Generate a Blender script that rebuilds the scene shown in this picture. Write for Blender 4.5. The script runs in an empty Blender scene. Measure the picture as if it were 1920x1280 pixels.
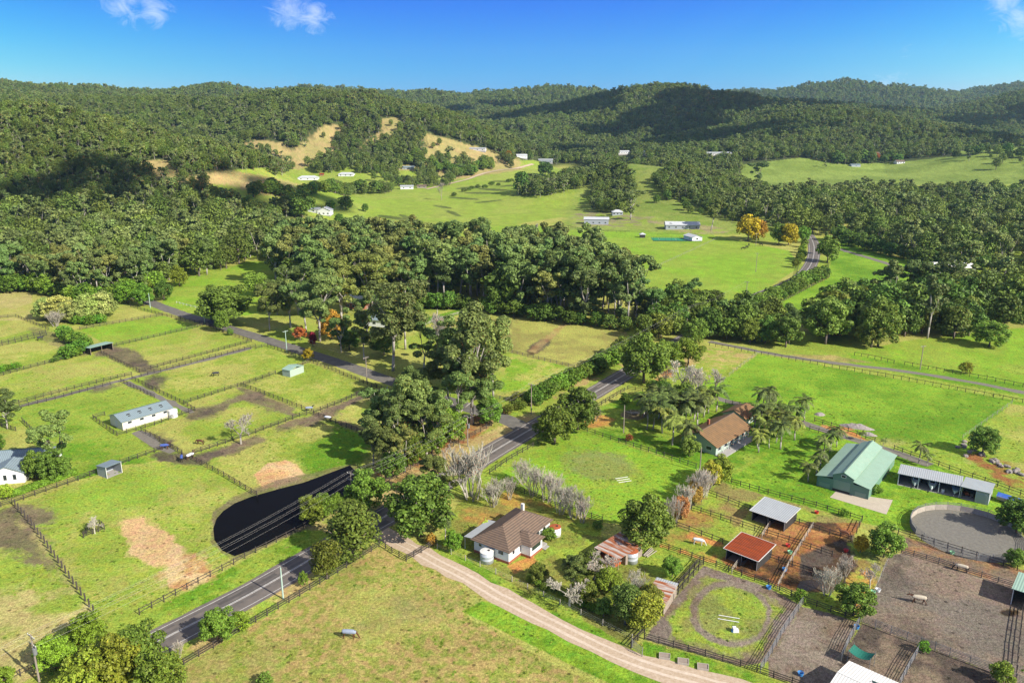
import bpy, math, random
import numpy as np
R = math.radians
# ------------------------------------------------------------------ camera, world, sun, exposure
SKY_ROT = R(-33); EXPO = .76
SC = bpy.context.scene
COL = SC.collection
FPX, PITCH, CAMH = 1490.0, R(15.7), 85.0
cam = bpy.data.objects.new('camera', bpy.data.cameras.new('camera')); COL.objects.link(cam)
cam.location = (0, 0, CAMH); cam.rotation_euler = (R(90) - PITCH, 0, 0)
cam.data.sensor_width = 36; cam.data.lens = 36 * FPX / 1920
cam.data.clip_start = 1; cam.data.clip_end = 30000
SC.camera = cam
SUN_EL, SUN_AZ = R(34), R(-37)          # az: math angle in the ground plane
sd = (math.cos(SUN_AZ)*math.cos(SUN_EL), math.sin(SUN_AZ)*math.cos(SUN_EL), math.sin(SUN_EL))
sun = bpy.data.objects.new('sun', bpy.data.lights.new('sun', 'SUN')); COL.objects.link(sun)
sun.data.energy = 5.0; sun.data.angle = R(0.5); sun.data.color = (1, .95, .86)
from mathutils import Vector
sun.rotation_euler = Vector(sd).to_track_quat('Z', 'Y').to_euler()
W = bpy.data.worlds.new('World'); SC.world = W; W.use_nodes = True
nt = W.node_tree; nt.nodes.clear()
def N(nt, t, **k):
    n = nt.nodes.new(t)
    for a, v in k.items():
        if a.startswith('i_'): n.inputs[a[2:].replace('_', ' ')].default_value = v
        else: setattr(n, a, v)
    return n
def LK(nt, a, b): nt.links.new(a, b)
wo = N(nt, 'ShaderNodeOutputWorld'); bg = N(nt, 'ShaderNodeBackground')
sky = N(nt, 'ShaderNodeTexSky'); sky.sky_type = 'NISHITA'; sky.sun_disc = False
sky.sun_elevation = SUN_EL; sky.sun_rotation = math.atan2(sd[0], sd[1])
sky.air_density = 1.0; sky.dust_density = 0.3; sky.ozone_density = 3.0; sky.altitude = 0
bg.inputs['Strength'].default_value = 0.12
# the photograph's deep saturated blue: a power curve on each channel of the sky's colour
spr = N(nt, 'ShaderNodeSeparateXYZ'); cmb = N(nt, 'ShaderNodeCombineXYZ'); LK(nt, sky.outputs[0], spr.inputs[0])
for ch, (ref, g, val) in enumerate(((5.2, 5.2, .21), (6.0, 3.0, .62), (5.8, .45, 1.0))):
    dv = N(nt, 'ShaderNodeMath', operation='DIVIDE'); dv.inputs[1].default_value = ref; LK(nt, spr.outputs[ch], dv.inputs[0])
    pw = N(nt, 'ShaderNodeMath', operation='POWER'); pw.inputs[1].default_value = g; LK(nt, dv.outputs[0], pw.inputs[0])
    mu = N(nt, 'ShaderNodeMath', operation='MULTIPLY'); mu.inputs[1].default_value = val/(.12*2**EXPO); LK(nt, pw.outputs[0], mu.inputs[0]); LK(nt, mu.outputs[0], cmb.inputs[ch])
smp = N(nt, 'ShaderNodeMapping'); smp.inputs['Rotation'].default_value = (0, 0, SKY_ROT); tcs = N(nt, 'ShaderNodeTexCoord')
LK(nt, tcs.outputs['Generated'], smp.inputs[0]); LK(nt, smp.outputs[0], sky.inputs[0])
# thin wisps of cloud high in the sky
tc = N(nt, 'ShaderNodeTexCoord')
def cdir(px, py):
    u, v = (px-960)/FPX, (py-640)/FPX
    d = Vector((u, math.cos(PITCH)-v*math.sin(PITCH), -math.sin(PITCH)-v*math.cos(PITCH)))
    return d.normalized()
last = None
for (px, py, rad) in ((225, 8, .04), (290, 18, .03), (540, 18, .036), (585, 32, .036), (1880, 0, .03), (1912, 38, .028), (1670, 150, .028), (1700, 95, .02)):
    vd = N(nt, 'ShaderNodeVectorMath', operation='DISTANCE'); vd.inputs[1].default_value = cdir(px, py)
    LK(nt, tc.outputs['Generated'], vd.inputs[0])
    mr = N(nt, 'ShaderNodeMapRange'); mr.inputs['From Min'].default_value = rad; mr.inputs['From Max'].default_value = 0
    mr.inputs['To Min'].default_value = 0; mr.inputs['To Max'].default_value = 1.0 if py < 60 else .45
    LK(nt, vd.outputs['Value'], mr.inputs['Value'])
    if last is None: last = mr.outputs[0]
    else:
        mx = N(nt, 'ShaderNodeMath', operation='MAXIMUM'); LK(nt, last, mx.inputs[0]); LK(nt, mr.outputs[0], mx.inputs[1]); last = mx.outputs[0]
cn = N(nt, 'ShaderNodeTexNoise'); cn.inputs['Scale'].default_value = 26; cn.inputs['Detail'].default_value = 10; cn.inputs['Roughness'].default_value = .68; cn.inputs['Distortion'].default_value = 2.2
cmap = N(nt, 'ShaderNodeMapping'); cmap.inputs['Scale'].default_value = (1, 1, 1.9)
LK(nt, tc.outputs['Generated'], cmap.inputs[0]); LK(nt, cmap.outputs[0], cn.inputs['Vector'])
cm = N(nt, 'ShaderNodeMath', operation='MULTIPLY_ADD'); LK(nt, last, cm.inputs[0]); cm.inputs[1].default_value = .55; LK(nt, cn.outputs[0], cm.inputs[2])
cr = N(nt, 'ShaderNodeMapRange'); cr.inputs['From Min'].default_value = .72; cr.inputs['From Max'].default_value = 1.12; cr.inputs['To Max'].default_value = .5
LK(nt, cm.outputs[0], cr.inputs['Value'])
cx = N(nt, 'ShaderNodeMixRGB'); cx.inputs['Color2'].default_value = (5.4, 5.9, 6.4, 1)
LK(nt, cr.outputs[0], cx.inputs['Fac']); LK(nt, cmb.outputs[0], cx.inputs['Color1'])
# grey-white blended into the unseen upper sky, added to neutralise blue fill light
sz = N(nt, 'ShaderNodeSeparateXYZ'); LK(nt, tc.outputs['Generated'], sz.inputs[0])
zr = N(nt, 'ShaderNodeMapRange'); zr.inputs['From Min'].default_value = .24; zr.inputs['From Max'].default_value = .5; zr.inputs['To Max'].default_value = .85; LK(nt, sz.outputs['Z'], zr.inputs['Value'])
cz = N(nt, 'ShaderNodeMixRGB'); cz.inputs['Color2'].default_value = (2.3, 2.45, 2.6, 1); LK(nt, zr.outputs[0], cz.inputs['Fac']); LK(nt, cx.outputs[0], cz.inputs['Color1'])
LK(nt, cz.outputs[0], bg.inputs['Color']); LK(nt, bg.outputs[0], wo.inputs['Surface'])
SC.view_settings.view_transform = 'Standard'; SC.view_settings.look = 'None'
SC.view_settings.exposure = EXPO; SC.view_settings.gamma = 1; SC.view_settings.use_curve_mapping = False
SC.cycles.max_bounces = 4; SC.cycles.diffuse_bounces = 2; SC.cycles.transparent_max_bounces = 4
SC.cycles.volume_bounces = 0

rng = np.random.default_rng(7); random.seed(7)
# ------------------------------------------------------------------ helpers: numeric
def hash2(i, j, s):
    n = (i.astype(np.int64)*374761393 + j.astype(np.int64)*668265263 + s*982451653) & 0xffffffff
    n = ((n ^ (n >> 13)) * 1274126177) & 0xffffffff
    return ((n ^ (n >> 16)) & 0xffff) / 65535.0
def vnoise(x, y, s=0):
    i, j = np.floor(x), np.floor(y); fx, fy = x-i, y-j
    fx = fx*fx*(3-2*fx); fy = fy*fy*(3-2*fy)
    a, b, c, d = hash2(i, j, s), hash2(i+1, j, s), hash2(i, j+1, s), hash2(i+1, j+1, s)
    return (a*(1-fx)+b*fx)*(1-fy) + (c*(1-fx)+d*fx)*fy
def fbm(x, y, s=0, o=4):
    t, a, q = 0, .5, 0
    for k in range(o):
        t = t + a*vnoise(x*2**k+17*k, y*2**k-9*k, s+k); q += a; a *= .5
    return t/q
def sstep(a, b, x):
    t = np.clip((x-a)/(b-a), 0, 1); return t*t*(3-2*t)
def ray(px, py):
    u, v = (px-960)/FPX, (py-640)/FPX
    return np.array([u, math.cos(PITCH)-v*math.sin(PITCH), -math.sin(PITCH)-v*math.cos(PITCH)])
def at_y(px, py, Y):
    d = ray(px, py); t = Y/d[1]; return np.array([d[0]*t, Y, CAMH+d[2]*t])
def project(x, y, z):
    zz = z-CAMH; dep = y*math.cos(PITCH)-zz*math.sin(PITCH); dep = np.where(dep < 1, np.nan, dep)
    return 960+FPX*x/dep, 640-FPX*(y*math.sin(PITCH)+zz*math.cos(PITCH))/dep

# ------------------------------------------------------------------ terrain
# each ridge: crest points read as (px, py, distance), tree height to take off, half width of its flanks
RIDGES = [
 # left spur
 ([(-900,150,560),(-300,165,680),(60,182,760),(200,210,770),(300,252,760)], 16, 215),
 ([(300,252,760),(350,275,790),(400,296,800),(450,322,800)], 14, 70),
 # left middle hill with flat top
 ([(-500,140,1500),(60,168,1480),(250,172,1430),(420,172,1400),(600,166,1380),(690,168,1400),(740,184,1370)], 18, 330),
 ([(690,168,1400),(740,184,1370),(800,225,1330),(870,250,1300),(930,272,1270),(985,300,1240)], 14, 190),
 # far left
 ([(-700,120,2300),(0,150,2200),(120,160,2200),(300,166,2300),(400,158,2400),(470,168,2400),(600,180,2400)], 16, 650),
 # centre far
 ([(600,170,3200),(760,178,3100),(880,186,3000),(960,176,3200),(1010,167,3300),(1090,170,3300),(1170,186,3200),(1300,195,3200)], 10, 1100),
 # centre-right hill
 ([(900,232,2050),(980,205,2150),(1060,192,2200),(1140,178,2200),(1200,168,2150),(1260,163,2100),(1320,170,2100),(1400,182,2150),(1500,192,2200),(1640,205,2300)], 14, 700),
 ([(1180,200,2000),(1130,225,1850),(1080,262,1650),(1060,285,1500)], 16, 330),
 # nearer right hill
 ([(1330,262,1350),(1400,230,1420),(1470,205,1480),(1560,194,1500),(1650,206,1480),(1730,224,1440),(1790,246,1400),(1835,272,1350)], 17, 330),
 # far right range
 ([(1180,186,4300),(1390,177,4300),(1480,174,4200),(1545,164,4100),(1590,157,4000),(1640,168,4000),(1700,178,4100),(1760,180,4200),(1850,170,4200),(1940,158,4200),(2300,140,4300)], 8, 1300),
 ([(1700,226,2700),(1790,205,2650),(1860,188,2600),(1920,175,2550),(2100,150,2500),(2500,130,2300)], 12, 850),
 # wooded knoll in the middle
 ([(1100,338,900),(1150,312,900),(1190,300,890),(1250,305,860),(1310,335,800),(1370,365,740),(1420,385,700)], 6, 150),
 # low rise at the right edge and far right field
 ([(1830,285,1250),(1900,272,1200),(2050,262,1150),(2300,250,1100)], 4, 260),
]
RG = []
for pts, th, w in RIDGES:
    P = np.array([at_y(*p) for p in pts]); P[:, 2] -= th
    RG.append((P, w))
def floor_z(x, y):
    return 10*sstep(520, 1500, y) + 14*sstep(330, 900, np.abs(x))*sstep(500, 900, y)
def ground_z(x, y):
    x = np.asarray(x, float); y = np.asarray(y, float)
    base = floor_z(x, y); best = np.zeros_like(base); hill = np.zeros_like(base)
    wx = x + 60*(fbm(x/240, y/240, 3)-.5)*sstep(550, 900, y); wy = y + 60*(fbm(x/240+9, y/240, 4)-.5)*sstep(550, 900, y)
    for P, w in RG:
        bd = np.full(x.shape, 1e9); bz = np.zeros_like(base); bw = np.full(x.shape, 1e-30)
        for a, b in zip(P[:-1], P[1:]):
            d = b[:2]-a[:2]; L2 = d@d
            t = np.clip(((wx-a[0])*d[0]+(wy-a[1])*d[1])/L2, 0, 1)
            q = np.hypot(wx-(a[0]+t*d[0]), wy-(a[1]+t*d[1]))
            zz = a[2]+t*(b[2]-a[2]); wq = (q+.03*w)**-4.0
            bd = np.minimum(q, bd); bz += zz*wq; bw += wq
        bz = bz/bw
        s = np.clip(bd/w, 0, 1); f = .5+.5*np.cos(np.pi*s)
        hh = np.maximum(bz-base, 0)*f
        best = np.maximum(best, hh)
    hn = fbm(x/130, y/130, 11, 3)-.5
    return base + best*(1+.22*hn) , best
def gz(x, y): return float(ground_z(np.array([x]), np.array([y]))[0][0])
def at(px, py, z=None):
    """the ground point seen at a pixel of the 1920 x 1280 photograph"""
    d = ray(px, py)
    if z is None and d[2] < 0:
        t = -CAMH/d[2]
        if t*d[1] < 470: return (d[0]*t, d[1]*t, 0.0)
    if z is not None:
        t = (z-CAMH)/d[2]; return (d[0]*t, d[1]*t, z)
    ts = np.geomspace(380, 6000, 4000); X, Y = d[0]*ts, d[1]*ts
    G = ground_z(X, Y)[0]; m = (CAMH+d[2]*ts) < G
    k = int(np.argmax(m)) if m.any() else len(ts)-1
    return (float(X[k]), float(Y[k]), float(G[k]))
def inpoly(px, py, poly):
    ins = np.zeros(px.shape, bool); n = len(poly)
    xs = [p[0] for p in poly]; ys = [p[1] for p in poly]
    bb = (px > min(xs)) & (px < max(xs)) & (py > min(ys)) & (py < max(ys))
    qx, qy = px[bb], py[bb]; r = np.zeros(qx.shape, bool)
    for i in range(n):
        x1, y1 = poly[i]; x2, y2 = poly[(i+1) % n]
        if y1 == y2: continue
        c = ((y1 > qy) != (y2 > qy)) & (qx < (x2-x1)*(qy-y1)/(y2-y1)+x1)
        r ^= c
    ins[bb] = r; return ins
# ------------------------------------------------------------------ helpers: objects
def new_mesh(name, V, F, mat=None, smooth=False):
    me = bpy.data.meshes.new(name); V = np.asarray(V, np.float32)
    if isinstance(F, np.ndarray):
        k = F.shape[1]; me.vertices.add(len(V)); me.vertices.foreach_set('co', V.ravel())
        me.loops.add(F.size); me.loops.foreach_set('vertex_index', F.ravel().astype(np.int32))
        me.polygons.add(len(F)); me.polygons.foreach_set('loop_start', np.arange(0, F.size, k, dtype=np.int32))
        me.update(calc_edges=True)
    else:
        me.from_pydata([tuple(map(float, v)) for v in V], [], F); me.update()
    if smooth: me.polygons.foreach_set('use_smooth', np.ones(len(me.polygons), bool))
    if mat: me.materials.append(mat)
    return me
def link(name, data, parent=None, loc=None, rz=None):
    o = bpy.data.objects.new(name, data); COL.objects.link(o)
    if parent: o.parent = parent
    if loc is not None: o.location = loc
    if rz is not None: o.rotation_euler = (0, 0, rz)
    return o
def tag(o, label=None, cat=None, group=None, kind=None):
    if label: o['label'] = label
    if cat: o['category'] = cat
    if group: o['group'] = group
    if kind: o['kind'] = kind
    return o
def thing(name, label, cat, loc=(0, 0, 0), rz=0, group=None):
    return tag(link(name, None, None, loc, rz), label, cat, group)
class MB:
    def __init__(s): s.v, s.f = [], []
    def add(s, vs, fs):
        n = len(s.v); s.v += [tuple(v) for v in vs]; s.f += [tuple(i+n for i in f) for f in fs]; return s
    def box(s, x0, x1, y0, y1, z0, z1):
        return s.add([(x0,y0,z0),(x1,y0,z0),(x1,y1,z0),(x0,y1,z0),(x0,y0,z1),(x1,y0,z1),(x1,y1,z1),(x0,y1,z1)],
                     [(0,3,2,1),(4,5,6,7),(0,1,5,4),(1,2,6,5),(2,3,7,6),(3,0,4,7)])
    def slab(s, a, b, c, d, t):
        """thick panel: top corners a b c d, thickness t downwards"""
        vs = [a, b, c, d]+[(p[0], p[1], p[2]-t) for p in (a, b, c, d)]
        return s.add(vs, [(0,1,2,3),(7,6,5,4),(0,4,5,1),(1,5,6,2),(2,6,7,3),(3,7,4,0)])
    def tri_slab(s, a, b, c, t):
        vs = [a, b, c]+[(p[0], p[1], p[2]-t) for p in (a, b, c)]
        return s.add(vs, [(0,1,2),(5,4,3),(0,3,4,1),(1,4,5,2),(2,5,3,0)])
    def beam(s, p, q, w, h=None):
        h = h or w; p, q = Vector(p), Vector(q); d = (q-p)
        if d.length < 1e-6: return s
        d.normalize(); up = Vector((0, 0, 1)) if abs(d.z) < .95 else Vector((1, 0, 0))
        a = d.cross(up).normalized()*(w/2); b = a.cross(d).normalized()*(h/2)
        vs = [p-a-b, p+a-b, p+a+b, p-a+b, q-a-b, q+a-b, q+a+b, q-a+b]
        return s.add(vs, [(0,3,2,1),(4,5,6,7),(0,1,5,4),(1,2,6,5),(2,3,7,6),(3,0,4,7)])
    def tube(s, p, q, r0, r1, n=6):
        p, q = Vector(p), Vector(q); d = (q-p).normalized(); up = Vector((0, 0, 1)) if abs(d.z) < .95 else Vector((1, 0, 0))
        a = d.cross(up).normalized(); b = a.cross(d)
        vs = []
        for c, r in ((p, r0), (q, r1)):
            for k in range(n):
                t = 2*math.pi*k/n; vs.append(c+a*(r*math.cos(t))+b*(r*math.sin(t)))
        fs = [(k, (k+1) % n, n+(k+1) % n, n+k) for k in range(n)]+[tuple(range(n))[::-1], tuple(range(n, 2*n))]
        return s.add(vs, fs)
    def lathe(s, prof, n=20, c=(0, 0)):
        vs = [(c[0]+r*math.cos(2*math.pi*k/n), c[1]+r*math.sin(2*math.pi*k/n), z) for r, z in prof for k in range(n)]
        fs = [(i*n+k, i*n+(k+1) % n, (i+1)*n+(k+1) % n, (i+1)*n+k) for i in range(len(prof)-1) for k in range(n)]
        fs += [tuple(range(n))[::-1], tuple(range((len(prof)-1)*n, len(prof)*n))]
        return s.add(vs, fs)
    def mesh(s, name, mat, smooth=False): return new_mesh(name, s.v, s.f, mat, smooth)
    def build(s, name, mat, parent=None, smooth=False, **k): return link(name, s.mesh(name, mat, smooth), parent, **k)
# ------------------------------------------------------------------ materials
def mat(name, col, rough=.8, metal=0, spec=.3, noise=None, bump=None, rand=0, objcol=False, wave=None, streak=None):
    """noise=(scale, amount, colour2); wave=(axis, scale, strength, distance); streak=(colour2, scale vector, lo, hi)"""
    m = bpy.data.materials.new(name); m.use_nodes = True; t = m.node_tree; b = t.nodes['Principled BSDF']
    b.inputs['Roughness'].default_value = rough; b.inputs['Metallic'].default_value = metal; b.inputs['Specular IOR Level'].default_value = spec
    rgb = N(t, 'ShaderNodeRGB'); rgb.outputs[0].default_value = (*col, 1); out = rgb.outputs[0]
    tcn = N(t, 'ShaderNodeTexCoord')
    if noise:
        n1 = N(t, 'ShaderNodeTexNoise'); n1.inputs['Scale'].default_value = noise[0]; n1.inputs['Detail'].default_value = 6; n1.inputs['Roughness'].default_value = .65
        LK(t, tcn.outputs['Object'], n1.inputs['Vector'])
        r = N(t, 'ShaderNodeMapRange'); r.inputs['From Min'].default_value = .35; r.inputs['From Max'].default_value = .65; r.inputs['To Max'].default_value = noise[1]
        LK(t, n1.outputs[0], r.inputs['Value'])
        mx = N(t, 'ShaderNodeMixRGB'); mx.inputs['Color2'].default_value = (*noise[2], 1); LK(t, r.outputs[0], mx.inputs['Fac']); LK(t, out, mx.inputs['Color1']); out = mx.outputs[0]
    if streak:
        mp = N(t, 'ShaderNodeMapping'); mp.inputs['Scale'].default_value = streak[1]; LK(t, tcn.outputs['Object'], mp.inputs[0])
        n2 = N(t, 'ShaderNodeTexNoise'); n2.inputs['Scale'].default_value = 1; n2.inputs['Detail'].default_value = 5; LK(t, mp.outputs[0], n2.inputs['Vector'])
        r = N(t, 'ShaderNodeMapRange'); r.inputs['From Min'].default_value = streak[2]; r.inputs['From Max'].default_value = streak[3]; LK(t, n2.outputs[0], r.inputs['Value'])
        mx = N(t, 'ShaderNodeMixRGB'); mx.inputs['Color2'].default_value = (*streak[0], 1); LK(t, r.outputs[0], mx.inputs['Fac']); LK(t, out, mx.inputs['Color1']); out = mx.outputs[0]
    if wave:
        mp = N(t, 'ShaderNodeSeparateXYZ'); LK(t, tcn.outputs['Object'], mp.inputs[0])
        ml = N(t, 'ShaderNodeMath', operation='MULTIPLY'); ml.inputs[1].default_value = wave[1]; LK(t, mp.outputs['xyz'.index(wave[0])], ml.inputs[0])
        sn = N(t, 'ShaderNodeMath', operation='SINE'); LK(t, ml.outputs[0], sn.inputs[0])
        r = N(t, 'ShaderNodeMapRange'); r.inputs['From Min'].default_value = -1; r.inputs['To Min'].default_value = 1-wave[2]; r.inputs['To Max'].default_value = 1
        LK(t, sn.outputs[0], r.inputs['Value'])
        mx = N(t, 'ShaderNodeMixRGB', blend_type='MULTIPLY'); mx.inputs['Fac'].default_value = 1; LK(t, out, mx.inputs['Color1']); LK(t, r.outputs[0], mx.inputs['Color2']); out = mx.outputs[0]
        bp = N(t, 'ShaderNodeBump'); bp.inputs['Strength'].default_value = .5; bp.inputs['Distance'].default_value = wave[3]
        LK(t, sn.outputs[0], bp.inputs['Height']); LK(t, bp.outputs[0], b.inputs['Normal'])
    if rand or objcol:
        oi = N(t, 'ShaderNodeObjectInfo')
        if objcol:
            mx = N(t, 'ShaderNodeMixRGB', blend_type='MULTIPLY'); mx.inputs['Fac'].default_value = 1; LK(t, out, mx.inputs['Color1']); LK(t, oi.outputs['Color'], mx.inputs['Color2']); out = mx.outputs[0]
        if rand:
            hs = N(t, 'ShaderNodeHueSaturation')
            r = N(t, 'ShaderNodeMapRange'); r.inputs['To Min'].default_value = 1-rand; r.inputs['To Max'].default_value = 1+rand; LK(t, oi.outputs['Random'], r.inputs['Value'])
            m7 = N(t, 'ShaderNodeMath', operation='MULTIPLY'); m7.inputs[1].default_value = 7.31; LK(t, oi.outputs['Random'], m7.inputs[0])
            fr = N(t, 'ShaderNodeMath', operation='FRACT'); LK(t, m7.outputs[0], fr.inputs[0])
            r2 = N(t, 'ShaderNodeMapRange'); r2.inputs['To Min'].default_value = .48; r2.inputs['To Max'].default_value = .515; LK(t, fr.outputs[0], r2.inputs['Value'])
            LK(t, out, hs.inputs['Color']); LK(t, r.outputs[0], hs.inputs['Value']); LK(t, r2.outputs[0], hs.inputs['Hue']); out = hs.outputs[0]
    if bump:
        n3 = N(t, 'ShaderNodeTexNoise'); n3.inputs['Scale'].default_value = bump[0]; n3.inputs['Detail'].default_value = 5; LK(t, tcn.outputs['Object'], n3.inputs['Vector'])
        bp = N(t, 'ShaderNodeBump'); bp.inputs['Strength'].default_value = bump[1]; bp.inputs['Distance'].default_value = bump[2]
        LK(t, n3.outputs[0], bp.inputs['Height']); LK(t, bp.outputs[0], b.inputs['Normal'])
    LK(t, out, b.inputs['Base Color'])
    return m
def leafmat(name, col, rand=.3, vary=.68):
    m = bpy.data.materials.new(name); m.use_nodes = True; t = m.node_tree; t.nodes.clear()
    o = N(t, 'ShaderNodeOutputMaterial'); p = N(t, 'ShaderNodeBsdfPrincipled'); tr = N(t, 'ShaderNodeBsdfTranslucent'); mxs = N(t, 'ShaderNodeMixShader')
    p.inputs['Roughness'].default_value = .6; p.inputs['Specular IOR Level'].default_value = .25
    rgb = N(t, 'ShaderNodeRGB'); rgb.outputs[0].default_value = (*col, 1)
    oi = N(t, 'ShaderNodeObjectInfo'); tcn = N(t, 'ShaderNodeTexCoord')
    mx = N(t, 'ShaderNodeMixRGB', blend_type='MULTIPLY'); mx.inputs['Fac'].default_value = 1; LK(t, rgb.outputs[0], mx.inputs['Color1']); LK(t, oi.outputs['Color'], mx.inputs['Color2'])
    n1 = N(t, 'ShaderNodeTexWhiteNoise'); n1.noise_dimensions = '3D'
    sc = N(t, 'ShaderNodeVectorMath', operation='SCALE'); sc.inputs['Scale'].default_value = 1.3; LK(t, tcn.outputs['Object'], sc.inputs[0])
    sn = N(t, 'ShaderNodeVectorMath', operation='FLOOR'); LK(t, sc.outputs[0], sn.inputs[0]); LK(t, sn.outputs[0], n1.inputs['Vector'])
    gm = N(t, 'ShaderNodeNewGeometry')
    ad = N(t, 'ShaderNodeMath', operation='ADD'); LK(t, gm.outputs['Random Per Island'], ad.inputs[0]); LK(t, n1.outputs['Value'], ad.inputs[1])
    r0 = N(t, 'ShaderNodeMapRange'); r0.inputs['From Max'].default_value = 2; r0.inputs['To Min'].default_value = 1-vary; r0.inputs['To Max'].default_value = 1+vary; LK(t, ad.outputs[0], r0.inputs['Value'])
    r1 = N(t, 'ShaderNodeMapRange'); r1.inputs['To Min'].default_value = 1-rand; r1.inputs['To Max'].default_value = 1+rand; LK(t, oi.outputs['Random'], r1.inputs['Value'])
    ml = N(t, 'ShaderNodeMath', operation='MULTIPLY'); LK(t, r0.outputs[0], ml.inputs[0]); LK(t, r1.outputs[0], ml.inputs[1])
    m7 = N(t, 'ShaderNodeMath', operation='MULTIPLY'); m7.inputs[1].default_value = 7.31; LK(t, oi.outputs['Random'], m7.inputs[0])
    fr = N(t, 'ShaderNodeMath', operation='FRACT'); LK(t, m7.outputs[0], fr.inputs[0])
    r2 = N(t, 'ShaderNodeMapRange'); r2.inputs['To Min'].default_value = .478; r2.inputs['To Max'].default_value = .506; LK(t, fr.outputs[0], r2.inputs['Value'])
    hs = N(t, 'ShaderNodeHueSaturation'); LK(t, mx.outputs[0], hs.inputs['Color']); LK(t, ml.outputs[0], hs.inputs['Value']); LK(t, r2.outputs[0], hs.inputs['Hue'])
    LK(t, hs.outputs[0], p.inputs['Base Color']); LK(t, hs.outputs[0], tr.inputs['Color'])
    mxs.inputs[0].default_value = .22; LK(t, p.outputs[0], mxs.inputs[1]); LK(t, tr.outputs[0], mxs.inputs[2]); LK(t, mxs.outputs[0], o.inputs[0])
    return m
M = dict(
 gum=leafmat('gum_leaves', (.162, .216, .058)), broad=leafmat('broad_leaves', (.128, .190, .030)),
 bark=mat('pale_bark', (.42, .38, .33), noise=(1.5, .7, (.20, .17, .14))), dbark=mat('dark_bark', (.12, .09, .07), noise=(2, .6, (.2, .17, .14))),
 twig=mat('grey_twigs', (.47, .43, .34), noise=(1, .6, (.27, .24, .19)), rand=.2), palm=leafmat('palm_fronds', (.115, .155, .035), vary=.9),
)
# ------------------------------------------------------------------ ground colours
LUSH = (.115, .225, .014); LUSH2 = (.19, .315, .024); MID = (.225, .295, .036); DRY = (.33, .325, .075); DRY2 = (.36, .31, .11)
TAN = (.38, .28, .11); SAND = (.54, .38, .19); ORG = (.46, .20, .06); DIRT = (.085, .066, .05); DIRT2 = (.165, .12, .08); MUD = (.07, .042, .022)
RUST = (.26, .12, .04); GREY = (.155, .13, .10); PINK = (.22, .165, .118)
# (polygon in photo pixels, colour a, colour b, noise size in m, edge jitter in m, mix)
PAINT = []
def P_(poly, a, b=None, ns=14, jit=.5, mix=1.0, thr=None, yr=(0, 9000)): PAINT.append((poly, a, b or a, ns, jit, mix, thr, yr))
def E_(cx, cy, rx, ry, a, b=None, rot=0, **k):
    t = np.linspace(0, 2*np.pi, 19)[:-1]; c, s = math.cos(R(rot)), math.sin(R(rot))
    P_([(cx+rx*math.cos(q)*c-ry*math.sin(q)*s, cy+rx*math.cos(q)*s+ry*math.sin(q)*c) for q in t], a, b, **k)
# --- left paddocks
P_([(-200,540),(60,548),(60,600),(-200,605)], DRY, DRY2, jit=.3)
P_([(-200,600),(92,620),(88,630),(-200,690)], MID, DRY)
P_([(80,600),(150,585),(245,577),(305,592),(150,617),(95,622)], MID, DRY)
P_([(150,617),(305,592),(380,612),(207,651)], MID, LUSH2)
P_([(-200,650),(88,632),(150,655),(45,693),(-200,740)], MID, DRY)
P_([(207,651),(380,612),(472,641),(283,692),(262,698),(190,662)], DRY, MID)
P_([(-200,745),(45,693),(185,662),(262,698),(35,757),(-200,820)], DRY, MID)
P_([(265,706),(480,651),(575,676),(480,713),(345,757),(248,711)], MID, DRY)
P_([(37,765),(207,721),(286,744),(345,765),(290,800),(265,808),(340,850),(147,900),(60,830)], MID, LUSH)
P_([(345,757),(452,724),(562,781),(355,852),(265,808),(365,769)], DRY, MID)
P_([(452,724),(517,705),(580,680),(697,725),(590,775)], MID, DRY)
P_([(590,775),(705,725),(800,750),(780,840),(692,817)], MID, DRY)
P_([(362,852),(562,781),(692,817),(660,880),(560,905),(490,935)], MID, DRY)
P_([(560,850),(640,800),(700,820),(680,870),(620,885),(580,900)], LUSH, LUSH, jit=2.5)
P_([(29,949),(226,872),(359,860),(488,935),(440,1040),(268,1149),(176,1149)], DRY, MID, ns=18)
P_([(60,950),(200,890),(330,900),(300,950),(180,960),(90,1000)], LUSH2, MID, ns=10, jit=4, mix=.7)
P_([(-200,955),(29,949),(176,1149),(120,1240),(-200,1400)], MID, DRY2, ns=9)
P_([(-200,960),(23,955),(50,990),(110,1070),(60,1060),(0,1020),(-200,1010)], DIRT2, DIRT, jit=2.5, mix=.8)
P_([(60,960),(95,1040),(150,1100),(100,1060),(40,980)], DRY2, DIRT2, jit=2, mix=.7)
# road verge
P_([(268,1152),(480,1038),(600,976),(720,910),(760,935),(560,1050),(330,1180)], LUSH, MID, ns=10)
P_([(560,985),(700,912),(880,824),(1000,770),(1010,790),(760,935),(620,1000)], DRY2, TAN, ns=7, jit=1.2)
P_([(600,980),(700,915),(690,950),(620,985)], MID, DRY2, jit=2)
P_([(350,1243),(480,1165),(710,1025),(760,985),(700,985),(480,1125),(330,1230)], MID, TAN, ns=5)
P_([(700,880),(860,790),(940,760),(960,770),(890,820),(720,920)], TAN, RUST, ns=5, jit=1.5)
# big bottom paddock
P_([(330,1260),(480,1168),(711,1025),(762,1055),(812,1030),(880,1120),(865,1150),(1010,1230),(1150,1300),(300,1400)], (.35,.265,.09), (.22,.24,.045), ns=1.0)
E_(720, 1140, 90, 60, DRY, (.24,.22,.08), jit=6, mix=.7)
P_([(865,1145),(905,1125),(1000,1160),(1120,1225),(1250,1290),(1180,1300),(1010,1215)], LUSH, LUSH2, ns=8, jit=.3)
P_([(350,1250),(480,1180),(560,1230),(500,1290),(330,1300)], MID, (.30,.27,.085), ns=5, jit=6, mix=.7)
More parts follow.
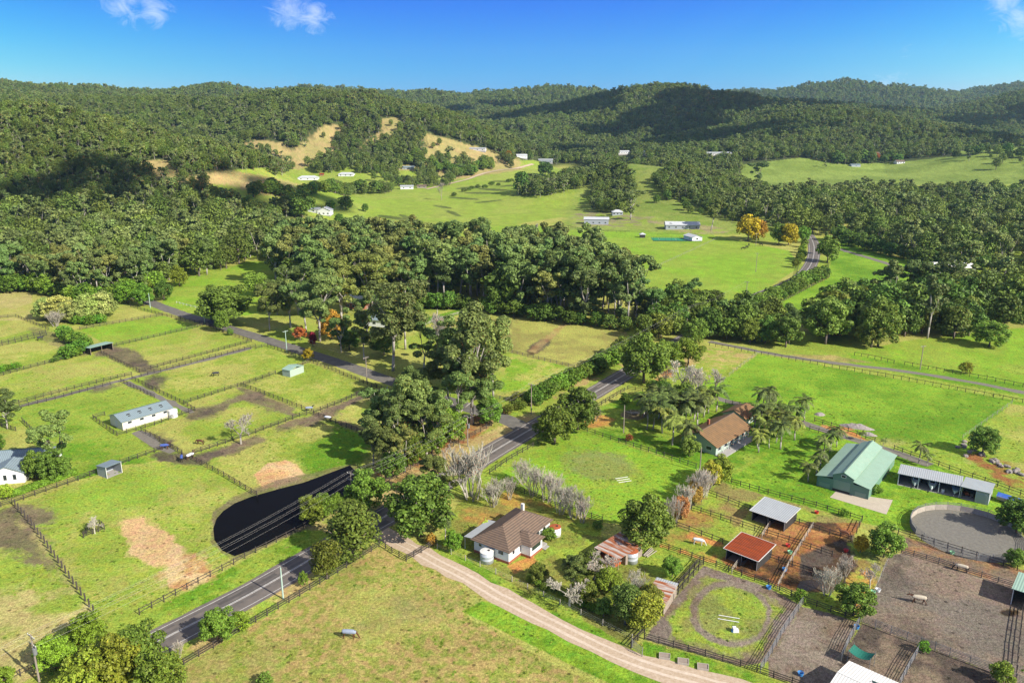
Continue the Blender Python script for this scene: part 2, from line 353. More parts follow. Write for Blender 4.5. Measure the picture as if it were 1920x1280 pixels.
# driveway verges and white-house yard
P_([(815,1022),(930,1070),(1100,1160),(1180,1205),(1130,1210),(1000,1155),(880,1095),(800,1045)], LUSH, MID, ns=7)
P_([(845,960),(900,900),(1000,930),(1130,980),(1110,1100),(1190,1190),(1050,1150),(930,1075),(820,1020)], (.20,.20,.04), MID, ns=8)
P_([(870,960),(960,920),(1050,950),(960,960),(900,1000)], ORG, (.22,.17,.05), ns=4, jit=2, mix=.6)
P_([(950,1060),(1000,1040),(1010,1055),(965,1075)], ORG, jit=.5, mix=.8)
P_([(1090,1000),(1233,1023),(1330,1050),(1183,1212),(1090,1160)], (.17,.17,.04), MID, ns=6)
# paddock behind white house
P_([(925,895),(1035,825),(1087,805),(1305,877),(1258,991),(1129,978),(967,920)], MID, LUSH2, ns=14)
E_(1120, 872, 70, 28, (.17,.17,.06), DIRT2, rot=10, jit=3, mix=.55)
# yard of brown-roof house
P_([(1035,815),(1120,764),(1200,733),(1360,757),(1440,775),(1520,800),(1545,900),(1440,925),(1340,895),(1245,855),(1087,805)], LUSH, MID, ns=9)
E_(1120, 790, 30, 12, TAN, ORG, jit=1.5, mix=.8)
E_(1190, 777, 26, 10, DIRT, DIRT2, jit=.8, mix=.9)
P_([(1225,710),(1255,690),(1265,705),(1240,715)], ORG, TAN, jit=1)
# right lush field
P_([(1330,652),(1440,667),(1690,712),(1935,757),(1935,900),(1800,870),(1640,830),(1500,790),(1340,755),(1290,700)], LUSH2, LUSH, ns=12)
P_([(1280,650),(1424,662),(1367,705),(1290,720)], MID, TAN, ns=12)
P_([(1600,820),(1700,820),(1800,850),(1850,880),(1700,860)], MID, DRY2, jit=4, mix=.7)
P_([(1805,825),(1897,757),(2100,790),(2100,960),(1930,900)], DRY, MID, ns=12)
P_([(1560,670),(1690,690),(2100,760),(2100,600),(1850,620),(1690,640)], MID, LUSH2)
P_([(1590,680),(1940,748),(1940,725),(1600,665)], LUSH2, LUSH, jit=1)
P_([(1440,665),(1560,665),(1640,680),(1540,678)], (.22,.2,.06), TAN, jit=1, mix=.8)
P_([(1540,795),(1600,810),(1660,845),(1620,835),(1540,808)], ORG, TAN, ns=4, jit=.8)
# lawns round the green barn
P_([(1355,905),(1440,850),(1531,800),(1690,845),(1900,930),(1930,960),(1900,1040),(1720,1000),(1616,980),(1440,928)], LUSH, LUSH2, ns=9)
P_([(1800,850),(1840,850),(1935,890),(1935,925),(1870,900)], RUST, MID, ns=3, jit=1.5)
# pens
P_([(1355,903),(1440,930),(1616,978),(1604,1000),(1406,957),(1323,924)], (.22,.19,.06), MID, ns=5)
P_([(1480,977),(1616,980),(1600,1005),(1591,1014),(1470,990)], RUST, MUD, ns=3, jit=.4)
P_([(1440,965),(1591,1014),(1540,1050),(1430,1000)], (.40,.20,.07), RUST, ns=4, jit=.5)
P_([(1430,1000),(1544,1046),(1500,1110),(1390,1075),(1350,1050),(1400,1010)], MUD, RUST, ns=3, jit=.6)
P_([(1323,924),(1406,957),(1360,1020),(1269,987),(1296,955)], (.24,.18,.06), MID, ns=5)
P_([(1269,987),(1359,1019),(1340,1056),(1233,1023)], MID, ORG, ns=5)
E_(1300, 970, 30, 14, (.35,.14,.06), ORG, jit=2, mix=.6)
E_(1262, 1005, 26, 14, (.33,.13,.06), MID, jit=2, mix=.6)
P_([(1500,1040),(1600,1000),(1612,1060),(1560,1110),(1500,1110)], MUD, DIRT, ns=3, jit=.6)
P_([(1590,1010),(1660,1040),(1616,1160),(1560,1110),(1610,1060)], (.24,.17,.05), MID, ns=4, jit=1)
P_([(1570,1085),(1650,1060),(1640,1120),(1600,1140)], ORG, MID, ns=3, jit=1, mix=.7)
P_([(1684,1003),(1930,1072),(1930,1135),(1690,1037)], (.27,.15,.07), DIRT2, ns=5, jit=.3)
P_([(1665,1043),(1690,1036),(1940,1112),(1940,1300),(1903,1300),(1857,1258),(1616,1165)], PINK, GREY, ns=12, jit=.3)
E_(1895, 1100, 40, 14, DIRT, PINK, rot=18, jit=1, mix=.8)
P_([(1670,1043),(1760,1060),(1700,1100),(1650,1110)], DIRT, PINK, ns=6, jit=3, mix=.7)
E_(1700, 1175, 60, 22, DIRT, PINK, rot=20, jit=4, mix=.7)
E_(1893, 1148, 18, 6, MUD, jit=.6)
P_([(1616,1165),(1857,1258),(1903,1300),(1680,1320),(1560,1260),(1577,1237)], (.20,.15,.10), DIRT, ns=5, jit=.4)
P_([(1505,1136),(1612,1165),(1577,1240),(1560,1300),(1440,1267),(1440,1237)], DIRT2, (.2,.16,.12), ns=8, jit=.3)
# small ring paddock
P_([(1319,1060),(1440,1100),(1505,1136),(1440,1240),(1388,1248),(1208,1197),(1244,1145)], DIRT2, (.19,.15,.12), ns=5, jit=.3)
P_([(1318,1080),(1420,1105),(1470,1140),(1440,1190),(1420,1225),(1360,1230),(1262,1195),(1256,1160),(1290,1115)], MID, (.2,.2,.05), ns=4, jit=1.2)
t_ = np.linspace(0, 2*np.pi, 25)[:-1]
E_(1370, 1150, 78, 62, DIRT2, (.2,.16,.12), rot=8, jit=.8)
E_(1372, 1150, 66, 50, MID, (.19,.21,.05), rot=8, ns=4, jit=.8)
P_([(1208,1200),(1388,1252),(1500,1290),(1180,1290),(1180,1215)], MID, LUSH, ns=4)
# dirt wear on the left
P_([(705,728),(590,779),(563,786),(560,796),(605,785),(700,738)], DIRT, DIRT2, ns=4, jit=1.2, mix=.85)
P_([(480,815),(400,845),(362,855),(372,864),(440,852),(505,822)], DIRT, DIRT2, ns=4, jit=1.2, mix=.8)
P_([(517,703),(456,726),(482,735),(560,768),(545,774),(470,742),(440,728)], DIRT, DIRT2, ns=4, jit=1.2, mix=.8)
P_([(35,960),(60,985),(110,1055),(150,1115),(135,1110),(90,1050),(45,995)], DIRT2, DRY2, ns=4, jit=1.2, mix=.7)
for e in ((235,668,45,16,20),(270,690,30,8,20),(200,660,25,6,-10),(290,713,22,9,0),(285,722,16,8,20),(190,728,26,6,-15),(400,768,34,9,-20),(370,775,24,12,-15),
          (455,745,40,7,-12),(480,745,22,6,10),(500,760,60,6,18),(600,785,40,9,-15),(640,760,60,5,-17),(560,790,50,6,-18),(660,800,30,6,20),(300,830,34,14,20),(345,860,50,10,5),
          (420,845,45,7,-22),(400,855,30,6,-15),(60,965,50,16,10),(470,945,26,10,-25),(310,855,20,10,0),(690,735,30,4,-15)):
    E_(e[0], e[1], e[2], e[3], DIRT, DIRT2, rot=e[4], jit=1.8, mix=.85)
E_(110, 640, 60, 12, (.13,.10,.06), DIRT2, rot=25, jit=1.2, mix=.5)
P_([(225,975),(262,970),(320,1000),(345,1035),(340,1062),(290,1062),(245,1040)], SAND, (.50,.33,.15), ns=6, jit=1.2)
P_([(290,1080),(330,1040),(370,1035),(395,1062),(400,1085),(340,1105),(310,1100)], (.40,.22,.09), SAND, ns=3, jit=1.5, mix=.9)
P_([(478,890),(500,868),(535,862),(558,872),(574,890),(545,905),(490,918)], SAND, (.5,.3,.13), ns=6, jit=.8)
E_(140, 810, 200, 10, MID, LUSH, rot=12, jit=5, mix=.3)
# pond margins
P_([(395,1020),(400,960),(440,930),(520,900),(620,878),(672,868),(675,895),(655,935),(565,995),(440,1050)], (.15,.14,.05), DIRT2, ns=4, jit=.8, mix=.8)
# middle fields
P_([(925,745),(960,662),(1077,690),(1000,760)], LUSH2, DRY, ns=10)
P_([(960,592),(1175,622),(1185,640),(1077,690),(960,662)], DRY, (.24,.22,.06), ns=10)
P_([(800,590),(960,600),(960,662),(860,640)], (.21,.20,.06), DRY, ns=8)
E_(1010, 650, 26, 10, MUD, DIRT, rot=-30, jit=1, mix=.9)
P_([(990,658),(1060,600),(1068,604),(1005,662)], TAN, (.25,.14,.06), ns=4, jit=1, mix=.7)
P_([(780,600),(860,580),(875,585),(790,612)], LUSH, LUSH, jit=.4)
P_([(1000,765),(1170,690),(1180,640),(1100,700),(985,765)], TAN, MID, ns=5, jit=1)
P_([(300,575),(330,520),(400,515),(460,490),(545,488),(560,560),(470,590),(380,600)], LUSH2, MID, ns=14)
P_([(1195,500),(1330,440),(1480,470),(1500,500),(1395,570),(1220,560)], (.22,.30,.035), LUSH2, ns=25)
P_([(900,420),(1200,430),(1340,440),(1195,510),(1000,470)], (.22,.30,.035), LUSH2, ns=25)
P_([(1390,600),(1555,520),(1560,448),(1640,472),(1720,492),(1850,505),(1720,520),(1640,560),(1560,590),(1400,640)], LUSH2, LUSH, ns=20)
P_([(1530,450),(1640,472),(1760,500),(1850,510),(1690,490),(1560,470)], LUSH, LUSH, jit=2)
P_([(385,352),(440,318),(560,310),(700,300),(760,305),(1000,300),(1090,330),(1100,400),(900,430),(700,420),(540,400),(400,376)], (.25,.30,.05), (.22,.30,.035), ns=30, yr=(500,1600))
P_([(1050,430),(1085,340),(1150,312),(1210,298),(1265,318),(1310,350),(1400,385),(1500,430),(1340,440)], (.17,.24,.035), (.22,.26,.055), ns=14, jit=9, mix=.85, yr=(500,1100))
P_([(1385,310),(1440,303),(1500,296),(1600,308),(1700,303),(1790,292),(1835,250),(1880,258),(1990,262),(1990,345),(1600,348),(1400,352)], (.15,.205,.035), (.20,.26,.05), ns=30, yr=(600,2000))
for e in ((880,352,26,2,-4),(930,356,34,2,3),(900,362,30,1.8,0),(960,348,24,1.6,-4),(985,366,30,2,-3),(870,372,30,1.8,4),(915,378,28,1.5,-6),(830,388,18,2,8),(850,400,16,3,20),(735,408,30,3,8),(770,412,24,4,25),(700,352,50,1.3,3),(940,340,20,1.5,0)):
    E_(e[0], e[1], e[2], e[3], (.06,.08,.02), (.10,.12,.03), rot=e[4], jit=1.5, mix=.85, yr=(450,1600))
P_([(1068,402),(1110,396),(1180,402),(1240,408),(1235,416),(1160,428),(1080,424)], (.25,.20,.12), MID, ns=6, jit=3, mix=.8)
P_([(1215,412),(1250,415),(1345,425),(1380,436),(1300,440),(1240,428)], (.30,.23,.13), MID, ns=6, jit=3, mix=.7)
# clearings on the hills (tan grass)
OPEN = [(385,352),(440,320),(500,320),(520,335),(560,312),(600,328),(660,320),(760,334),(830,347),(900,327),(960,317),(985,302),(1010,303),(1010,312),(1090,305),(1100,330),(1090,350),(1000,372),(1100,372),(1060,400),(1000,430),(860,430),(600,428),(590,395),(480,398),(400,376)]
CLEAR = [([(255,302),(315,298),(330,322),(345,345),(300,340)], 0, 900), ([(430,318),(500,330),(560,345),(540,370),(470,362),(420,345),(350,350),(345,335)], 0, 900),
 ([(455,272),(480,262),(530,268),(545,285),(590,250),(605,236),(650,232),(655,243),(625,262),(640,280),(610,300),(560,318),(500,315),(535,295),(500,285)], 900, 1600),
 ([(712,222),(745,220),(760,235),(732,262),(700,272),(672,284),(690,264),(715,245)], 900, 1600),
 ([(790,246),(860,266),(920,282),(975,298),(980,318),(900,330),(850,338),(790,322),(740,318),(770,300),(800,280)], 900, 1600)]
for p, y0, y1 in CLEAR: P_(p, (.30,.26,.09), (.36,.27,.11), ns=20, jit=8, yr=(y0 or 500, y1))

RSP = np.concatenate([np.geomspace(8, 88, 14), np.geomspace(90, 620, 640), np.geomspace(624, 2600, 330), np.geomspace(2650, 9000, 50)])
AZ = np.concatenate([np.linspace(-180, -37, 45)[:-1], np.linspace(-37, 37, 960), np.linspace(37, 180, 45)[1:-1]])
th = np.radians(AZ); nr, na = len(RSP), len(AZ)
RR, TT = np.meshgrid(RSP, th, indexing='ij')
GX, GY = (RR*np.sin(TT)).ravel(), (RR*np.cos(TT)).ravel()
GZ, GH = ground_z(GX, GY)
n1 = fbm(GX/30, GY/30, 21); n2 = fbm(GX/6, GY/6, 22); n3 = fbm(GX/1.6, GY/1.6, 23, 3)
j1 = fbm(GX/2.2, GY/2.2, 31, 3)-.5; j2 = fbm(GX/2.2, GY/2.2, 32, 3)-.5
COLR = np.zeros((len(GX), 3)); g1, g2 = np.array(MID), np.array(DRY)
w = sstep(.35, .65, n1)[:, None]; COLR[:] = g1*(1-w)+g2*w
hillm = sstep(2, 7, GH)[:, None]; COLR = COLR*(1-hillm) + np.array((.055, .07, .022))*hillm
js = [(fbm(GX/q, GY/q, 31+7*i, 3)-.5, fbm(GX/q, GY/q, 32+7*i, 3)-.5) for i, q in enumerate((2.2, 5.5, 1.1))]
def paint(C, X, Y, Z):
    for poly, a, b, ns, jit, mix, thr, yr in PAINT:
        dep = np.where(Y > 30, Y, np.nan); acc = np.zeros(len(X))
        for i, (ja, jb) in enumerate(js):
            am = jit*(3.2, 4.5, 2.0)[i] if jit > .9 else jit*2
            px, py = project(X+ja*am, Y+jb*am, Z)
            acc += inpoly(np.nan_to_num(px, nan=-9e9), np.nan_to_num(py, nan=-9e9), poly)
        acc *= (Y > yr[0]) & (Y < yr[1]); m = acc > 0
        if not m.any(): continue
        nn = fbm(X[m]/ns, Y[m]/ns, 41, 3)*.7+n3[m]*.3; ww = sstep(.38, .62, nn)[:, None]; mk = (acc[m]/3*mix)[:, None]
        C[m] = C[m]*(1-mk) + (np.array(a)*(1-ww)+np.array(b)*ww)*mk
paint(COLR, GX, GY, GZ)
COLR *= (.80+.40*n2)[:, None]*(.88+.24*n3)[:, None]
NV = len(GX)
V = np.stack([GX, GY, GZ], 1); V = np.vstack([V, [[0, 0, 0]]])
ii, jj = np.meshgrid(np.arange(nr-1), np.arange(na), indexing='ij'); j2_ = (jj+1) % na
FQ = np.stack([ii*na+jj, (ii+1)*na+jj, (ii+1)*na+j2_, ii*na+j2_], -1).reshape(-1, 4)[:, ::-1]
k = np.arange(na); FC = np.stack([np.full(na, NV), k, (k+1) % na, np.full(na, NV)], -1)[:, [0, 2, 1]]
me = new_mesh('ground', V, np.ascontiguousarray(FQ), None, True)
ca = me.color_attributes.new('Col', 'FLOAT_COLOR', 'POINT')
ca.data.foreach_set('color', np.hstack([np.vstack([COLR, COLR[:1]]), np.ones((NV+1, 1))]).astype(np.float32).ravel())
gm_ = bpy.data.materials.new('ground'); gm_.use_nodes = True; t = gm_.node_tree; b = t.nodes['Principled BSDF']
b.inputs['Roughness'].default_value = .95; b.inputs['Specular IOR Level'].default_value = .1
vc = N(t, 'ShaderNodeVertexColor', layer_name='Col'); tcn = N(t, 'ShaderNodeTexCoord')
fn = N(t, 'ShaderNodeTexNoise'); fn.inputs['Scale'].default_value = 1.7; fn.inputs['Detail'].default_value = 7; fn.inputs['Roughness'].default_value = .7; LK(t, tcn.outputs['Object'], fn.inputs['Vector'])
r1 = N(t, 'ShaderNodeMapRange'); r1.inputs['From Min'].default_value = .3; r1.inputs['From Max'].default_value = .7; r1.inputs['To Min'].default_value = .5; r1.inputs['To Max'].default_value = 1.5; LK(t, fn.outputs[0], r1.inputs['Value'])
fh = N(t, 'ShaderNodeTexNoise'); fh.inputs['Scale'].default_value = .55; fh.inputs['Detail'].default_value = 6; LK(t, tcn.outputs['Object'], fh.inputs['Vector'])
r2 = N(t, 'ShaderNodeMapRange'); r2.inputs['From Min'].default_value = .35; r2.inputs['From Max'].default_value = .65; r2.inputs['To Min'].default_value = .482; r2.inputs['To Max'].default_value = .518; LK(t, fh.outputs[0], r2.inputs['Value'])
vo = N(t, 'ShaderNodeTexVoronoi'); vo.inputs['Scale'].default_value = .42; LK(t, tcn.outputs['Object'], vo.inputs['Vector'])
r3 = N(t, 'ShaderNodeMapRange'); r3.inputs['From Min'].default_value = .10; r3.inputs['From Max'].default_value = .17; r3.inputs['To Min'].default_value = .45; r3.inputs['To Max'].default_value = 1; LK(t, vo.outputs['Distance'], r3.inputs['Value'])
mm = N(t, 'ShaderNodeMath', operation='MULTIPLY'); LK(t, r1.outputs[0], mm.inputs[0]); LK(t, r3.outputs[0], mm.inputs[1])
hs = N(t, 'ShaderNodeHueSaturation'); LK(t, vc.outputs[0], hs.inputs['Color']); LK(t, r2.outputs[0], hs.inputs['Hue']); LK(t, mm.outputs[0], hs.inputs['Value'])
LK(t, hs.outputs[0], b.inputs['Base Color'])
f2 = N(t, 'ShaderNodeTexNoise'); f2.inputs['Scale'].default_value = 4.5; f2.inputs['Detail'].default_value = 3; f2.inputs['Roughness'].default_value = .8; LK(t, tcn.outputs['Object'], f2.inputs['Vector'])
r4 = N(t, 'ShaderNodeMapRange'); r4.inputs['From Min'].default_value = .34; r4.inputs['From Max'].default_value = .66; r4.inputs['To Min'].default_value = .62; r4.inputs['To Max'].default_value = 1.38; LK(t, f2.outputs[0], r4.inputs['Value'])
m5 = N(t, 'ShaderNodeMath', operation='MULTIPLY'); LK(t, mm.outputs[0], m5.inputs[0]); LK(t, r4.outputs[0], m5.inputs[1]); LK(t, m5.outputs[0], hs.inputs['Value'])
bp = N(t, 'ShaderNodeBump'); bp.inputs['Strength'].default_value = .7; bp.inputs['Distance'].default_value = .3; LK(t, fn.outputs[0], bp.inputs['Height']); LK(t, bp.outputs[0], b.inputs['Normal'])
me.materials.append(gm_)
tag(link('ground', me), kind='structure')
# ------------------------------------------------------------------ roads and water (sheets a few mm to cm above the ground)
def strip(name, pts, widths, material, dz, step=3.0):
    P = [np.array(p[:2]) for p in pts]
    out, wd = [], []
    for i in range(len(P)-1):
        p0 = P[max(i-1, 0)]; p1 = P[i]; p2 = P[i+1]; p3 = P[min(i+2, len(P)-1)]
        n = max(2, int(np.linalg.norm(p2-p1)/step))
        for k in range(n):
            t = k/n; out.append(.5*((2*p1)+(-p0+p2)*t+(2*p0-5*p1+4*p2-p3)*t*t+(-p0+3*p1-3*p2+p3)*t**3)); wd.append(widths[i]*(1-t)+widths[i+1]*t)
    out.append(P[-1]); wd.append(widths[-1]); out = np.array(out)
    T = np.gradient(out, axis=0); T /= np.linalg.norm(T, axis=1)[:, None]; Nn = np.stack([-T[:, 1], T[:, 0]], 1)
    return out, Nn, np.array(wd)
def strip_mesh(name, c, Nn, o0, o1, dz, material, ragged=0):
    nl = 5; V = []
    rg = np.random.default_rng(len(name))
    for k in range(nl):
        f = k/(nl-1); e = (rg.normal(0, ragged, len(c)) if ragged and k in (0, nl-1) else 0)
        off = o0*(1-f)+o1*f+e; q = c+Nn*np.asarray(off)[..., None] if np.ndim(off) else c+Nn*off
        z = ground_z(q[:, 0], q[:, 1])[0]+dz; V.append(np.column_stack([q, z]))
    V = np.concatenate(V); n = len(c)
    F = [(k*n+i, k*n+i+1, (k+1)*n+i+1, (k+1)*n+i) for k in range(nl-1) for i in range(n-1)]
    return new_mesh(name, V, F, material)
def poly_sheet(name, pts, dz, material):
    V = [(*at(*p)[:2], dz) for p in pts]
    a = sum(V[i][0]*V[(i+1) % len(V)][1]-V[(i+1) % len(V)][0]*V[i][1] for i in range(len(V)))
    if a < 0: V = V[::-1]
    return tag(link(name, new_mesh(name, V, [tuple(range(len(V)))], material)), kind='structure')
asph = mat('asphalt', (.165, .138, .115), noise=(.35, .75, (.105, .092, .08)), bump=(6, .5, .03), rough=.85)
asph2 = mat('old_asphalt', (.17, .155, .13), noise=(.5, .8, (.09, .083, .072)), bump=(5, .5, .03), rough=.9)
gravel = mat('gravel', (.50, .39, .28), noise=(1.6, .8, (.34, .24, .15)), bump=(7, .35, .03), rough=.95)
gravel2 = mat('grey_gravel', (.20, .18, .145), noise=(1.2, .7, (.12, .105, .08)), bump=(5, .8, .05), rough=.95)
paint_m = mat('road_paint', (.58, .56, .52), noise=(3, .8, (.30, .28, .25)))
wheel = mat('worn_asphalt', (.085, .075, .068), noise=(.5, .9, (.15, .13, .11)), rough=.75)
RD = [(120,1290),(230,1236),(330,1185),(480,1107),(620,1026),(751,951),(860,886),(960,825),(1107,740),(1175,700),(1250,655),(1335,605),(1420,556),(1482,530),(1508,512),(1521,494),(1526,476),(1526,460),(1521,447),(1512,438),(1500,432)]
rp = [at(*p) for p in RD]
c, Nn, wd = strip('road', rp, [7.4]*len(rp), asph, .02)
tag(link('road', strip_mesh('road', c, Nn, -3.9, 3.9, .03, asph, .12)), kind='structure')
for nm, a, b_, m_, dz in (('edge_line', 2.95, 3.1, paint_m, .05), ('edge_line', -3.1, -2.95, paint_m, .05), ('centre_line', -.22, -.06, paint_m, .05), ('centre_line', .06, .22, paint_m, .05),
                          ('wheel_track', .55, 1.15, wheel, .04), ('wheel_track', 2.0, 2.6, wheel, .04), ('wheel_track', -1.1, -.6, wheel, .04)):
    tag(link(nm, strip_mesh(nm, c, Nn, a, b_, dz, m_, .05 if nm == 'wheel_track' else 0)), kind='structure')
pm_ = mat('asphalt_patch', (.075, .066, .058), noise=(.8, .6, (.10, .09, .08)), rough=.9)
for i0, i1, a_, b_ in ((8, 13, .3, 2.7), (30, 34, -2.8, -.4), (47, 55, .5, 2.6), (62, 65, -2.6, -.3), (78, 86, -2.7, 2.7), (20, 22, -2.6, -1.0)):
    tag(link('asphalt_patch', strip_mesh('asphalt_patch', c[i0:i1], Nn[i0:i1], a_, b_, .036, pm_, .08)), kind='structure')
ROADL = [(c, 4.2)]
def lane(name, px, w0, m_, dz=.02, rag=.12):
    pp = [at(*p) for p in px]; c_, n_, _ = strip(name, pp, [w0]*len(pp), m_, dz); ROADL.append((c_, w0/2+.4))
    tag(link(name, strip_mesh(name, c_, n_, -w0/2, w0/2, dz, m_, rag)), kind='structure')
lane('side_road', [(210,540),(255,556),(300,574),(345,590),(400,607),(480,631),(560,656),(640,682),(720,710),(800,737),(880,765),(950,786),(985,806)], 6.2, asph2, .02)
lane('gravel_driveway', [(700,990),(735,1008),(770,1026),(810,1048),(880,1085),(960,1130),(1040,1170),(1120,1210),(1200,1243),(1300,1272),(1420,1300)], 4.8, gravel, .02, .3)
rut = mat('driveway_rut', (.60, .49, .38), noise=(1.2, .8, (.46, .36, .26)), rough=.95)
rc, rn, _ = strip('r', [at(*p_) for p_ in [(735,1008),(770,1026),(810,1048),(880,1085),(960,1130),(1040,1170),(1120,1210),(1200,1243),(1300,1272),(1420,1300)]], [1]*10, rut, 0)
for off in (-.9, .8): tag(link('wheel_track', strip_mesh('wheel_track', rc, rn, off-.3, off+.3, .035, rut, .1)), kind='structure')
lane('grass_lane', [(1330,640),(1390,652),(1440,662),(1540,677),(1690,695),(1815,715),(1930,738),(2050,762)], 3.2, gravel2, .02, .25)
lane('farm_track', [(1340,745),(1395,760),(1440,773),(1500,791),(1560,811),(1630,832),(1690,852),(1745,872)], 3.2, gravel2, .02, .2)
lane('stable_lane', [(20,766),(120,741),(225,714),(290,698),(380,676),(470,652)], 2.6, gravel2, .02, .3)
lane('yard_lane', [(236,716),(280,736),(335,762),(360,774)], 2.2, gravel2, .024, .3)
lane('field_track', [(1550,460),(1600,475),(1650,490),(1700,505),(1730,514)], 4.5, gravel2, .06, .3)
lane('valley_road', [(800,355),(850,343),(900,328),(960,317),(1000,308)], 5, gravel, .3, .3)
water_m = mat('dark_water', (.004, .004, .004), rough=.2, spec=.02, bump=(.8, .15, .02))
poly_sheet('pond_water', [(402,1012),(400,990),(406,972),(418,958),(440,943),(470,931),(520,917),(570,904),(624,884),(656,872),(668,884),(662,908),(655,928),(624,958),(563,988),(500,1020),(440,1042),(417,1032)], .02, water_m)
conc = mat('concrete', (.48, .41, .31), noise=(.7, .6, (.38, .32, .24)), bump=(6, .3, .01))
poly_sheet('concrete_apron', [(1556,932),(1570,918),(1640,932),(1674,937),(1662,964)], .03, conc)
sandm = mat('arena_sand', (.20, .185, .15), noise=(1.5, .9, (.13, .12, .10)), bump=(4, .9, .08))
q1, q2, q3, q4 = [np.array(at(*p_)[:2]) for p_ in ((1722,988), (1914,1024), (1815,950), (1815,1050))]
RYC = (q1+q2)/4+(q3+q4)/4; RYR = .25*(np.linalg.norm(q1-q2)+np.linalg.norm(q3-q4))
tag(link('roundyard_sand', new_mesh('roundyard_sand', [(RYC[0]+RYR*math.cos(a_), RYC[1]+RYR*math.sin(a_), .025) for a_ in np.linspace(0, 2*math.pi, 41)[:-1]], [tuple(range(40))], sandm)), kind='structure')
poly_sheet('stable_yard', [(246,812),(262,806),(283,812),(300,830),(330,845),(318,850),(285,838)], .015, gravel2)
puddle = mat('puddle', (.03, .02, .012), rough=.12, spec=.3)
poly_sheet('puddle', [(1500,1090),(1522,1085),(1540,1092),(1530,1104),(1508,1108),(1494,1100)], .02, puddle)
poly_sheet('puddle', [(1878,1147),(1890,1143),(1903,1148),(1897,1154),(1883,1153)], .02, puddle)

# ------------------------------------------------------------------ trees: prototypes
def leaves(rg, clumps, n, size, up=.35, shell=.55):
    """clumps: (x, y, z, r, squash). returns quads scattered through the clumps, denser at their outside"""
    C = np.array(clumps, float); wgt = C[:, 3]**2; idx = rg.choice(len(C), n, p=wgt/wgt.sum()); c = C[idx]
    d = rg.normal(size=(n, 3)); d[:, 2] = d[:, 2]+up; d /= np.linalg.norm(d, axis=1)[:, None]
    r = c[:, 3]*(shell+(1.08-shell)*rg.random(n)**.6)
    p = c[:, :3]+d*r[:, None]*np.array([1, 1, 1])*np.column_stack([np.ones(n), np.ones(n), c[:, 4]])
    nm = d+rg.normal(scale=.55, size=(n, 3)); nm[:, 2] += .3; nm /= np.linalg.norm(nm, axis=1)[:, None]
    a = np.cross(nm, rg.normal(size=(n, 3))); a /= np.linalg.norm(a, axis=1)[:, None]; b = np.cross(nm, a)
    s = size*(.6+.8*rg.random(n))[:, None]; el = (.55+.5*rg.random(n))[:, None]
    V = np.stack([p-a*s*.5, p-b*s*el*.5, p+a*s*.5, p+b*s*el*.5], 1).reshape(-1, 3)
    return V, np.arange(4*n).reshape(-1, 4)
def wobble_tube(mb, p, q, r0, r1, rg, n=5, seg=3, w=.06):
    p, q = np.array(p, float), np.array(q, float); L = np.linalg.norm(q-p); prev = p
    for k in range(1, seg+1):
        t = k/seg; c = p+(q-p)*t + (rg.normal(scale=w*L, size=3) if k < seg else 0)
        mb.tube(prev, c, r0+(r1-r0)*(k-1)/seg, r0+(r1-r0)*t, n); prev = c
def gum(seed, h, nl, size, spread=.26, lod=0, under=False):
    rg = np.random.default_rng(seed); mb = MB(); clumps = []
    lean = rg.normal(scale=.03*h, size=2); top = .62*h
    fork = rg.uniform(.28, .42)*h; tr = .017*h
    wobble_tube(mb, (0, 0, -.3), (lean[0]*.5, lean[1]*.5, fork), tr, tr*.75, rg, 6 if lod < 2 else 4, 2, .01)
    nb = rg.integers(4, 7) if lod < 2 else 3
    for k in range(nb):
        a = 2*math.pi*(k+rg.random()*.7)/nb; rr = spread*h*rg.uniform(.2, 1.0); z = h*rg.uniform(.52, .93)
        e = np.array([lean[0]+rr*math.cos(a), lean[1]+rr*math.sin(a), z])
        s0 = np.array([lean[0]*.5, lean[1]*.5, fork*rg.uniform(.85, 1)])
        wobble_tube(mb, s0, e, tr*.6, tr*.15, rg, 5 if lod < 2 else 3, 3 if lod < 2 else 1, .04)
        for j in range(rg.integers(3, 7)):
            o = rg.normal(scale=.085*h, size=3); o[2] *= .8
            cc = e+o; clumps.append((*cc, h*rg.uniform(.04, .085), .75))
            if lod < 1: wobble_tube(mb, s0+(e-s0)*.6, cc, tr*.22, tr*.06, rg, 3, 1, 0)
        if rg.random() < .7: clumps.append((e[0]*.8+rg.normal()*.03*h, e[1]*.8+rg.normal()*.03*h, h*rg.uniform(.36, .58), h*rg.uniform(.05, .085), .8))
    for k in range(4): clumps.append((lean[0]+rg.normal()*.09*h, lean[1]+rg.normal()*.09*h, h*rg.uniform(.72, .93), h*rg.uniform(.07, .10), .7))
    if under:
        for k in range(5): clumps.append((rg.normal()*.10*h, rg.normal()*.10*h, h*rg.uniform(.16, .38), h*rg.uniform(.05, .09), .9))
    V, F = leaves(rg, clumps, nl, size)
    return new_mesh('crown', V, F, M['gum']), mb.mesh('trunk', M['bark'], True)
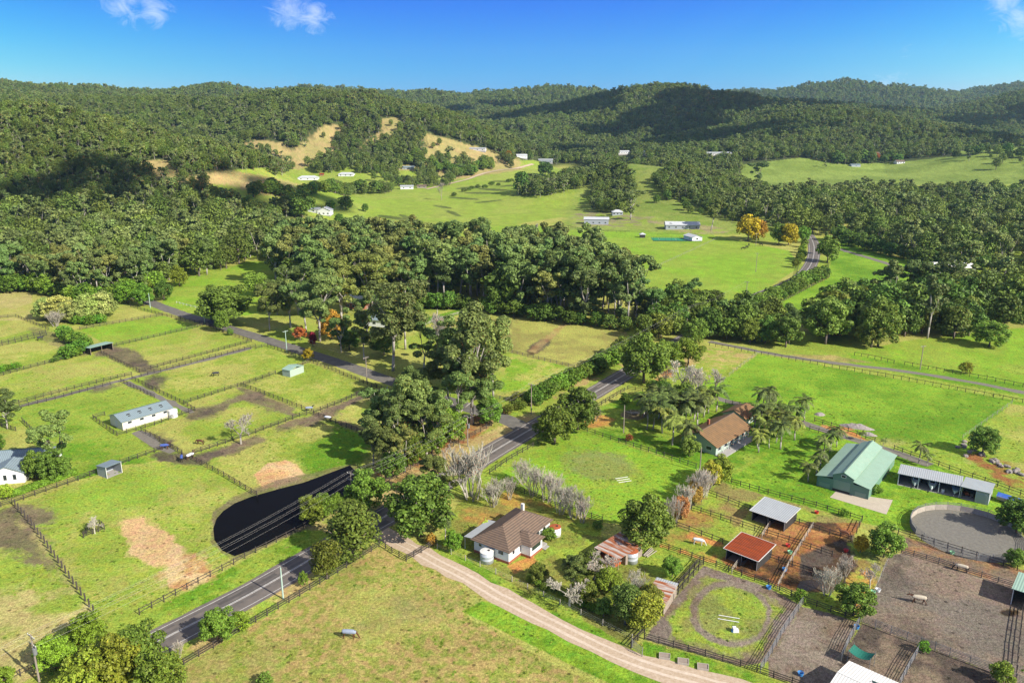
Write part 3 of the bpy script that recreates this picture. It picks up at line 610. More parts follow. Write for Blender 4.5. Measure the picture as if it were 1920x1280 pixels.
def broad(seed, h, nl, size, wid=.42, low=.03, key='broad', rough=1.0):
    rg = np.random.default_rng(seed); mb = MB(); clumps = []
    wobble_tube(mb, (0, 0, -.3), (0, 0, .45*h), .028*h, .018*h, rg, 6, 2, .02)
    for k in range(5):
        a = k*1.26+rg.random(); wobble_tube(mb, (0, 0, .2*h), (.3*h*math.cos(a), .3*h*math.sin(a), .6*h), .014*h, .005*h, rg, 4, 2, .05)
    n = 46
    for k in range(n):
        ph = k*2.39996+rg.random()*.5; u = 1-(k+.5)/n*1.75
        s = math.sqrt(max(0, 1-min(u*u, 1))); zc = (low+1)/2; zr = (1-low)/2
        q = rg.choice([.55, .8, .92, 1.0, 1.08])*rg.uniform(.93, 1.05)
        clumps.append((wid*h*s*math.cos(ph)*q*.85, wid*h*s*math.sin(ph)*q*.85, h*(zc+zr*u*.85*q), h*rg.uniform(.075, .145)*rough, .8))
    V, F = leaves(rg, clumps, nl, size, .3, .6)
    return new_mesh('crown', V, F, M[key]), mb.mesh('trunk', M['dbark'], True)
def bare(seed, h, depth=6, spreadk=.5, upk=.35, material='twig'):
    rg = np.random.default_rng(seed); mb = MB()
    def rec(p, d, L, r, k):
        q = p+d*L; mb.tube(p, q, r, r*.68, 3 if k < depth-2 else 5)
        if k == 0: return
        for j in range(3 if k > 1 else 4):
            nd = d+rg.normal(scale=spreadk, size=3); nd[2] += upk; nd /= np.linalg.norm(nd)
            rec(q if j else p+d*L*.7, nd, L*rg.uniform(.62, .84), max(r*.62, .034), k-1)
    for k in range(1): rec(np.zeros(3), np.array([0, 0, 1.]), h*.22, h*.022, depth)
    return mb.mesh('branches', M[material])
def multibare(seed, h, stems=6, depth=4):
    rg = np.random.default_rng(seed); mb = MB()
    def rec(p, d, L, r, k):
        q = p+d*L; mb.tube(p, q, r, r*.7, 3)
        if k == 0: return
        for j in range(3):
            nd = d+rg.normal(scale=.33, size=3); nd[2] += .45; nd /= np.linalg.norm(nd); rec(q if j else p+d*L*.6, nd, L*rg.uniform(.58, .78), max(r*.62, .034), k-1)
    for k in range(stems):
        a = rg.random()*6.28; d = np.array([.5*math.cos(a)*rg.random(), .5*math.sin(a)*rg.random(), 1.]); d /= np.linalg.norm(d)
        rec(np.array([.08*h*math.cos(a), .08*h*math.sin(a), 0]), d, h*.34, h*.012, depth)
    return mb.mesh('branches', M['twig'])
def palm(seed, h):
    rg = np.random.default_rng(seed); mb = MB(); wobble_tube(mb, (0, 0, -.2), (rg.normal()*.3, rg.normal()*.3, h*.8), .17, .11, rg, 6, 3, .01)
    top = np.array(mb.v[-1]); top = np.array([top[0], top[1], h*.8]); V, F = [], []
    for k in range(15):
        a = k*2.4; el = rg.uniform(-.35, 1.15); L = rg.uniform(2.7, 3.5); prev = top.copy(); dirn = np.array([math.cos(a)*math.cos(el), math.sin(a)*math.cos(el), math.sin(el)]); side = np.array([-math.sin(a), math.cos(a), 0])
        for sgm in range(9):
            q = prev+dirn*L/9
            for sg in (-1, 1):
                for f in (0, .5):
                    w0 = (.55*math.sin(math.pi*(sgm+f+.8)/10.5)+.05)*rg.uniform(.8, 1.15); c0 = prev+(q-prev)*f; c1 = prev+(q-prev)*(f+.42); n = len(V)
                    e0 = c0+side*sg*w0+dirn*.22+np.array([0, 0, -.55*w0]); e1 = c1+side*sg*w0*.9+dirn*.22+np.array([0, 0, -.6*w0])
                    V += [c0, c1, e1, e0]; F.append((n, n+1, n+2, n+3))
            prev = q; dirn = dirn+np.array([0, 0, -.20]); dirn /= np.linalg.norm(dirn)
    return new_mesh('fronds', V, np.array(F), M['palm']), mb.mesh('trunk', M['bark'], True)
H0 = 20.0
PR = dict(
 gum0=[gum(100+i, H0, 12500, .45, .23) for i in range(6)], gum1=[gum(120+i, H0, 5200, .68, .25, lod=1, under=i%2==0) for i in range(6)],
 broad0=[broad(200+i, 10, 7500, .42) for i in range(4)], broad1=[broad(220+i, 10, 2600, .68) for i in range(5)],
 shrub=[broad(240+i, 3, 1500, .24, .52, .0) for i in range(3)],
 tall0=[broad(260+i, 12, 6000, .45, .27, .06) for i in range(3)],
 bare=[(bare(300+i, 10),) for i in range(3)], mbare=[(multibare(320+i, 10, 12),) for i in range(3)],
 palm=[palm(340+i, 8) for i in range(3)],
)
PH = dict(gum0=H0, gum1=H0, broad0=10, broad1=10, shrub=3, tall0=12, bare=10, mbare=10, palm=8)
PN = dict(gum0=('crown', 'trunk'), gum1=('crown', 'trunk'), broad0=('crown', 'trunk'), broad1=('crown', 'trunk'), shrub=('crown', 'trunk'), tall0=('crown', 'trunk'), bare=('branches',), mbare=('branches',), palm=('fronds', 'trunk'))
def tree(name, kind, pos, h, label, cat, group=None, tint=(1, 1, 1), wide=1.0):
    s = h/PH[kind]; k = random.randrange(len(PR[kind])); z = pos[2] if len(pos) > 2 else gz(pos[0], pos[1])
    mesh = PR[kind][k]; rz = random.random()*6.28
    if len(mesh) == 1:
        o = link(name, mesh[0], None, (pos[0], pos[1], z), rz); o.scale = (s*wide, s*wide, s); tag(o, label, cat, group); o.color = (*tint, 1); return o
    o = thing(name, label, cat, (pos[0], pos[1], z), rz, group); o.scale = (s*wide, s*wide, s)
    for nm, d in zip(PN[kind], mesh):
        ch = link(nm, d, o)
        if nm != 'trunk': ch.color = (*tint, 1)
    return o
def vtree(name, kind, px, py, hpx, label, cat, group=None, tint=(1, 1, 1), wide=1.0, z=None):
    """a tree whose foot shows at (px, py) and which is hpx photo pixels tall"""
    p = at(px, py); dep = p[1]*math.cos(PITCH)+(CAMH-p[2])*math.sin(PITCH)
    d = ray(px, py-hpx); t = p[1]/d[1]; h = CAMH+d[2]*t-p[2]
    return tree(name, kind, p, max(h, .8), label, cat, group, tint, wide)
# ---- belts of trees with individuals
def scatter(poly, sp, zmin=None, jit=.42, seed=1):
    """jittered grid of ground points inside a polygon given in photo pixels"""
    Q = [at(*p)[:2] for p in poly]; xs = [q[0] for q in Q]; ys = [q[1] for q in Q]; rg = np.random.default_rng(seed)
    gx, gy = np.meshgrid(np.arange(min(xs), max(xs), sp), np.arange(min(ys), max(ys), sp)); gx = gx.ravel()+rg.uniform(-jit, jit, gx.size)*sp; gy = gy.ravel()+rg.uniform(-jit, jit, gy.size)*sp
    m = inpoly(gx, gy, Q); return gx[m], gy[m]
F1 = [(-800,430),(-800,556),(0,552),(60,546),(110,560),(180,570),(255,556),(300,540),(330,524),(400,514),(445,508),(465,490),(520,487),(545,492),(580,470),(520,440),(450,418),(420,385),(330,395),(180,400),(0,405)]
F2 = [(500,520),(545,560),(640,560),(740,575),(800,572),(845,570),(900,580),(960,590),(1060,604),(1180,620),(1205,596),(1180,555),(1130,525),(1050,508),(900,500),(760,492),(640,480),(570,478)]
F3 = [(1370,400),(1440,425),(1478,436),(1500,440),(1560,446),(1640,468),(1720,490),(1830,500),(2300,512),(2300,385),(1900,376),(1760,372),(1600,368),(1450,376)]
F4 = [(1500,640),(1570,662),(1620,662),(1700,646),(1790,640),(1850,622),(1930,610),(2120,600),(2120,540),(1850,548),(1700,566),(1600,590),(1530,612)]
F5 = [(1205,640),(1290,655),(1335,640),(1420,645),(1480,655),(1500,640),(1440,610),(1400,590),(1360,572),(1300,578),(1240,580),(1190,600)]
pts = []
for nm, poly, sp, kinds in (('left', F1, 9.6, .78), ('mid', F2, 9.4, .80), ('right', F3, 11.5, .6), ('clump', F4, 10.5, .08), ('junction', F5, 7, .22)):
    gx, gy = scatter(poly, sp, seed=len(nm))
    gz_ = ground_z(gx, gy)[0]
    for x, y, z in zip(gx, gy, gz_):
        pts.append((math.hypot(x, y), nm, 'gum' if random.random() < kinds else 'broad', x, y, z))
pts.sort(); cnt = {'gum': 0, 'broad': 0}; rest = []
def where(nm, kd, px, py):
    w = {'gum': 'gum tree', 'broad': 'leafy tree'}[kd]
    if nm == 'left':
        s_ = 'at the left edge' if px < 90 else 'above the pale silvery grove' if px < 220 else 'beside the mouth of the side road' if px < 330 else 'behind the small green clearing' if px < 470 else 'at the right end'
        r_ = 'front row' if py > 520 else 'second row' if py > 490 else 'middle' if py > 450 else 'back'
        return '%s of the left forest %s, %s' % (w, s_, r_)
    if nm == 'mid':
        s_ = 'left end' if px < 640 else 'part behind the brick cottage' if px < 760 else 'part behind the dead white tree' if px < 900 else 'part above the brown-edged field' if px < 1050 else 'right end'
        r_ = 'front row' if py > 568 else 'second row' if py > 545 else 'middle' if py > 520 else 'back row'
        return '%s in the %s of the central belt, %s' % (w, r_, s_)
    if nm == 'right':
        s_ = 'behind the golden trees' if px < 1520 else 'behind the field track' if px < 1640 else 'around the striped silver roof' if px < 1760 else 'behind the right farmhouse'
        r_ = 'front row' if py > 455 else 'middle rows' if py > 415 else 'back rows'
        return '%s of the right-hand woods %s, %s' % (w, s_, r_)
    if nm == 'clump':
        s_ = 'left end' if px < 1590 else 'middle' if px < 1750 else 'right end'
        r_ = 'front' if py > 625 else 'centre' if py > 590 else 'back'
        return '%s at the %s of the dark grove above the grass lane, %s' % (w, r_, s_)
    s_ = 'left' if px < 1300 else 'right' if px > 1400 else 'middle'
    return '%s in the %s part of the thicket over the main road' % (w, s_)
road_c = c
for d_, nm, kd, x, y, z in pts:
    if np.min(np.hypot(road_c[:, 0]-x, road_c[:, 1]-y)) < 4.8: continue
    if not -40 < float(project(x, y, z)[0]) < 1960: rest.append((x, y, z, kd)); continue
    if cnt[kd] >= (245 if kd == 'gum' else 105): rest.append((x, y, z, kd)); continue
    cnt[kd] += 1
    h = {'left': 21, 'mid': 27, 'right': 23, 'clump': 24, 'junction': 17}[nm]*random.uniform(.72, 1.15)*(1 if kd == 'gum' else .72)
    tn = random.choice([(1, 1, 1), (.85, .95, .8), (1.25, 1.05, .9), (1.0, 1.1, 1.0), (.75, .95, .85)])
    if nm == 'left' and kd == 'broad' and random.random() < .4: tn = (1.5, 1.7, .7)
    if nm == 'junction': tn = (tn[0]*1.1, tn[1]*1.1, tn[2])
    lod = ('0' if y < 300 else '1'); lb_ = where(nm, kd, *[float(q) for q in project(x, y, z)])
    tree('gum_tree' if kd == 'gum' else 'broadleaf_tree', kd+lod, (x, y, z), h, lb_, 'tree', lb_.replace('tree', 'trees', 1), tn)
# ---- far forest as one mass on the hills
# ------------------------------------------------------------------ fences
M['black_timber'] = mat('black_timber', (.045, .036, .031), noise=(2, .6, (.09, .075, .065)))
M['grey_timber'] = mat('grey_timber', (.20, .17, .14), noise=(2, .7, (.11, .09, .08)))
M['pale_timber'] = mat('pale_timber', (.42, .37, .30), noise=(2, .6, (.28, .24, .20)))
M['white_paint'] = mat('white_paint', (.78, .77, .74), noise=(1, .25, (.62, .61, .58)))
M['steel'] = mat('galvanised_steel', (.20, .20, .20), rough=.6, noise=(2, .5, (.13, .13, .13)))
M['wire'] = mat('fence_wire', (.45, .44, .42), rough=.6)
def post_mesh(nm, s, h, m):
    return MB().box(-s/2, s/2, -s/2, s/2, -.2, h).mesh('post', M[m])
POST = {k: post_mesh(k, *v) for k, v in dict(black=(.145, 1.4, 'black_timber'), grey=(.15, 1.35, 'grey_timber'), pale=(.13, 1.3, 'pale_timber'), steel=(.09, 1.75, 'steel'), wire=(.12, 1.25, 'pale_timber'), row=(.24, 1.7, 'black_timber'), white=(.10, .9, 'white_paint')).items()}
RAILS = dict(black=([.45, .85, 1.25], .05, .115, 'black_timber'), black2=([.62, 1.22], .05, .12, 'black_timber'), grey=([.45, .82, 1.2], .05, .12, 'grey_timber'), pale=([.5, .85, 1.2], .045, .10, 'pale_timber'),
             steel=([.35, .62, .89, 1.16, 1.43, 1.68], .045, .055, 'steel'), wire=([.4, .75, 1.1], .014, .014, 'wire'), row=([], 0, 0, 'black_timber'), white=([.45, .8], .04, .10, 'white_paint'), toprail=([1.28], .06, .12, 'black_timber'))
POST['black2'] = POST['black']; POST['toprail'] = POST['black']
def fence(px, label, style='black', sp=2.5, off=0.0, group=None, world=None):
    P = [np.array(q[:2]) for q in (world or [at(*p) for p in px])]
    if off:
        T = P[-1]-P[0]; T /= np.linalg.norm(T); P = [q+np.array([-T[1], T[0]])*off for q in P]
    o0 = P[0]; z0 = gz(*o0); root = thing('fence', label, 'fence', (o0[0], o0[1], z0), 0, group)
    ps, tot = [], 0
    for a, b in zip(P[:-1], P[1:]):
        L = np.linalg.norm(b-a); tot += L
    s_ = max(sp, tot/95)
    nodes = []
    for a, b in zip(P[:-1], P[1:]):
        L = np.linalg.norm(b-a); n = max(1, round(L/s_)); ang = math.atan2(b[1]-a[1], b[0]-a[0])
        for k in range(n): nodes.append((a+(b-a)*k/n, ang))
    nodes.append((P[-1], ang)); zs = [gz(*q[0])-z0 for q in nodes]
    for (q, an), z in zip(nodes, zs):
        c_ = link('post', POST[style], root, (q[0]-o0[0], q[1]-o0[1], z), an+random.uniform(-.05, .05)); c_.scale = (1, 1, random.uniform(.94, 1.05))
    hs, w_, h_, m_ = RAILS[style]
    for hh in hs:
        mb = MB()
        for i in range(len(nodes)-1):
            a, b = nodes[i][0]-o0, nodes[i+1][0]-o0; nn = np.array([math.sin(nodes[i][1]), -math.cos(nodes[i][1])])*.09
            mb.beam((a[0]+nn[0], a[1]+nn[1], zs[i]+hh+random.uniform(-.03, .03)), (b[0]+nn[0], b[1]+nn[1], zs[i+1]+hh+random.uniform(-.03, .03)), w_, h_)
        mb.build('rail', M[m_], root)
    return root
FE = [
 ([(-60,601),(30,594),(92,619)], 'dark rail fence at the left edge, highest of the left-hand paddock fences', 'black'),
 ([(-60,663),(88,629)], 'dark rail fence below the flat tan paddock at the left edge, ending at the hedge', 'black'),
 ([(-60,659),(86,624)], 'twin of the dark fence below the flat tan paddock, on its far side', 'black'),
 ([(-60,722),(45,693),(170,661)], 'dark fence running from the left edge to the double-bay field shelter', 'black'),
 ([(245,576),(305,592),(383,609),(412,621),(472,641)], 'dark fence beside the side road from the top corner down to the rounded bend', 'black'),
 ([(150,618),(200,609),(305,592)], 'dark fence from the long hedge to the side road, above the green paddock', 'black'),
 ([(207,651),(300,630),(380,611)], 'dark fence from the double-bay shelter up to the roadside power pole', 'black'),
 ([(472,641),(283,692),(262,699)], 'dark fence on the far side of the paddock lane, right half', 'black'),
 ([(247,703),(140,729),(20,761)], 'dark fence on the far side of the paddock lane, left half', 'black'),
 ([(480,651),(370,678),(265,706)], 'dark fence on the near side of the paddock lane, right half', 'black'),
 ([(207,721),(120,744),(20,770)], 'dark fence on the near side of the paddock lane, left half', 'black'),
 ([(190,663),(262,698)], 'short dark fence running down from the double-bay shelter to the lane', 'black'),
 ([(248,711),(300,737),(345,758),(366,770)], 'dark fence on the right of the short lane to the white stable', 'black'),
 ([(227,716),(290,746)], 'dark fence on the left of the short lane to the white stable', 'black'),
 ([(345,757),(480,714),(517,701)], 'dark fence from the stable corner to the green single-bay shelter', 'black'),
 ([(548,692),(578,680)], 'short dark fence between the green shelter and the roadside fence', 'black'),
 ([(452,724),(480,733),(575,770)], 'dark fence running from below the green shelter to the four-way corner', 'black'),
 ([(480,654),(502,649),(575,676),(630,697),(697,725),(745,739)], 'long dark fence along the side road, lower half', 'black'),
 ([(705,725),(640,755),(588,775),(562,781),(480,812),(362,852)], 'long dark fence crossing the paddocks through the four-way corner', 'black'),
 ([(588,777),(640,798),(700,820)], 'dark fence from the four-way corner down to the tall roadside gums', 'black'),
 ([(197,779),(175,785),(220,817),(290,797),(366,769)], 'dark fence wrapped round the white stable', 'black'),
 ([(265,808),(300,827),(342,851)], 'dark fence from the stable fence down to the horse corner', 'black'),
 ([(320,837),(226,871)], 'dark fence between the blue-rugged horse and the grey field shelter', 'black'),
 ([(190,884),(147,901),(23,944),(-40,962)], 'dark fence below the clipped hedge of the green-roofed cottage', 'black'),
 ([(42,790),(75,822),(110,860),(140,890)], 'dark fence between the cottage garden and the big left paddock', 'black'),
 ([(-40,790),(-5,798),(30,808)], 'short dark fence at the left edge above the cottage lawn', 'black'),
 ([(359,860),(420,893),(482,930)], 'dark fence from the horse corner down to the dark pond', 'black'),
 ([(29,949),(60,985),(110,1055),(176,1149)], 'row of thick dark posts between the two lower left paddocks', 'row'),
 ([(262,1152),(372,1093),(480,1036),(537,1007),(600,974)], 'dark two-rail fence along the main road, beside the pond', 'black2'),
 ([(716,910),(770,880),(822,853)], 'dark fence at the foot of the bushes above the brown verge', 'black'),
 ([(840,842),(880,821),(922,798)], 'dark fence below the power pole at the road junction', 'black'),
 ([(-20,1298),(67,1252),(135,1222)], 'dark fence in the bottom left corner beside the leaning power pole', 'black2'),
 ([(345,1247),(427,1199),(480,1166),(600,1095),(711,1025)], 'long dark fence along the near side of the main road', 'black'),
 ([(711,1020),(735,1036),(762,1052)], 'dark fence panel on the paddock corner by the driveway entrance', 'black'),
 ([(762,1052),(790,1036),(818,1018)], 'dark gate-like fence across the corner of the driveway entrance', 'black'),
 ([(1087,805),(1160,829),(1245,856),(1305,877)], 'dark fence between the round green paddock and the brown-roofed house', 'black2'),
 ([(918,889),(960,860),(1027,822)], 'dark fence on the right of the main road beside the round green paddock', 'black2'),
 ([(1030,820),(1075,795),(1120,764),(1177,730),(1205,735)], 'dark fence between the main road and the palm garden', 'black2'),
 ([(967,920),(1050,950),(1129,978)], 'dark fence behind the white house, half hidden by bare trees', 'black'),
 ([(1352,897),(1323,924),(1296,955),(1258,991),(1233,1023)], 'dark fence running down beside the red autumn trees', 'black'),
 ([(1355,901),(1440,926),(1530,950),(1616,977)], 'dark fence between the green barn lawn and the horse pens', 'black2'),
 ([(1616,977),(1606,999)], 'very short dark fence closing the end of the top pen', 'black2'),
 ([(1323,924),(1365,940),(1406,957)], 'dark fence ending at the silver-roofed shelter', 'black2'),
 ([(1480,976),(1536,995),(1595,1015)], 'dark fence between the two brown pens right of the silver roof', 'black2'),
 ([(1296,955),(1370,979),(1438,1002),(1500,1022),(1560,1043)], 'dark fence passing between the silver-roofed and red-roofed shelters', 'black2'),
 ([(1269,987),(1315,1004),(1355,1019)], 'dark fence ending at the red-roofed shelter', 'black2'),
 ([(1434,1045),(1485,1062),(1548,1083)], 'dark fence right of the red-roofed shelter beside the muddy pens', 'black2'),
 ([(1233,1023),(1319,1054),(1440,1097),(1505,1128),(1612,1166)], 'long dark fence below the two open shelters', 'black'),
 ([(1612,1166),(1700,1200),(1780,1230),(1857,1259),(1930,1290)], 'pipe fence along the near side of the big grey yard', 'steel'),
 ([(1319,1058),(1280,1103),(1244,1147),(1183,1214)], 'tall dark fence on the left of the small ring paddock', 'black'),
 ([(1312,1054),(1272,1100),(1236,1144)], 'second dark fence beside the rusty lean-to', 'black'),
 ([(1208,1198),(1290,1221),(1388,1249),(1450,1270),(1520,1295)], 'dark fence on the near side of the small ring paddock', 'black'),
 ([(1505,1134),(1470,1185),(1440,1238),(1425,1262)], 'dark pipe fence on the right of the small ring paddock', 'steel'),
 ([(1612,1168),(1592,1205),(1577,1240)], 'pipe fence running down to the green shade cloth', 'steel'),
 ([(1684,1000),(1750,1019),(1830,1044),(1907,1069)], 'dark fence between the round yard and the brown horse race', 'black2'),
 ([(1690,1036),(1760,1056),(1840,1082),(1935,1112)], 'pale weathered fence along the top of the big grey yard', 'grey'),
 ([(1670,1043),(1645,1100),(1616,1165)], 'pale wire fence on the left of the big grey yard', 'wire'),
 ([(1918,1143),(1910,1210),(1903,1295)], 'dark pipe fence at the right end of the big grey yard', 'black'),
 ([(1524,989),(1503,1022),(1480,1060),(1458,1104)], 'pale timber cross fence between the brown and the dark pens', 'pale'),
 ([(1724,1222),(1706,1252),(1686,1290)], 'white-topped pipe fence in the lower yard beside the small bush', 'steel'),
 ([(1443,986),(1428,1010)], 'short pale rail under the silver-roofed shelter', 'pale'),
 ([(1388,1052),(1372,1075)], 'short pale rail under the red-roofed shelter', 'pale'),
 ([(1527,790),(1590,810),(1640,828)], 'dark fence above the farm track behind the green barn', 'black2'),
 ([(1676,843),(1740,866),(1800,888),(1870,912),(1935,936)], 'dark fence behind the boat carport', 'black2'),
 ([(1518,806),(1552,816)], 'short dark fence beside the palms left of the green barn', 'black2'),
 ([(1330,648),(1440,667),(1560,689),(1690,712),(1810,735),(1935,759)], 'long single-rail fence between the grass lane and the lush field', 'toprail'),
 ([(1602,666),(1640,673),(1676,682)], 'short single-rail fence beside the grove above the grass lane', 'toprail'),
 ([(1696,684),(1770,698),(1850,712),(1935,729)], 'single-rail fence along the upper side of the grass lane', 'toprail'),
 ([(1424,662),(1395,683),(1367,705)], 'low wire fence line across the corner of the lush field', 'wire'),
 ([(1897,757),(1850,790),(1805,822)], 'low wire fence line between the lush field and the dry field at the right', 'wire'),
 ([(1360,757),(1400,762),(1440,770)], 'brown rail fence beyond the palms of the brown-roofed house', 'black'),
 ([(960,662),(1010,674),(1077,690)], 'grey rail fence across the field in the middle of the valley', 'grey'),
 ([(925,745),(950,752),(978,760)], 'short grey fence beside the scrub at the road junction', 'grey'),
 ([(1400,603),(1470,565),(1555,520),(1552,496)], 'dark fence on the right of the climbing main road', 'black'),
 ([(1395,568),(1450,540),(1492,520),(1497,500)], 'dark fence on the left of the climbing main road', 'black'),
 ([(792,612),(830,598),(877,584)], 'pale rail fence behind the dead tree in the middle', 'pale'),
 ([(331,568),(350,573),(374,579)], 'row of low white rails beside the side road', 'white'),
 ([(1195,517),(1260,487),(1345,447)], 'thin fence line crossing the big bright field', 'wire'),
 ([(1062,425),(1100,433),(1180,436)], 'dark fence in front of the far grey shed', 'black2'),
 ([(820,1028),(900,1062),(960,1090),(1050,1133),(1130,1172),(1185,1200)], 'pale wire fence with short posts along the driveway garden', 'wire'),
 ([(1185,1214),(1204,1230)], 'steel farm gate at the bend of the driveway', 'steel'),
]
for px, lb, st in FE:
    dist = at(*px[0])[1]
    fence(px, lb, st, {'row': 2.6, 'wire': 4.5, 'steel': 2.4}.get(st, 2.5) if dist < 330 else 3.2)
# square tree guard round the small bare tree
fence([(157,1008),(174,1001),(196,992),(187,984),(172,987),(157,1008)], 'small square tree guard of dark rails round the lone bare tree', 'black', 1.6)
# ------------------------------------------------------------------ buildings
def corr(name, col, axis='x', rough=.45, rust=None, metal=.15, amt=.3):
    return mat(name, col, rough=.6, metal=0, spec=.2, wave=(axis, 14, amt, .02), streak=rust, noise=(.6, .35, tuple(c_*.75 for c_ in col)))
RF = dict(
 grey_x=corr('grey_metal_roof', (.23, .29, .31), 'x'), silver_x=corr('silver_metal_roof', (.42, .44, .44), 'x'), silver_y=corr('silver_metal_roof_b', (.40, .43, .43), 'y'),
 green_y=corr('green_metal_roof', (.30, .44, .33), 'y'), green_x=corr('green_metal_roof_b', (.32, .46, .36), 'x'), cream=corr('cream_metal_roof', (.80, .78, .72), 'x', rust=((.7, .66, .58), (.3, .8, .3), .5, .8)),
 red=corr('red_rusty_roof', (.31, .060, .014), 'x', rust=((.19, .045, .015), (.4, 1.5, 1), .45, .7), metal=.05),
 rust=mat('rusty_iron_roof', (.52, .46, .41), rough=.7, wave=('y', 9, .3, .03), streak=((.34, .11, .04), (.25, 1.5, 1), .44, .56), noise=(.5, .5, (.30, .12, .05))),
 tile=mat('brown_tiles', (.21, .14, .095), rough=.85, wave=('z', 26, .45, .04), noise=(1.2, .7, (.13, .095, .075))),
 tile2=mat('orange_brown_tiles', (.25, .14, .062), rough=.85, wave=('z', 30, .35, .03), noise=(.6, .8, (.16, .10, .05))),
 white=corr('white_metal_roof', (.56, .57, .57), 'x'), teal=corr('teal_green_roof', (.05, .22, .12), 'x'),
)
WL = dict(cream=mat('cream_wall', (.66, .62, .50), noise=(.7, .3, (.52, .49, .40)), rough=.7), white=mat('white_wall', (.74, .74, .72), noise=(.8, .3, (.6, .6, .57)), rough=.7),
 green=mat('green_steel_wall', (.15, .27, .20), rough=.55, wave=('z', 16, .15, .02), noise=(.4, .4, (.11, .2, .15))), sage=mat('sage_wall', (.36, .43, .36), rough=.7, noise=(.8, .3, (.3, .36, .3))),
 dark=mat('dark_shed_wall', (.035, .032, .03), rough=.8), steel=mat('grey_steel_wall', (.36, .39, .41), rough=.5, wave=('z', 14, .15, .02)), brick=mat('red_brick', (.34, .12, .06), rough=.9, noise=(3, .6, (.22, .08, .05)), bump=(10, .5, .02)),
 timber=mat('weathered_boards', (.33, .27, .21), rough=.9, noise=(1.5, .7, (.2, .15, .12))), frame=mat('window_frame', (.72, .72, .70)), glass=mat('window_glass', (.02, .028, .035), rough=.08, spec=.6),
 trim=mat('pale_trim', (.62, .60, .55)), dtrim=mat('dark_trim', (.10, .16, .13)), door=mat('roller_door', (.22, .33, .25), rough=.5, wave=('z', 30, .2, .02)), gdoor=mat('grey_roller_door', (.34, .37, .39), rough=.5, wave=('z', 30, .2, .02)),
 slab=mat('slab', (.36, .34, .31), rough=.9, noise=(1, .5, (.26, .24, .22))), dirtf=mat('shed_floor', (.30, .24, .19), rough=.95, noise=(1, .6, (.18, .14, .11))))
def frame_of(A, B, C=None, w=None):
    """origin, rotation, length, width from ground pixels: A to B is the front, C the far corner behind A"""
    a, b = np.array(at(*A)[:2]), np.array(at(*B)[:2]); d = b-a; L = np.linalg.norm(d); ang = math.atan2(d[1], d[0])
    if C is not None:
        c_ = np.array(at(*C)[:2])-a; w = -d[1]/L*c_[0]+d[0]/L*c_[1]
    return (a[0], a[1], gz(*a)), ang, L, w
def frame_top(A, B, C, z):
    a, b, c_ = [np.array(at(*q, z=z)[:2]) for q in (A, B, C)]; d = b-a; L = np.linalg.norm(d); an = math.atan2(d[1], d[0]); v = c_-a
    return (a[0], a[1], 0), an, L, -d[1]/L*v[0]+d[0]/L*v[1]
def gable(root, L, Wd, h, rise, roof, wall, axis='x', ov=.4, t=.12, trim=None, y0=0, x0=0, nm='roof', wallname='wall', make_wall=True, hip=0):
    """walls x0..x0+L, y0..y0+Wd; ridge along axis"""
    x1, y1 = x0+L, y0+Wd
    if make_wall:
        mb = MB()
        if axis == 'x' and not hip:
            ym = (y0+y1)/2
            mb.add([(x0,y0,-.3),(x1,y0,-.3),(x1,y1,-.3),(x0,y1,-.3),(x0,y0,h),(x1,y0,h),(x1,y1,h),(x0,y1,h),(x0,ym,h+rise),(x1,ym,h+rise)],
                   [(0,1,5,4),(2,3,7,6),(1,2,6,9,5),(3,0,4,8,7),(4,5,9,8),(8,9,6,7),(3,2,1,0)])
        elif axis == 'y' and not hip:
            xm = (x0+x1)/2
            mb.add([(x0,y0,-.3),(x1,y0,-.3),(x1,y1,-.3),(x0,y1,-.3),(x0,y0,h),(x1,y0,h),(x1,y1,h),(x0,y1,h),(xm,y0,h+rise),(xm,y1,h+rise)],
                   [(0,1,5,8,4),(2,3,7,9,6),(1,2,6,5),(3,0,4,7),(4,8,9,7),(8,5,6,9),(3,2,1,0)])
        else: mb.box(x0, x1, y0, y1, -.3, h)
        mb.build(wallname, wall, root)
    mb = MB(); X0, X1, Y0, Y1 = x0-ov, x1+ov, y0-ov, y1+ov
    if axis == 'x':
        ym = (y0+y1)/2; k = rise/(Wd/2); e = h-k*ov+t+.02; r_ = h+rise+t+.02; hx = hip*(Wd/2+ov)
        a, b, c_, d_ = (X0, Y0, e), (X1, Y0, e), (X1, Y1, e), (X0, Y1, e); p, q = (X0+hx, ym, r_), (X1-hx, ym, r_)
        if hip and q[0] <= p[0]+.05: p = q = ((X0+X1)/2, ym, r_)
        mb.slab(a, b, q, p, t); mb.slab(p, q, c_, d_, t)
        if hip: mb.tri_slab(b, c_, q, t); mb.tri_slab(d_, a, p, t)
    else:
        xm = (x0+x1)/2; k = rise/(L/2); e = h-k*ov+t+.02; r_ = h+rise+t+.02; hy = hip*(L/2+ov)
        a, b, c_, d_ = (X0, Y0, e), (X1, Y0, e), (X1, Y1, e), (X0, Y1, e); p, q = (xm, Y0+hy, r_), (xm, Y1-hy, r_)
        if hip and q[1] <= p[1]+.05: p = q = (xm, (Y0+Y1)/2, r_)
        mb.slab(b, c_, q, p, t); mb.slab(p, q, d_, a, t)
        if hip: mb.tri_slab(a, b, p, t); mb.tri_slab(c_, d_, q, t)
    rf = mb.build(nm, roof, root)
    if trim is not None:
        tb = MB()
        if axis == 'x': tb.beam((p[0], p[1], p[2]+.02), (q[0], q[1], q[2]+.02), .3, .06)
        else: tb.beam((p[0], p[1], p[2]+.02), (q[0], q[1], q[2]+.02), .3, .06)
        tb.build('ridge_cap', trim, rf)
    return rf
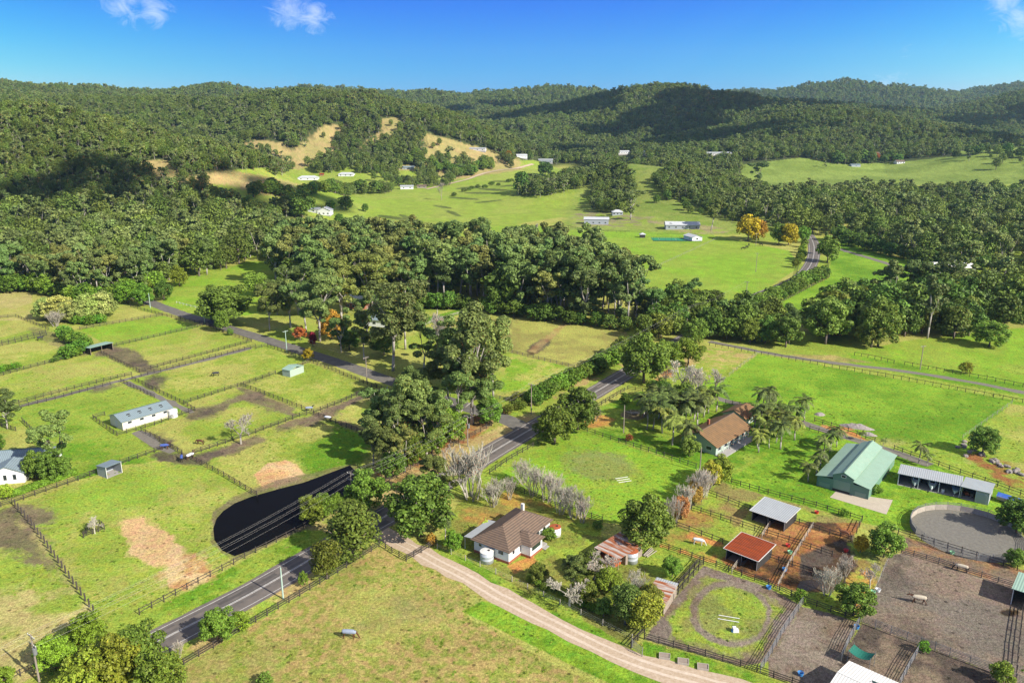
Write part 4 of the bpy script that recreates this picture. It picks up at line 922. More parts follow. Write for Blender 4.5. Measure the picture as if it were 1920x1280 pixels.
def window(root, side, u, z, w=1.2, h=1.1, L=0, Wd=0, y0=0, x0=0, fm=None):
    f = MB(); g = MB(); t = .05
    def put(mb, a, b, c_, d_, e0, e1):
        if side == 'front': mb.box(a, b, y0-e1, y0-e0, c_, d_)
        elif side == 'back': mb.box(a, b, y0+Wd+e0, y0+Wd+e1, c_, d_)
        elif side == 'left': mb.box(x0-e1, x0-e0, a, b, c_, d_)
        else: mb.box(x0+L+e0, x0+L+e1, a, b, c_, d_)
    put(f, u, u+w, z, z+h, -.02, t); fr = f.build('window', fm or WL['frame'], root); put(g, u+.09, u+w-.09, z+.09, z+h-.09, t-.02, t+.02); g.build('pane', WL['glass'], fr); return fr
def door(root, side, u, w=.95, h=2.05, L=0, Wd=0, m_=None, y0=0, x0=0, z=0, nm='door'):
    f = MB(); t = .06
    if side == 'front': f.box(u, u+w, y0-t, y0+.03, z, z+h)
    elif side == 'left': f.box(x0-t, x0+.03, u, u+w, z, z+h)
    elif side == 'right': f.box(x0+L-.03, x0+L+t, u, u+w, z, z+h)
    else: f.box(u, u+w, y0+Wd-.03, y0+Wd+t, z, z+h)
    d_ = f.build(nm, m_ or WL['timber'], root); return d_
def skillion(root, L, Wd, hf, hb, roof, wall, ov=.35, t=.1, posts=0, open_front=True, x0=0, y0=0, walls=True, postm=None, nm='roof'):
    if walls:
        mb = MB(); T = .08
        mb.add([(x0,y0+Wd-T,-.1),(x0+L,y0+Wd-T,-.1),(x0+L,y0+Wd,-.1),(x0,y0+Wd,-.1),(x0,y0+Wd-T,hb-.03),(x0+L,y0+Wd-T,hb-.03),(x0+L,y0+Wd,hb-.03),(x0,y0+Wd,hb-.03)], [(0,1,5,4),(2,3,7,6),(1,2,6,5),(3,0,4,7),(4,5,6,7),(3,2,1,0)])
        for xa in (x0, x0+L-T):
            mb.add([(xa,y0,-.1),(xa+T,y0,-.1),(xa+T,y0+Wd-T-.003,-.1),(xa,y0+Wd-T-.003,-.1),(xa,y0,hf-.03),(xa+T,y0,hf-.03),(xa+T,y0+Wd-T-.003,hb-.03),(xa,y0+Wd-T-.003,hb-.03)], [(0,1,5,4),(2,3,7,6),(1,2,6,5),(3,0,4,7),(4,5,6,7),(3,2,1,0)])
        mb.build('wall', wall, root)
    k = (hf-hb)/Wd
    rf = MB().slab((x0-ov, y0-ov, hf+k*ov+t), (x0+L+ov, y0-ov, hf+k*ov+t), (x0+L+ov, y0+Wd+ov, hb-k*ov+t), (x0-ov, y0+Wd+ov, hb-k*ov+t), t).build(nm, roof, root)
    for i in range(posts):
        xx = x0+L*i/(posts-1) if posts > 1 else x0+L/2
        MB().box(xx-.06, xx+.06, y0-.06, y0+.06, -.1, hf).build('post', postm or WL['trim'], root)
    return rf
# 1 white stable block with grey roof
loc, an, L, Wd = frame_of((231,807), (323,780), C=(203,790))
t_ = thing('stable', 'long cream stable block with a grey metal roof and four roof vents', 'stable', loc, an)
gable(t_, L, 7.5, 2.7, 1.25, RF['grey_x'], WL['cream'], ov=.45, trim=WL['dtrim'])
for k in range(4):
    window(t_, 'front', L*(.10+.24*k), 1.5, 1.3, .8, L, 7.5)
    v = MB().box(L*(.16+.22*k), L*(.16+.22*k)+.9, 1.9, 2.1, 3.42, 3.75).box(L*(.16+.22*k)+.1, L*(.16+.22*k)+.8, 1.2, 1.35, 3.2, 3.45).build('roof_vent', WL['dark'], t_)
door(t_, 'left', 3, 1.3, 2.2, m_=WL['trim'])
tk = thing('water_tank', 'small white water tank at the right end of the cream stable', 'water tank', (*at(325,781)[:2], 0)); MB().lathe([(1.3, 0), (1.3, 2.2), (.2, 2.5)], 18).build('tank', M['white_paint'], tk); MB().lathe([(.25, 2.45), (.25, 2.6)], 10).build('lid', WL['steel'], tk)
# 2 green barn, raised centre and two lean-tos
loc, an, L, _ = frame_of((1531,910), (1627,936)); Wd = 24
t_ = thing('barn', 'large green steel barn with a raised centre roof and a roller door', 'barn', loc, an)
a, b = L*.30, L*.70
mb = MB().box(0, a, 0, Wd, -.2, 2.75).box(b, L, 0, Wd, -.2, 2.75); mb.build('side_wall', WL['green'], t_)
gable(t_, b-a, Wd, 4.0, 1.1, RF['green_y'], WL['green'], 'y', ov=.25, x0=a, trim=WL['dtrim'])
MB().slab((-.4, -.4, 2.75), (a, -.4, 3.55), (a, Wd+.4, 3.55), (-.4, Wd+.4, 2.75), .1).build('roof', RF['green_y'], t_)
MB().slab((b, -.4, 3.55), (L+.4, -.4, 2.75), (L+.4, Wd+.4, 2.75), (b, Wd+.4, 3.55), .1).build('roof', RF['green_y'], t_)
door(t_, 'front', a+.25, b-a-.9, 2.9, m_=WL['door'], nm='roller_door'); window(t_, 'front', (a+b)/2-.5, 3.75, 1.1, .7); MB().box(a+.2, b-.6, -.10, -.07, 0, .55).build('door_gap', WL['dark'], t_)
for q in (.6, b+.6): MB().box(q, q+2.4, -.07, 0, .1, 1.25).build('stable_door', WL['door'], t_)
for q in (0, L): MB().box(q-.07, q+.07, -.09, .05, 0, 2.7).build('downpipe', WL['dtrim'], t_)
# 3 brown-roofed house
loc, an, L, Wd = frame_top((1345,840), (1410.6,801), (1283,812), 2.5); L -= 1.4; Wd -= 1.4; loc = (loc[0]+.7*(math.cos(an)-math.sin(an)), loc[1]+.7*(math.sin(an)+math.cos(an)), 0); print('brown house', L, Wd)
t_ = thing('house', 'long single-storey house with an orange-brown tiled gable roof among palms', 'house', loc, an)
gable(t_, L, Wd, 2.7, 2.5, RF['tile2'], WL['sage'], ov=.7, trim=RF['tile'])
MB().box(-.4, L+.3, -2.6, -.12, -.1, .25).build('verandah_floor', WL['slab'], t_)
for k in range(7): MB().box(3+k*2.8, 3.13+k*2.8, -.62, -.5, .25, 2.45).build('verandah_post', WL['frame'], t_)
for k in range(6): window(t_, 'front', 1.0+k*3.3, .9, 1.6, 1.3, L, Wd)
for k in range(3): window(t_, 'left', 1.2+k*3.2, 1.0, 1.7, 1.1, L, Wd)
MB().box(8, 8.6, 6.8, 7.4, 4.0, 5.9).build('chimney', WL['brick'], t_)
MB().tube((5, 8.2, 4), (5, 8.2, 6.6), .03, .03, 4).beam((4.4, 8.2, 6.5), (5.6, 8.2, 6.5), .04).beam((4.6, 8.2, 6.2), (5.4, 8.2, 6.2), .04).build('aerial', M['steel'], t_)
loc2 = (loc[0]+math.cos(an)*24-math.sin(an)*4, loc[1]+math.sin(an)*24+math.cos(an)*4, 0)
t_ = thing('outbuilding', 'small brown-roofed wing behind the palms, right of the brown-roofed house', 'outbuilding', loc2, an); gable(t_, 8, 7, 2.5, 1.6, RF['tile2'], WL['sage'], ov=.5); window(t_, 'front', 2, 1, 1.4, 1.1, 8, 7)
# 4 white weatherboard house with hip roof and projecting bay
loc, an, L, Wd = frame_of((954,1058), (1030,998), C=(911,1038)); Wd = 8.6; L = 15.5
t_ = thing('house', 'white weatherboard house on a red brick base with a hipped brown tile roof', 'house', loc, an)
MB().box(-.02, L+.02, -.02, Wd+.02, -.3, .55).build('brick_base', WL['brick'], t_)
MB().box(.03, L-.03, .03, Wd-.03, .55, 3.1).build('wall', WL['white'], t_)
gable(t_, L, Wd, 3.1, 2.3, RF['tile'], WL['white'], ov=.55, hip=.95, make_wall=False, trim=RF['tile'])
MB().box(4.2, 8.6, -2.4, 0, -.3, .55).build('brick_base', WL['brick'], t_); MB().box(4.23, 8.57, -2.37, .02, .55, 2.95).build('wall', WL['white'], t_)
MB().slab((3.8, -2.9, 2.95), (9.0, -2.9, 2.95), (6.4, -.3, 4.3), (6.38, -.3, 4.3), .12).slab((9.0, -2.9, 2.95), (9.0, 1.2, 2.95), (6.4, 1.2, 4.3), (6.4, -.3, 4.3), .12).slab((3.8, 1.2, 2.95), (3.8, -2.9, 2.95), (6.38, -.3, 4.3), (6.38, 1.2, 4.3), .12).build('roof', RF['tile'], t_)
window(t_, 'front', 4.6, 1.35, 3.4, 1.2, y0=-2.37); window(t_, 'front', 1.2, 1.5, .9, 1.0, y0=.03); window(t_, 'front', 10, 1.5, 1.2, 1.0, y0=.03); window(t_, 'front', 12.6, 1.5, 1.1, 1.0, y0=.03)
window(t_, 'left', 1.3, 1.6, 1.3, .9, x0=.03); window(t_, 'left', 6.6, 1.7, .8, .7, x0=.03); window(t_, 'right', -1.7, 1.4, 1.2, 1.1, L=4.34, x0=4.23)
door(t_, 'right', -2.2+2.0, .05, .05, L=4.3, x0=4.23, z=.6, nm='door_knob')
MB().box(8.7, 10.8, -2.2, -.05, -.1, .35).box(8.7, 10.4, -3.0, -2.2, -.1, .15).build('porch_steps', WL['slab'], t_)
rf = MB().slab((-.1, Wd+.3, 3.0), (8.4, Wd+.3, 3.0), (8.4, Wd+2.5, 2.75), (-.1, Wd+2.5, 2.75), .08).build('awning', RF['silver_x'], t_)
for q in (.1, 8.2): MB().box(q-.05, q+.05, Wd+2.3, Wd+2.4, -.1, 2.7).build('awning_post', WL['frame'], t_)
MB().box(13.2, 13.8, 5.4, 6.0, 4, 5.9).build('chimney', WL['trim'], t_)
def tank(px, r, h, label, m_, top):
    p = at(*px); o = thing('water_tank', label, 'water tank', (p[0], p[1], p[2]))
    MB().lathe([(r, -.1), (r, h*.33), (r*1.015, h*.34), (r, h*.35), (r, h*.66), (r*1.015, h*.67), (r, h*.68), (r, h)], 24).build('tank', m_, o, True)
    MB().lathe([(r*1.03, h), (r*1.03, h+.05), (r*.5, h+.14), (.05, h+.16)], 24).build('lid', top, o); MB().tube((r*.3, 0, h+.1), (r*.3, 0, h+.3), .22, .22, 10).build('inlet', WL['dark'], o)
steel_t = mat('tank_steel', (.50, .53, .55), rough=.5, metal=.2, wave=('z', 40, .08, .01), noise=(1, .3, (.36, .38, .40)))
rust_m = mat('rust', (.40, .10, .03), rough=.9, noise=(2, .7, (.24, .07, .03)))
tank((913,1052), 1.35, 2.3, 'round galvanised water tank at the front corner of the white house', steel_t, WL['trim'])
tank((1041,1003), 1.2, 2.0, 'pale water tank with a rusty red lid behind the white house', WL['white'], rust_m)
tank((1183,1052), 1.35, 2.4, 'galvanised water tank with a rust-stained top beside the rusty shed', steel_t, rust_m)
# 5 rusty shed, 6 rusty lean-to
loc, an, L, Wd = frame_top((1114,1024), (1160,1047), (1147,990), 2.7)
t_ = thing('shed', 'old timber shed with a striped rusty iron roof beside the big round tree', 'shed', loc, an)
MB().box(.3, L-.3, 2.6, Wd-.3, -.1, 2.5).build('wall', WL['timber'], t_); MB().box(.3, .42, .3, 2.55, -.1, 2.3).box(L-.42, L-.3, .3, .42, -.1, 2.35).build('post', WL['timber'], t_)
MB().slab((0, 0, 2.5), (L, 0, 2.5), (L, Wd, 2.95), (0, Wd, 2.95), .07).build('roof', RF['rust'], t_); MB().box(L*.1, L*.8, .6, 2.4, 0, .7).build('stored_scrap', rust_m, t_)
window(t_, 'right', Wd*.55, 1.1, .9, .9, L=L-.6, x0=.3); door(t_, 'front', L*.55, .9, 2.0, y0=2.6, m_=WL['dark'])
loc, an, L, Wd = frame_top((1206,1121), (1245,1133), (1231,1084), 2.2)
t_ = thing('shed', 'low rusty lean-to shed with a half white, half rusty roof beside the ring paddock', 'shed', loc, an)
skillion(t_, L, Wd, 2.0, 2.3, RF['rust'], WL['timber'], ov=.15)
MB().slab((-.17, Wd*.66, 2.25), (L+.17, Wd*.66, 2.25), (L+.17, Wd+.17, 2.43), (-.17, Wd+.17, 2.43), .03).build('new_sheet', RF['silver_x'], t_)
# 7, 8 open shelters in the pens
for lab, A, B, C, rk in (('open-fronted pen shelter with a silver corrugated roof', (1406,955), (1473.5,978), (1427,931), 'silver_x'), ('open-fronted pen shelter with a rust-red corrugated roof and pale edge', (1357,1026), (1422,1051), (1381,996), 'red')):
    loc, an, L, w_ = frame_top(A, B, C, 2.6); L -= .9; w_ -= .9; loc = (loc[0]+.45*(math.cos(an)-math.sin(an)), loc[1]+.45*(math.sin(an)+math.cos(an)), 0)
    t_ = thing('shelter', lab, 'shelter', loc, an); skillion(t_, L, w_, 2.4, 2.8, RF[rk], WL['dark'], ov=.45, posts=3, t=.12, postm=M['steel'])
    MB().box(L*.45, L*.46, 0, w_-.2, 0, 2.3).build('divider', WL['dark'], t_)
    MB().beam((-.5, -.5, 2.44), (L+.5, -.5, 2.44), .1, .1).beam((-.5, w_+.5, 2.9), (L+.5, w_+.5, 2.9), .1, .1).beam((-.5, -.5, 2.46), (-.5, w_+.5, 2.92), .1, .1).beam((L+.5, -.5, 2.46), (L+.5, w_+.5, 2.92), .1, .1).build('roof_edge', WL['trim'], t_)
    MB().box(.1, L*.55, .3, w_-.2, .01, .04).build('floor', WL['dirtf'], t_)
# 9 boat carport and 10 garage
loc, an, L, _ = frame_of((1683,908), (1798,932)); Wd = 6.5
t_ = thing('carport', 'long open carport with a silver corrugated roof sheltering boats', 'carport', loc, an)
skillion(t_, L, Wd, 2.9, 2.6, RF['silver_x'], WL['steel'], ov=.3, posts=4, postm=WL['frame']); MB().box(.05, L-.05, -.2, Wd-.15, -.05, .03).build('floor', WL['slab'], t_)
def ploc(u, v, z=0, base=(loc, an)):
    (bx, by, bz), a_ = base; return (bx+math.cos(a_)*u-math.sin(a_)*v, by+math.sin(a_)*u+math.cos(a_)*v, bz+z)
hull_w = mat('boat_hull', (.62, .68, .68), rough=.3, spec=.5); tarp_b = mat('blue_tarp', (.03, .10, .42), rough=.5, noise=(2, .6, (.10, .20, .5)), bump=(3, .8, .08)); 
cover_m = mat('boat_cover', (.12, .20, .32), rough=.7, noise=(2, .4, (.2, .3, .42)))
def boat(pos, rz, label, covered=False, s=1.0, grp=None):
    o = thing('boat', label, 'boat', pos, rz, None); o.scale = (s, s, s); V = []; secs = [(-2.6, .95, .35), (-1.2, 1.1, .33), (.4, 1.1, .33), (1.8, .75, .4), (2.8, .28, .55), (3.2, .03, .75)]
    for x, hw, zb in secs: V += [(x, -hw, 1.35+.1*max(0, x/3)), (x, -hw*.8, .75), (x, 0, zb), (x, hw*.8, .75), (x, hw, 1.35+.1*max(0, x/3))]
    F = [(i*5+k, (i+1)*5+k, (i+1)*5+k+1, i*5+k+1) for i in range(5) for k in range(4)]+[(4, 3, 2, 1, 0), (25, 26, 27, 28, 29)]
    deck = MB().add(V, F); deck.add([V[i*5] for i in range(6)]+[V[i*5+4] for i in range(6)], [(i, i+1, i+7, i+6) for i in range(5)]); deck.build('hull', hull_w, o)
    if covered:
        cv = MB(); vs = []
        for x, hw, zb in secs: vs += [(x, -hw*1.05, 1.33), (x, -hw*.5, 1.85-.15*abs(x)/3), (x, hw*.5, 1.85-.15*abs(x)/3), (x, hw*1.05, 1.33)]
        cv.add(vs, [(i*4+k, (i+1)*4+k, (i+1)*4+k+1, i*4+k+1) for i in range(5) for k in range(3)]+[(3, 2, 1, 0)]); cv.build('cover', cover_m, o)
    else:
        MB().add([(-.6,-.85,1.38),(1.3,-.6,1.42),(1.3,.6,1.42),(-.6,.85,1.38),(-.6,-.7,2.2),(.5,-.55,2.2),(.5,.55,2.2),(-.6,.7,2.2)], [(0,1,5,4),(1,2,6,5),(2,3,7,6),(3,0,4,7),(4,5,6,7)]).build('cabin', M['white_paint'], o)
        MB().add([(.56,-.5,2.12),(1.26,-.52,1.5),(1.26,.52,1.5),(.56,.5,2.12)], [(0,1,2,3)]).build('windscreen', WL['glass'], o); MB().box(-2.9, -2.6, -.25, .25, .7, 1.7).build('outboard_motor', WL['dark'], o)
    tr_ = MB().beam((-2, -.7, .4), (3.9, 0, .45), .1).beam((-2, .7, .4), (3.9, 0, .45), .1).beam((-1, -1.05, .32), (-1, 1.05, .32), .1).build('trailer', M['steel'], o)
    for sgn in (-1, 1): MB().tube((-1, sgn*1.05, .32), (-1, sgn*1.25, .32), .32, .32, 14).build('wheel', WL['dark'], tr_)
    return o
boat(ploc(3.6, 3.0), an-R(90), 'white cabin boat on a trailer, leftmost under the carport'); boat(ploc(7.2, 2.8), an-R(90), 'white cabin boat on a trailer, second from the left under the carport')
boat(ploc(12.4, 3.0), an-R(98), 'boat under a grey-blue cover, rightmost under the carport', True)
for u, v, m_, lb in ((9.6, 1.0, 'white_paint', 'white drum beside the second boat in the carport'), (15.5, 1.6, 'grey_timber', 'grey drum at the right end of the carport'), (17.6, -.6, 'white_paint', 'white drum in front of the right end of the carport')):
    o = thing('drum', lb, 'drum', ploc(u, v)); MB().lathe([(.32, 0), (.32, .45), (.35, .46), (.32, .48), (.32, .9)], 14).build('body', M[m_], o); MB().lathe([(.34, .9), (.34, .94)], 14).build('lid', M['steel'], o)
for u, v, cidx, lb in ((14.2, 2.2, .9, 'dark ride-on mower parked at the right end of the carport'),):
    o = thing('ride_on_mower', lb, 'mower', ploc(u, v), an-1.2); MB().box(-.8, .8, -.45, .45, .3, .7).box(.1, .8, -.35, .35, .7, 1.0).build('body', rust_m, o); MB().box(-.5, -.1, -.25, .25, .7, 1.2).build('seat', WL['dark'], o)
    for a_, b_ in ((-.6, -.5), (-.6, .5), (.6, -.45), (.6, .45)): MB().tube((a_, b_-.1, .28), (a_, b_+.1, .28), .28, .28, 12).build('wheel', WL['dark'], o)
loc, an, L, _ = frame_of((1800,934), (1852,947)); t_ = thing('garage', 'silver-roofed garage with a dark open bay and a pale roller door, right of the carport', 'garage', loc, an)
skillion(t_, L, 6.8, 3.0, 2.7, RF['silver_y'], WL['steel'], ov=.25, posts=0); MB().box(L*.52, L-.1, -.02, .06, 0, 2.85).build('front_wall', WL['steel'], t_); door(t_, 'front', L*.58, L*.34, 2.3, m_=WL['gdoor'], nm='roller_door', y0=-.02); MB().box(.1, L*.5, 0, 6.6, -.05, .03).build('floor', WL['slab'], t_)
p = ploc(0, 0, 0, (loc, an)); bx_ = thing('boat', 'wooden boat under a bright blue tarpaulin beside the silver-roofed garage', 'boat', (*ploc(L+4.2, 4.2, 0, (loc, an))[:2], 0), an-.15)
MB().add([(-2.9,-1,.5),(-2.9,1,.5),(1.6,1,.5),(3.1,0,.6),(1.6,-1,.5),(-2.9,-1.15,1.4),(-2.9,1.15,1.4),(1.6,1.2,1.4),(3.3,0,1.5),(1.6,-1.2,1.4)], [(0,4,9,5),(4,3,8,9),(3,2,7,8),(2,1,6,7),(1,0,5,6),(5,9,8,7,6),(0,1,2,3,4)]).build('hull', WL['timber'], bx_)
MB().add([(-3,-1.25,1.3),(-3,0,1.95),(-3,1.25,1.3),(1.5,-1.3,1.3),(1.5,0,1.9),(1.5,1.3,1.3),(3.1,0,1.55)], [(0,3,4,1),(1,4,5,2),(3,6,4),(4,6,5),(0,1,2)]).build('tarpaulin', tarp_b, bx_); MB().beam((-2, -.8, .35), (3.6, 0, .35), .1).beam((-2, .8, .35), (3.6, 0, .35), .1).box(-1.2,-1,-.95,.95,-.02,.5).build('trailer', M['steel'], bx_)
# 11 round yard: ring of rail panels
cen, rad = RYC, RYR
ry = thing('round_yard', 'circular horse training yard of grey steel panels with sand inside', 'round yard', (cen[0], cen[1], 0))
npn = 26; pl = 2*math.pi*rad/npn
pm1 = MB(); [pm1.beam((0, 0, z), (pl, 0, z), .05, .06) for z in (.25, .5, .75, 1.0, 1.25, 1.5, 1.75)]; pm1.box(-.05, .05, -.05, .05, -.1, 1.9); pme = pm1.mesh('panel', M['steel'])
kb = MB().box(.05, pl-.05, .06, .1, .02, 1.25).mesh('kickboard', M['pale_timber'])
for k in range(npn):
    a_ = 2*math.pi*k/npn; o = link('panel', pme, ry, (rad*math.cos(a_), rad*math.sin(a_), 0), a_+math.pi/2+math.pi/npn)
    if math.sin(a_) > .1: link('kickboard', kb, o)
# 12 cream roof at the bottom edge, 13 pale green roof at the right edge
p0 = at(1598, 1237, 3.0); p1 = at(1740, 1300, 3.0); an = math.atan2(p1[1]-p0[1], p1[0]-p0[0]); L = 22
t_ = thing('stable', 'white-roofed stable block cut by the bottom edge of the photo', 'stable', (p0[0]+math.sin(an)*9.5, p0[1]-math.cos(an)*9.5, 0), an)
gable(t_, L, 9.0, 2.7, .7, RF['cream'], WL['green'], ov=.4, trim=WL['trim'])
for q in (4.2, 11.2): MB().box(q, q+1.0, 6.0, 6.12, 3.35, 3.62).box(q+.7, q+1.2, 5.7, 6.0, 3.42, 3.55).build('roof_vent', WL['dtrim'], t_)
sh = thing('shade_cloth', 'sagging green shade cloth on a frame beside the white-roofed stable', 'shade cloth', (*at(1588,1243)[:2], 0), an)
V = []; nx = 9
for j_ in range(5):
    for i_ in range(nx): u, v = i_/(nx-1), j_/4; V.append((u*3.4, 2.3*v, 2.4-.7*math.sin(math.pi*u)*math.sin(math.pi*(.25+.5*v))))
clm = mat('green_shade_cloth', (.012, .12, .085), rough=.8); link('cloth', new_mesh('cloth', V, [(j_*nx+i_, j_*nx+i_+1, (j_+1)*nx+i_+1, (j_+1)*nx+i_) for j_ in range(4) for i_ in range(nx-1)], clm), sh)
for x_, y_ in ((0, 0), (3.4, 0), (3.4, 2.3), (0, 2.3)): MB().tube((x_, y_, -.1), (x_, y_, 2.7), .05, .05, 6).build('post', M['steel'], sh)
p0 = at(1901, 1103, 3.2); p1 = at(1960, 1122, 3.2); an = math.atan2(p1[1]-p0[1], p1[0]-p0[0])
t_ = thing('shelter', 'shelter with a pale green metal roof at the right edge above the grey yard', 'shelter', (*at(1901,1103,3.2)[:2], 0), an); skillion(t_, 9, 6, 3.2, 3.5, RF['green_x'], WL['dark'], ov=.3, posts=3)
# 14 field shelters
loc, an, L, _ = frame_of((201,897), (226,887)); t_ = thing('shelter', 'square grey open-fronted field shelter on the fence line', 'shelter', loc, an); skillion(t_, 4.0, 3.8, 2.9, 2.5, RF['grey_x'], WL['steel'], ov=.15, t=.12, posts=2); MB().box(.08, 3.92, 0, 3.7, -.05, .03).build('floor', WL['slab'], t_)
loc, an, L, _ = frame_of((171,666), (203,658)); t_ = thing('shelter', 'double-bay field shelter with a pale green roof at the end of the hedge', 'shelter', loc, an); skillion(t_, 8.6, 4.5, 2.8, 2.4, RF['green_x'], WL['dark'], ov=.4, posts=3, postm=WL['timber'])
loc, an, L, _ = frame_of((531,704), (546,700)); loc = (*at(530,704)[:2], 0); an = R(-25)
t_ = thing('shelter', 'pale green single-bay field shelter with a gabled roof', 'shelter', loc, R(-17)); t_.rotation_euler.z = R(-30)
gable(t_, 3.6, 6.5, 2.3, .7, RF['green_x'], WL['sage'], 'x', ov=.15, make_wall=False); MB().box(3.5, 3.6, 0, 6.5, -.1, 2.4).box(0, 3.49, 6.4, 6.5, -.1, 2.4).box(0, 3.49, 0, .08, -.1, 2.4).build('wall', WL['sage'], t_)
# left cottage, garden shed
loc, an, L, _ = frame_of((-30,914), (42,902)); t_ = thing('cottage', 'white cottage with a grey-green roof behind a clipped hedge', 'cottage', (*at(0,908)[:2], 0), R(12))
gable(t_, 7.5, 6, 2.8, 1.7, RF['grey_x'], WL['white'], 'y', ov=.4, x0=-2); gable(t_, 15.5, 8.5, 2.8, 1.9, RF['grey_x'], WL['white'], 'x', ov=.5, y0=5.8, x0=-6, trim=WL['dtrim'])
for k in range(3): window(t_, 'front', -1.2+k*2.1, .9, .9, 1.5)
MB().box(5.6, 9.4, 4.0, 5.7, -.1, .2).build('verandah_floor', WL['timber'], t_); 
for k in range(2): MB().box(6.8+k*2.4, 6.95+k*2.4, 4.1, 4.25, .2, 2.6).build('verandah_post', WL['frame'], t_)
window(t_, 'front', 6.8, .9, 1.2, 1.2, y0=5.8)
loc, an, L, _ = frame_of((87,896), (108,888)); t_ = thing('garden_shed', 'small garden shed with a dark green flat roof behind the hedge', 'shed', loc, an); skillion(t_, 4.6, 3.2, 1.7, 1.9, RF['teal'], WL['timber'], ov=.15); MB().box(.1, 4.5, 0, .06, 0, 1.66).build('front_wall', WL['dark'], t_)
# ------------------------------------------------------------------ buildings further off
FH = []
def far_house(px, w, d, h, rise, lab, cat, roof, wall, rot=0, hip=0, nm='house', axis='x', wins=3, y=None, dz=0):
    p = at(*px) if y is None else tuple(at_y(*px, y)); z = gz(p[0], p[1]); FH.append((px[0], px[1], p[1], w, h))
    t_ = thing(nm, lab, cat, (p[0], p[1], z+dz), R(rot)); gable(t_, w, d, h, rise, RF[roof], WL[wall], axis, ov=.5, hip=hip, x0=-w/2, trim=None)
    for k in range(wins): window(t_, 'front', -w/2+w*(k+.5)/wins-.8, 1.0, 1.6, 1.2)
    MB().box(-w/2-.05, w/2+.05, -.05, d+.05, -2.5, .05).build('foundation', WL['slab'], t_); return t_
far_house((1118,421), 20, 9, 4.2, 1.4, 'long grey steel shed with bay doors on the far field', 'shed', 'white', 'steel', -6, nm='shed', wins=4)
far_house((1280,430), 26, 10, 3.4, 2.0, 'white-roofed homestead behind the green tennis court', 'homestead', 'white', 'steel', -4, wins=5)
far_house((1257,430), 7, 8, 3.2, 1.8, 'small gabled wing of the white-roofed homestead', 'homestead', 'white', 'steel', -4, axis='y', wins=2)
far_house((1307,452), 8, 12, 2.8, 1.2, 'small white gabled shed at the corner of the tennis court', 'shed', 'white', 'white', 18, nm='shed', axis='y', wins=1)
far_house((1205,446), 3.6, 3.4, 2.6, .9, 'tiny pavilion with a pale hipped roof at the left of the tennis court', 'pavilion', 'white', 'dark', 0, hip=.95, nm='pavilion', wins=0)
far_house((1158,404), 9, 7, 3, 1.6, 'white hip-roofed shed behind the far grey shed', 'shed', 'white', 'steel', 0, hip=.9, nm='shed')
far_house((607,404), 11, 10, 4.2, 2.4, 'white two-gabled house below the left wooded spur', 'house', 'white', 'white', -4, axis='y', wins=3)
far_house((588,399), 10, 7, 3, 1.2, 'long white shed just left of the white two-gabled house', 'shed', 'silver_x', 'white', 0, nm='shed', wins=1)
far_house((577,338), 26, 12, 3, 2.4, 'wide white farmhouse at the foot of the tan slope', 'farmhouse', 'white', 'white', 3, hip=.8)
far_house((648,331), 20, 10, 3, 2, 'low white farmhouse right of the wide white farmhouse', 'farmhouse', 'white', 'white', -6, hip=.7)
far_house((603,330), 5, 4, 2.4, 1, 'tiny red hut between the two white farmhouses', 'hut', 'red', 'brick', 0, nm='hut', wins=1)
far_house((763,355), 15, 8, 3, 1.4, 'pale grey shed at the edge of the far pasture', 'shed', 'silver_x', 'white', 6, nm='shed', wins=2)
far_house((791,353), 11, 7, 2.6, 1.2, 'brown open shed right of the pale grey shed', 'shed', 'tile', 'timber', 6, nm='shed', wins=2)
far_house((765,318), 16, 9, 3, 1.5, 'blue-grey roofed house among the far scattered trees', 'house', 'grey_x', 'steel', 0)
far_house((835,318), 18, 9, 3, 1.5, 'brown-roofed house among the far scattered trees', 'house', 'tile', 'timber', 0)
far_house((895,283), 24, 10, 3, 1.5, 'long low pale house on the crest of the tan slope', 'house', 'silver_x', 'trim', -8)
far_house((979,297), 16, 10, 4, 2, 'small white house at the edge of the dark central forest', 'house', 'white', 'white', 10)
far_house((1023,305), 22, 10, 4, 1.4, 'grey shed behind the dark round tree in the valley centre', 'shed', 'silver_x', 'steel', -3, nm='shed')
far_house((1170,291), 18, 10, 3.4, 1.6, 'two-level white house on top of the central knoll', 'house', 'white', 'white', 6, wins=5, dz=2)
far_house((1208,292), 6, 6, 3, 2.5, 'small pointed pavilion right of the white knoll house', 'pavilion', 'cream', 'trim', 0, hip=.95, nm='pavilion', wins=1, dz=2)
far_house((1350,281), 38, 10, 3.4, 1.6, 'long silver-roofed house in the clearing on the right-hand hill', 'house', 'silver_x', 'trim', 3, wins=6, y=1240)
far_house((1633,293), 26, 10, 4, 2, 'two-storey white house with a dark roof at the foot of the forest', 'house', 'tile', 'white', -6, wins=5)
far_house((1689,307), 12, 9, 3, 2, 'small white cottage with a dark roof on the far right pasture', 'cottage', 'tile', 'white', 4)
far_house((1605,313), 14, 8, 2.6, 1.2, 'blue-grey shed on the far right pasture', 'shed', 'grey_x', 'steel', 8, nm='shed', wins=1)
far_house((1742,432), 14, 9, 3.6, 1.4, 'white house with a striped silver roof among the right-hand woods', 'house', 'silver_x', 'white', -12)
far_house((1765,409), 9, 8, 3, 1.8, 'red-roofed shed among the right-hand woods', 'shed', 'red', 'timber', -10, nm='shed', wins=1)
far_house((1790,512), 22, 12, 3.2, 1.8, 'pale-roofed farmhouse half hidden behind the sprawling gum at the right', 'farmhouse', 'cream', 'white', -4, wins=5)
far_house((1808,503), 12, 9, 3.2, 1.6, 'small pale wing behind the half-hidden farmhouse at the right', 'farmhouse', 'cream', 'white', 4, wins=2)
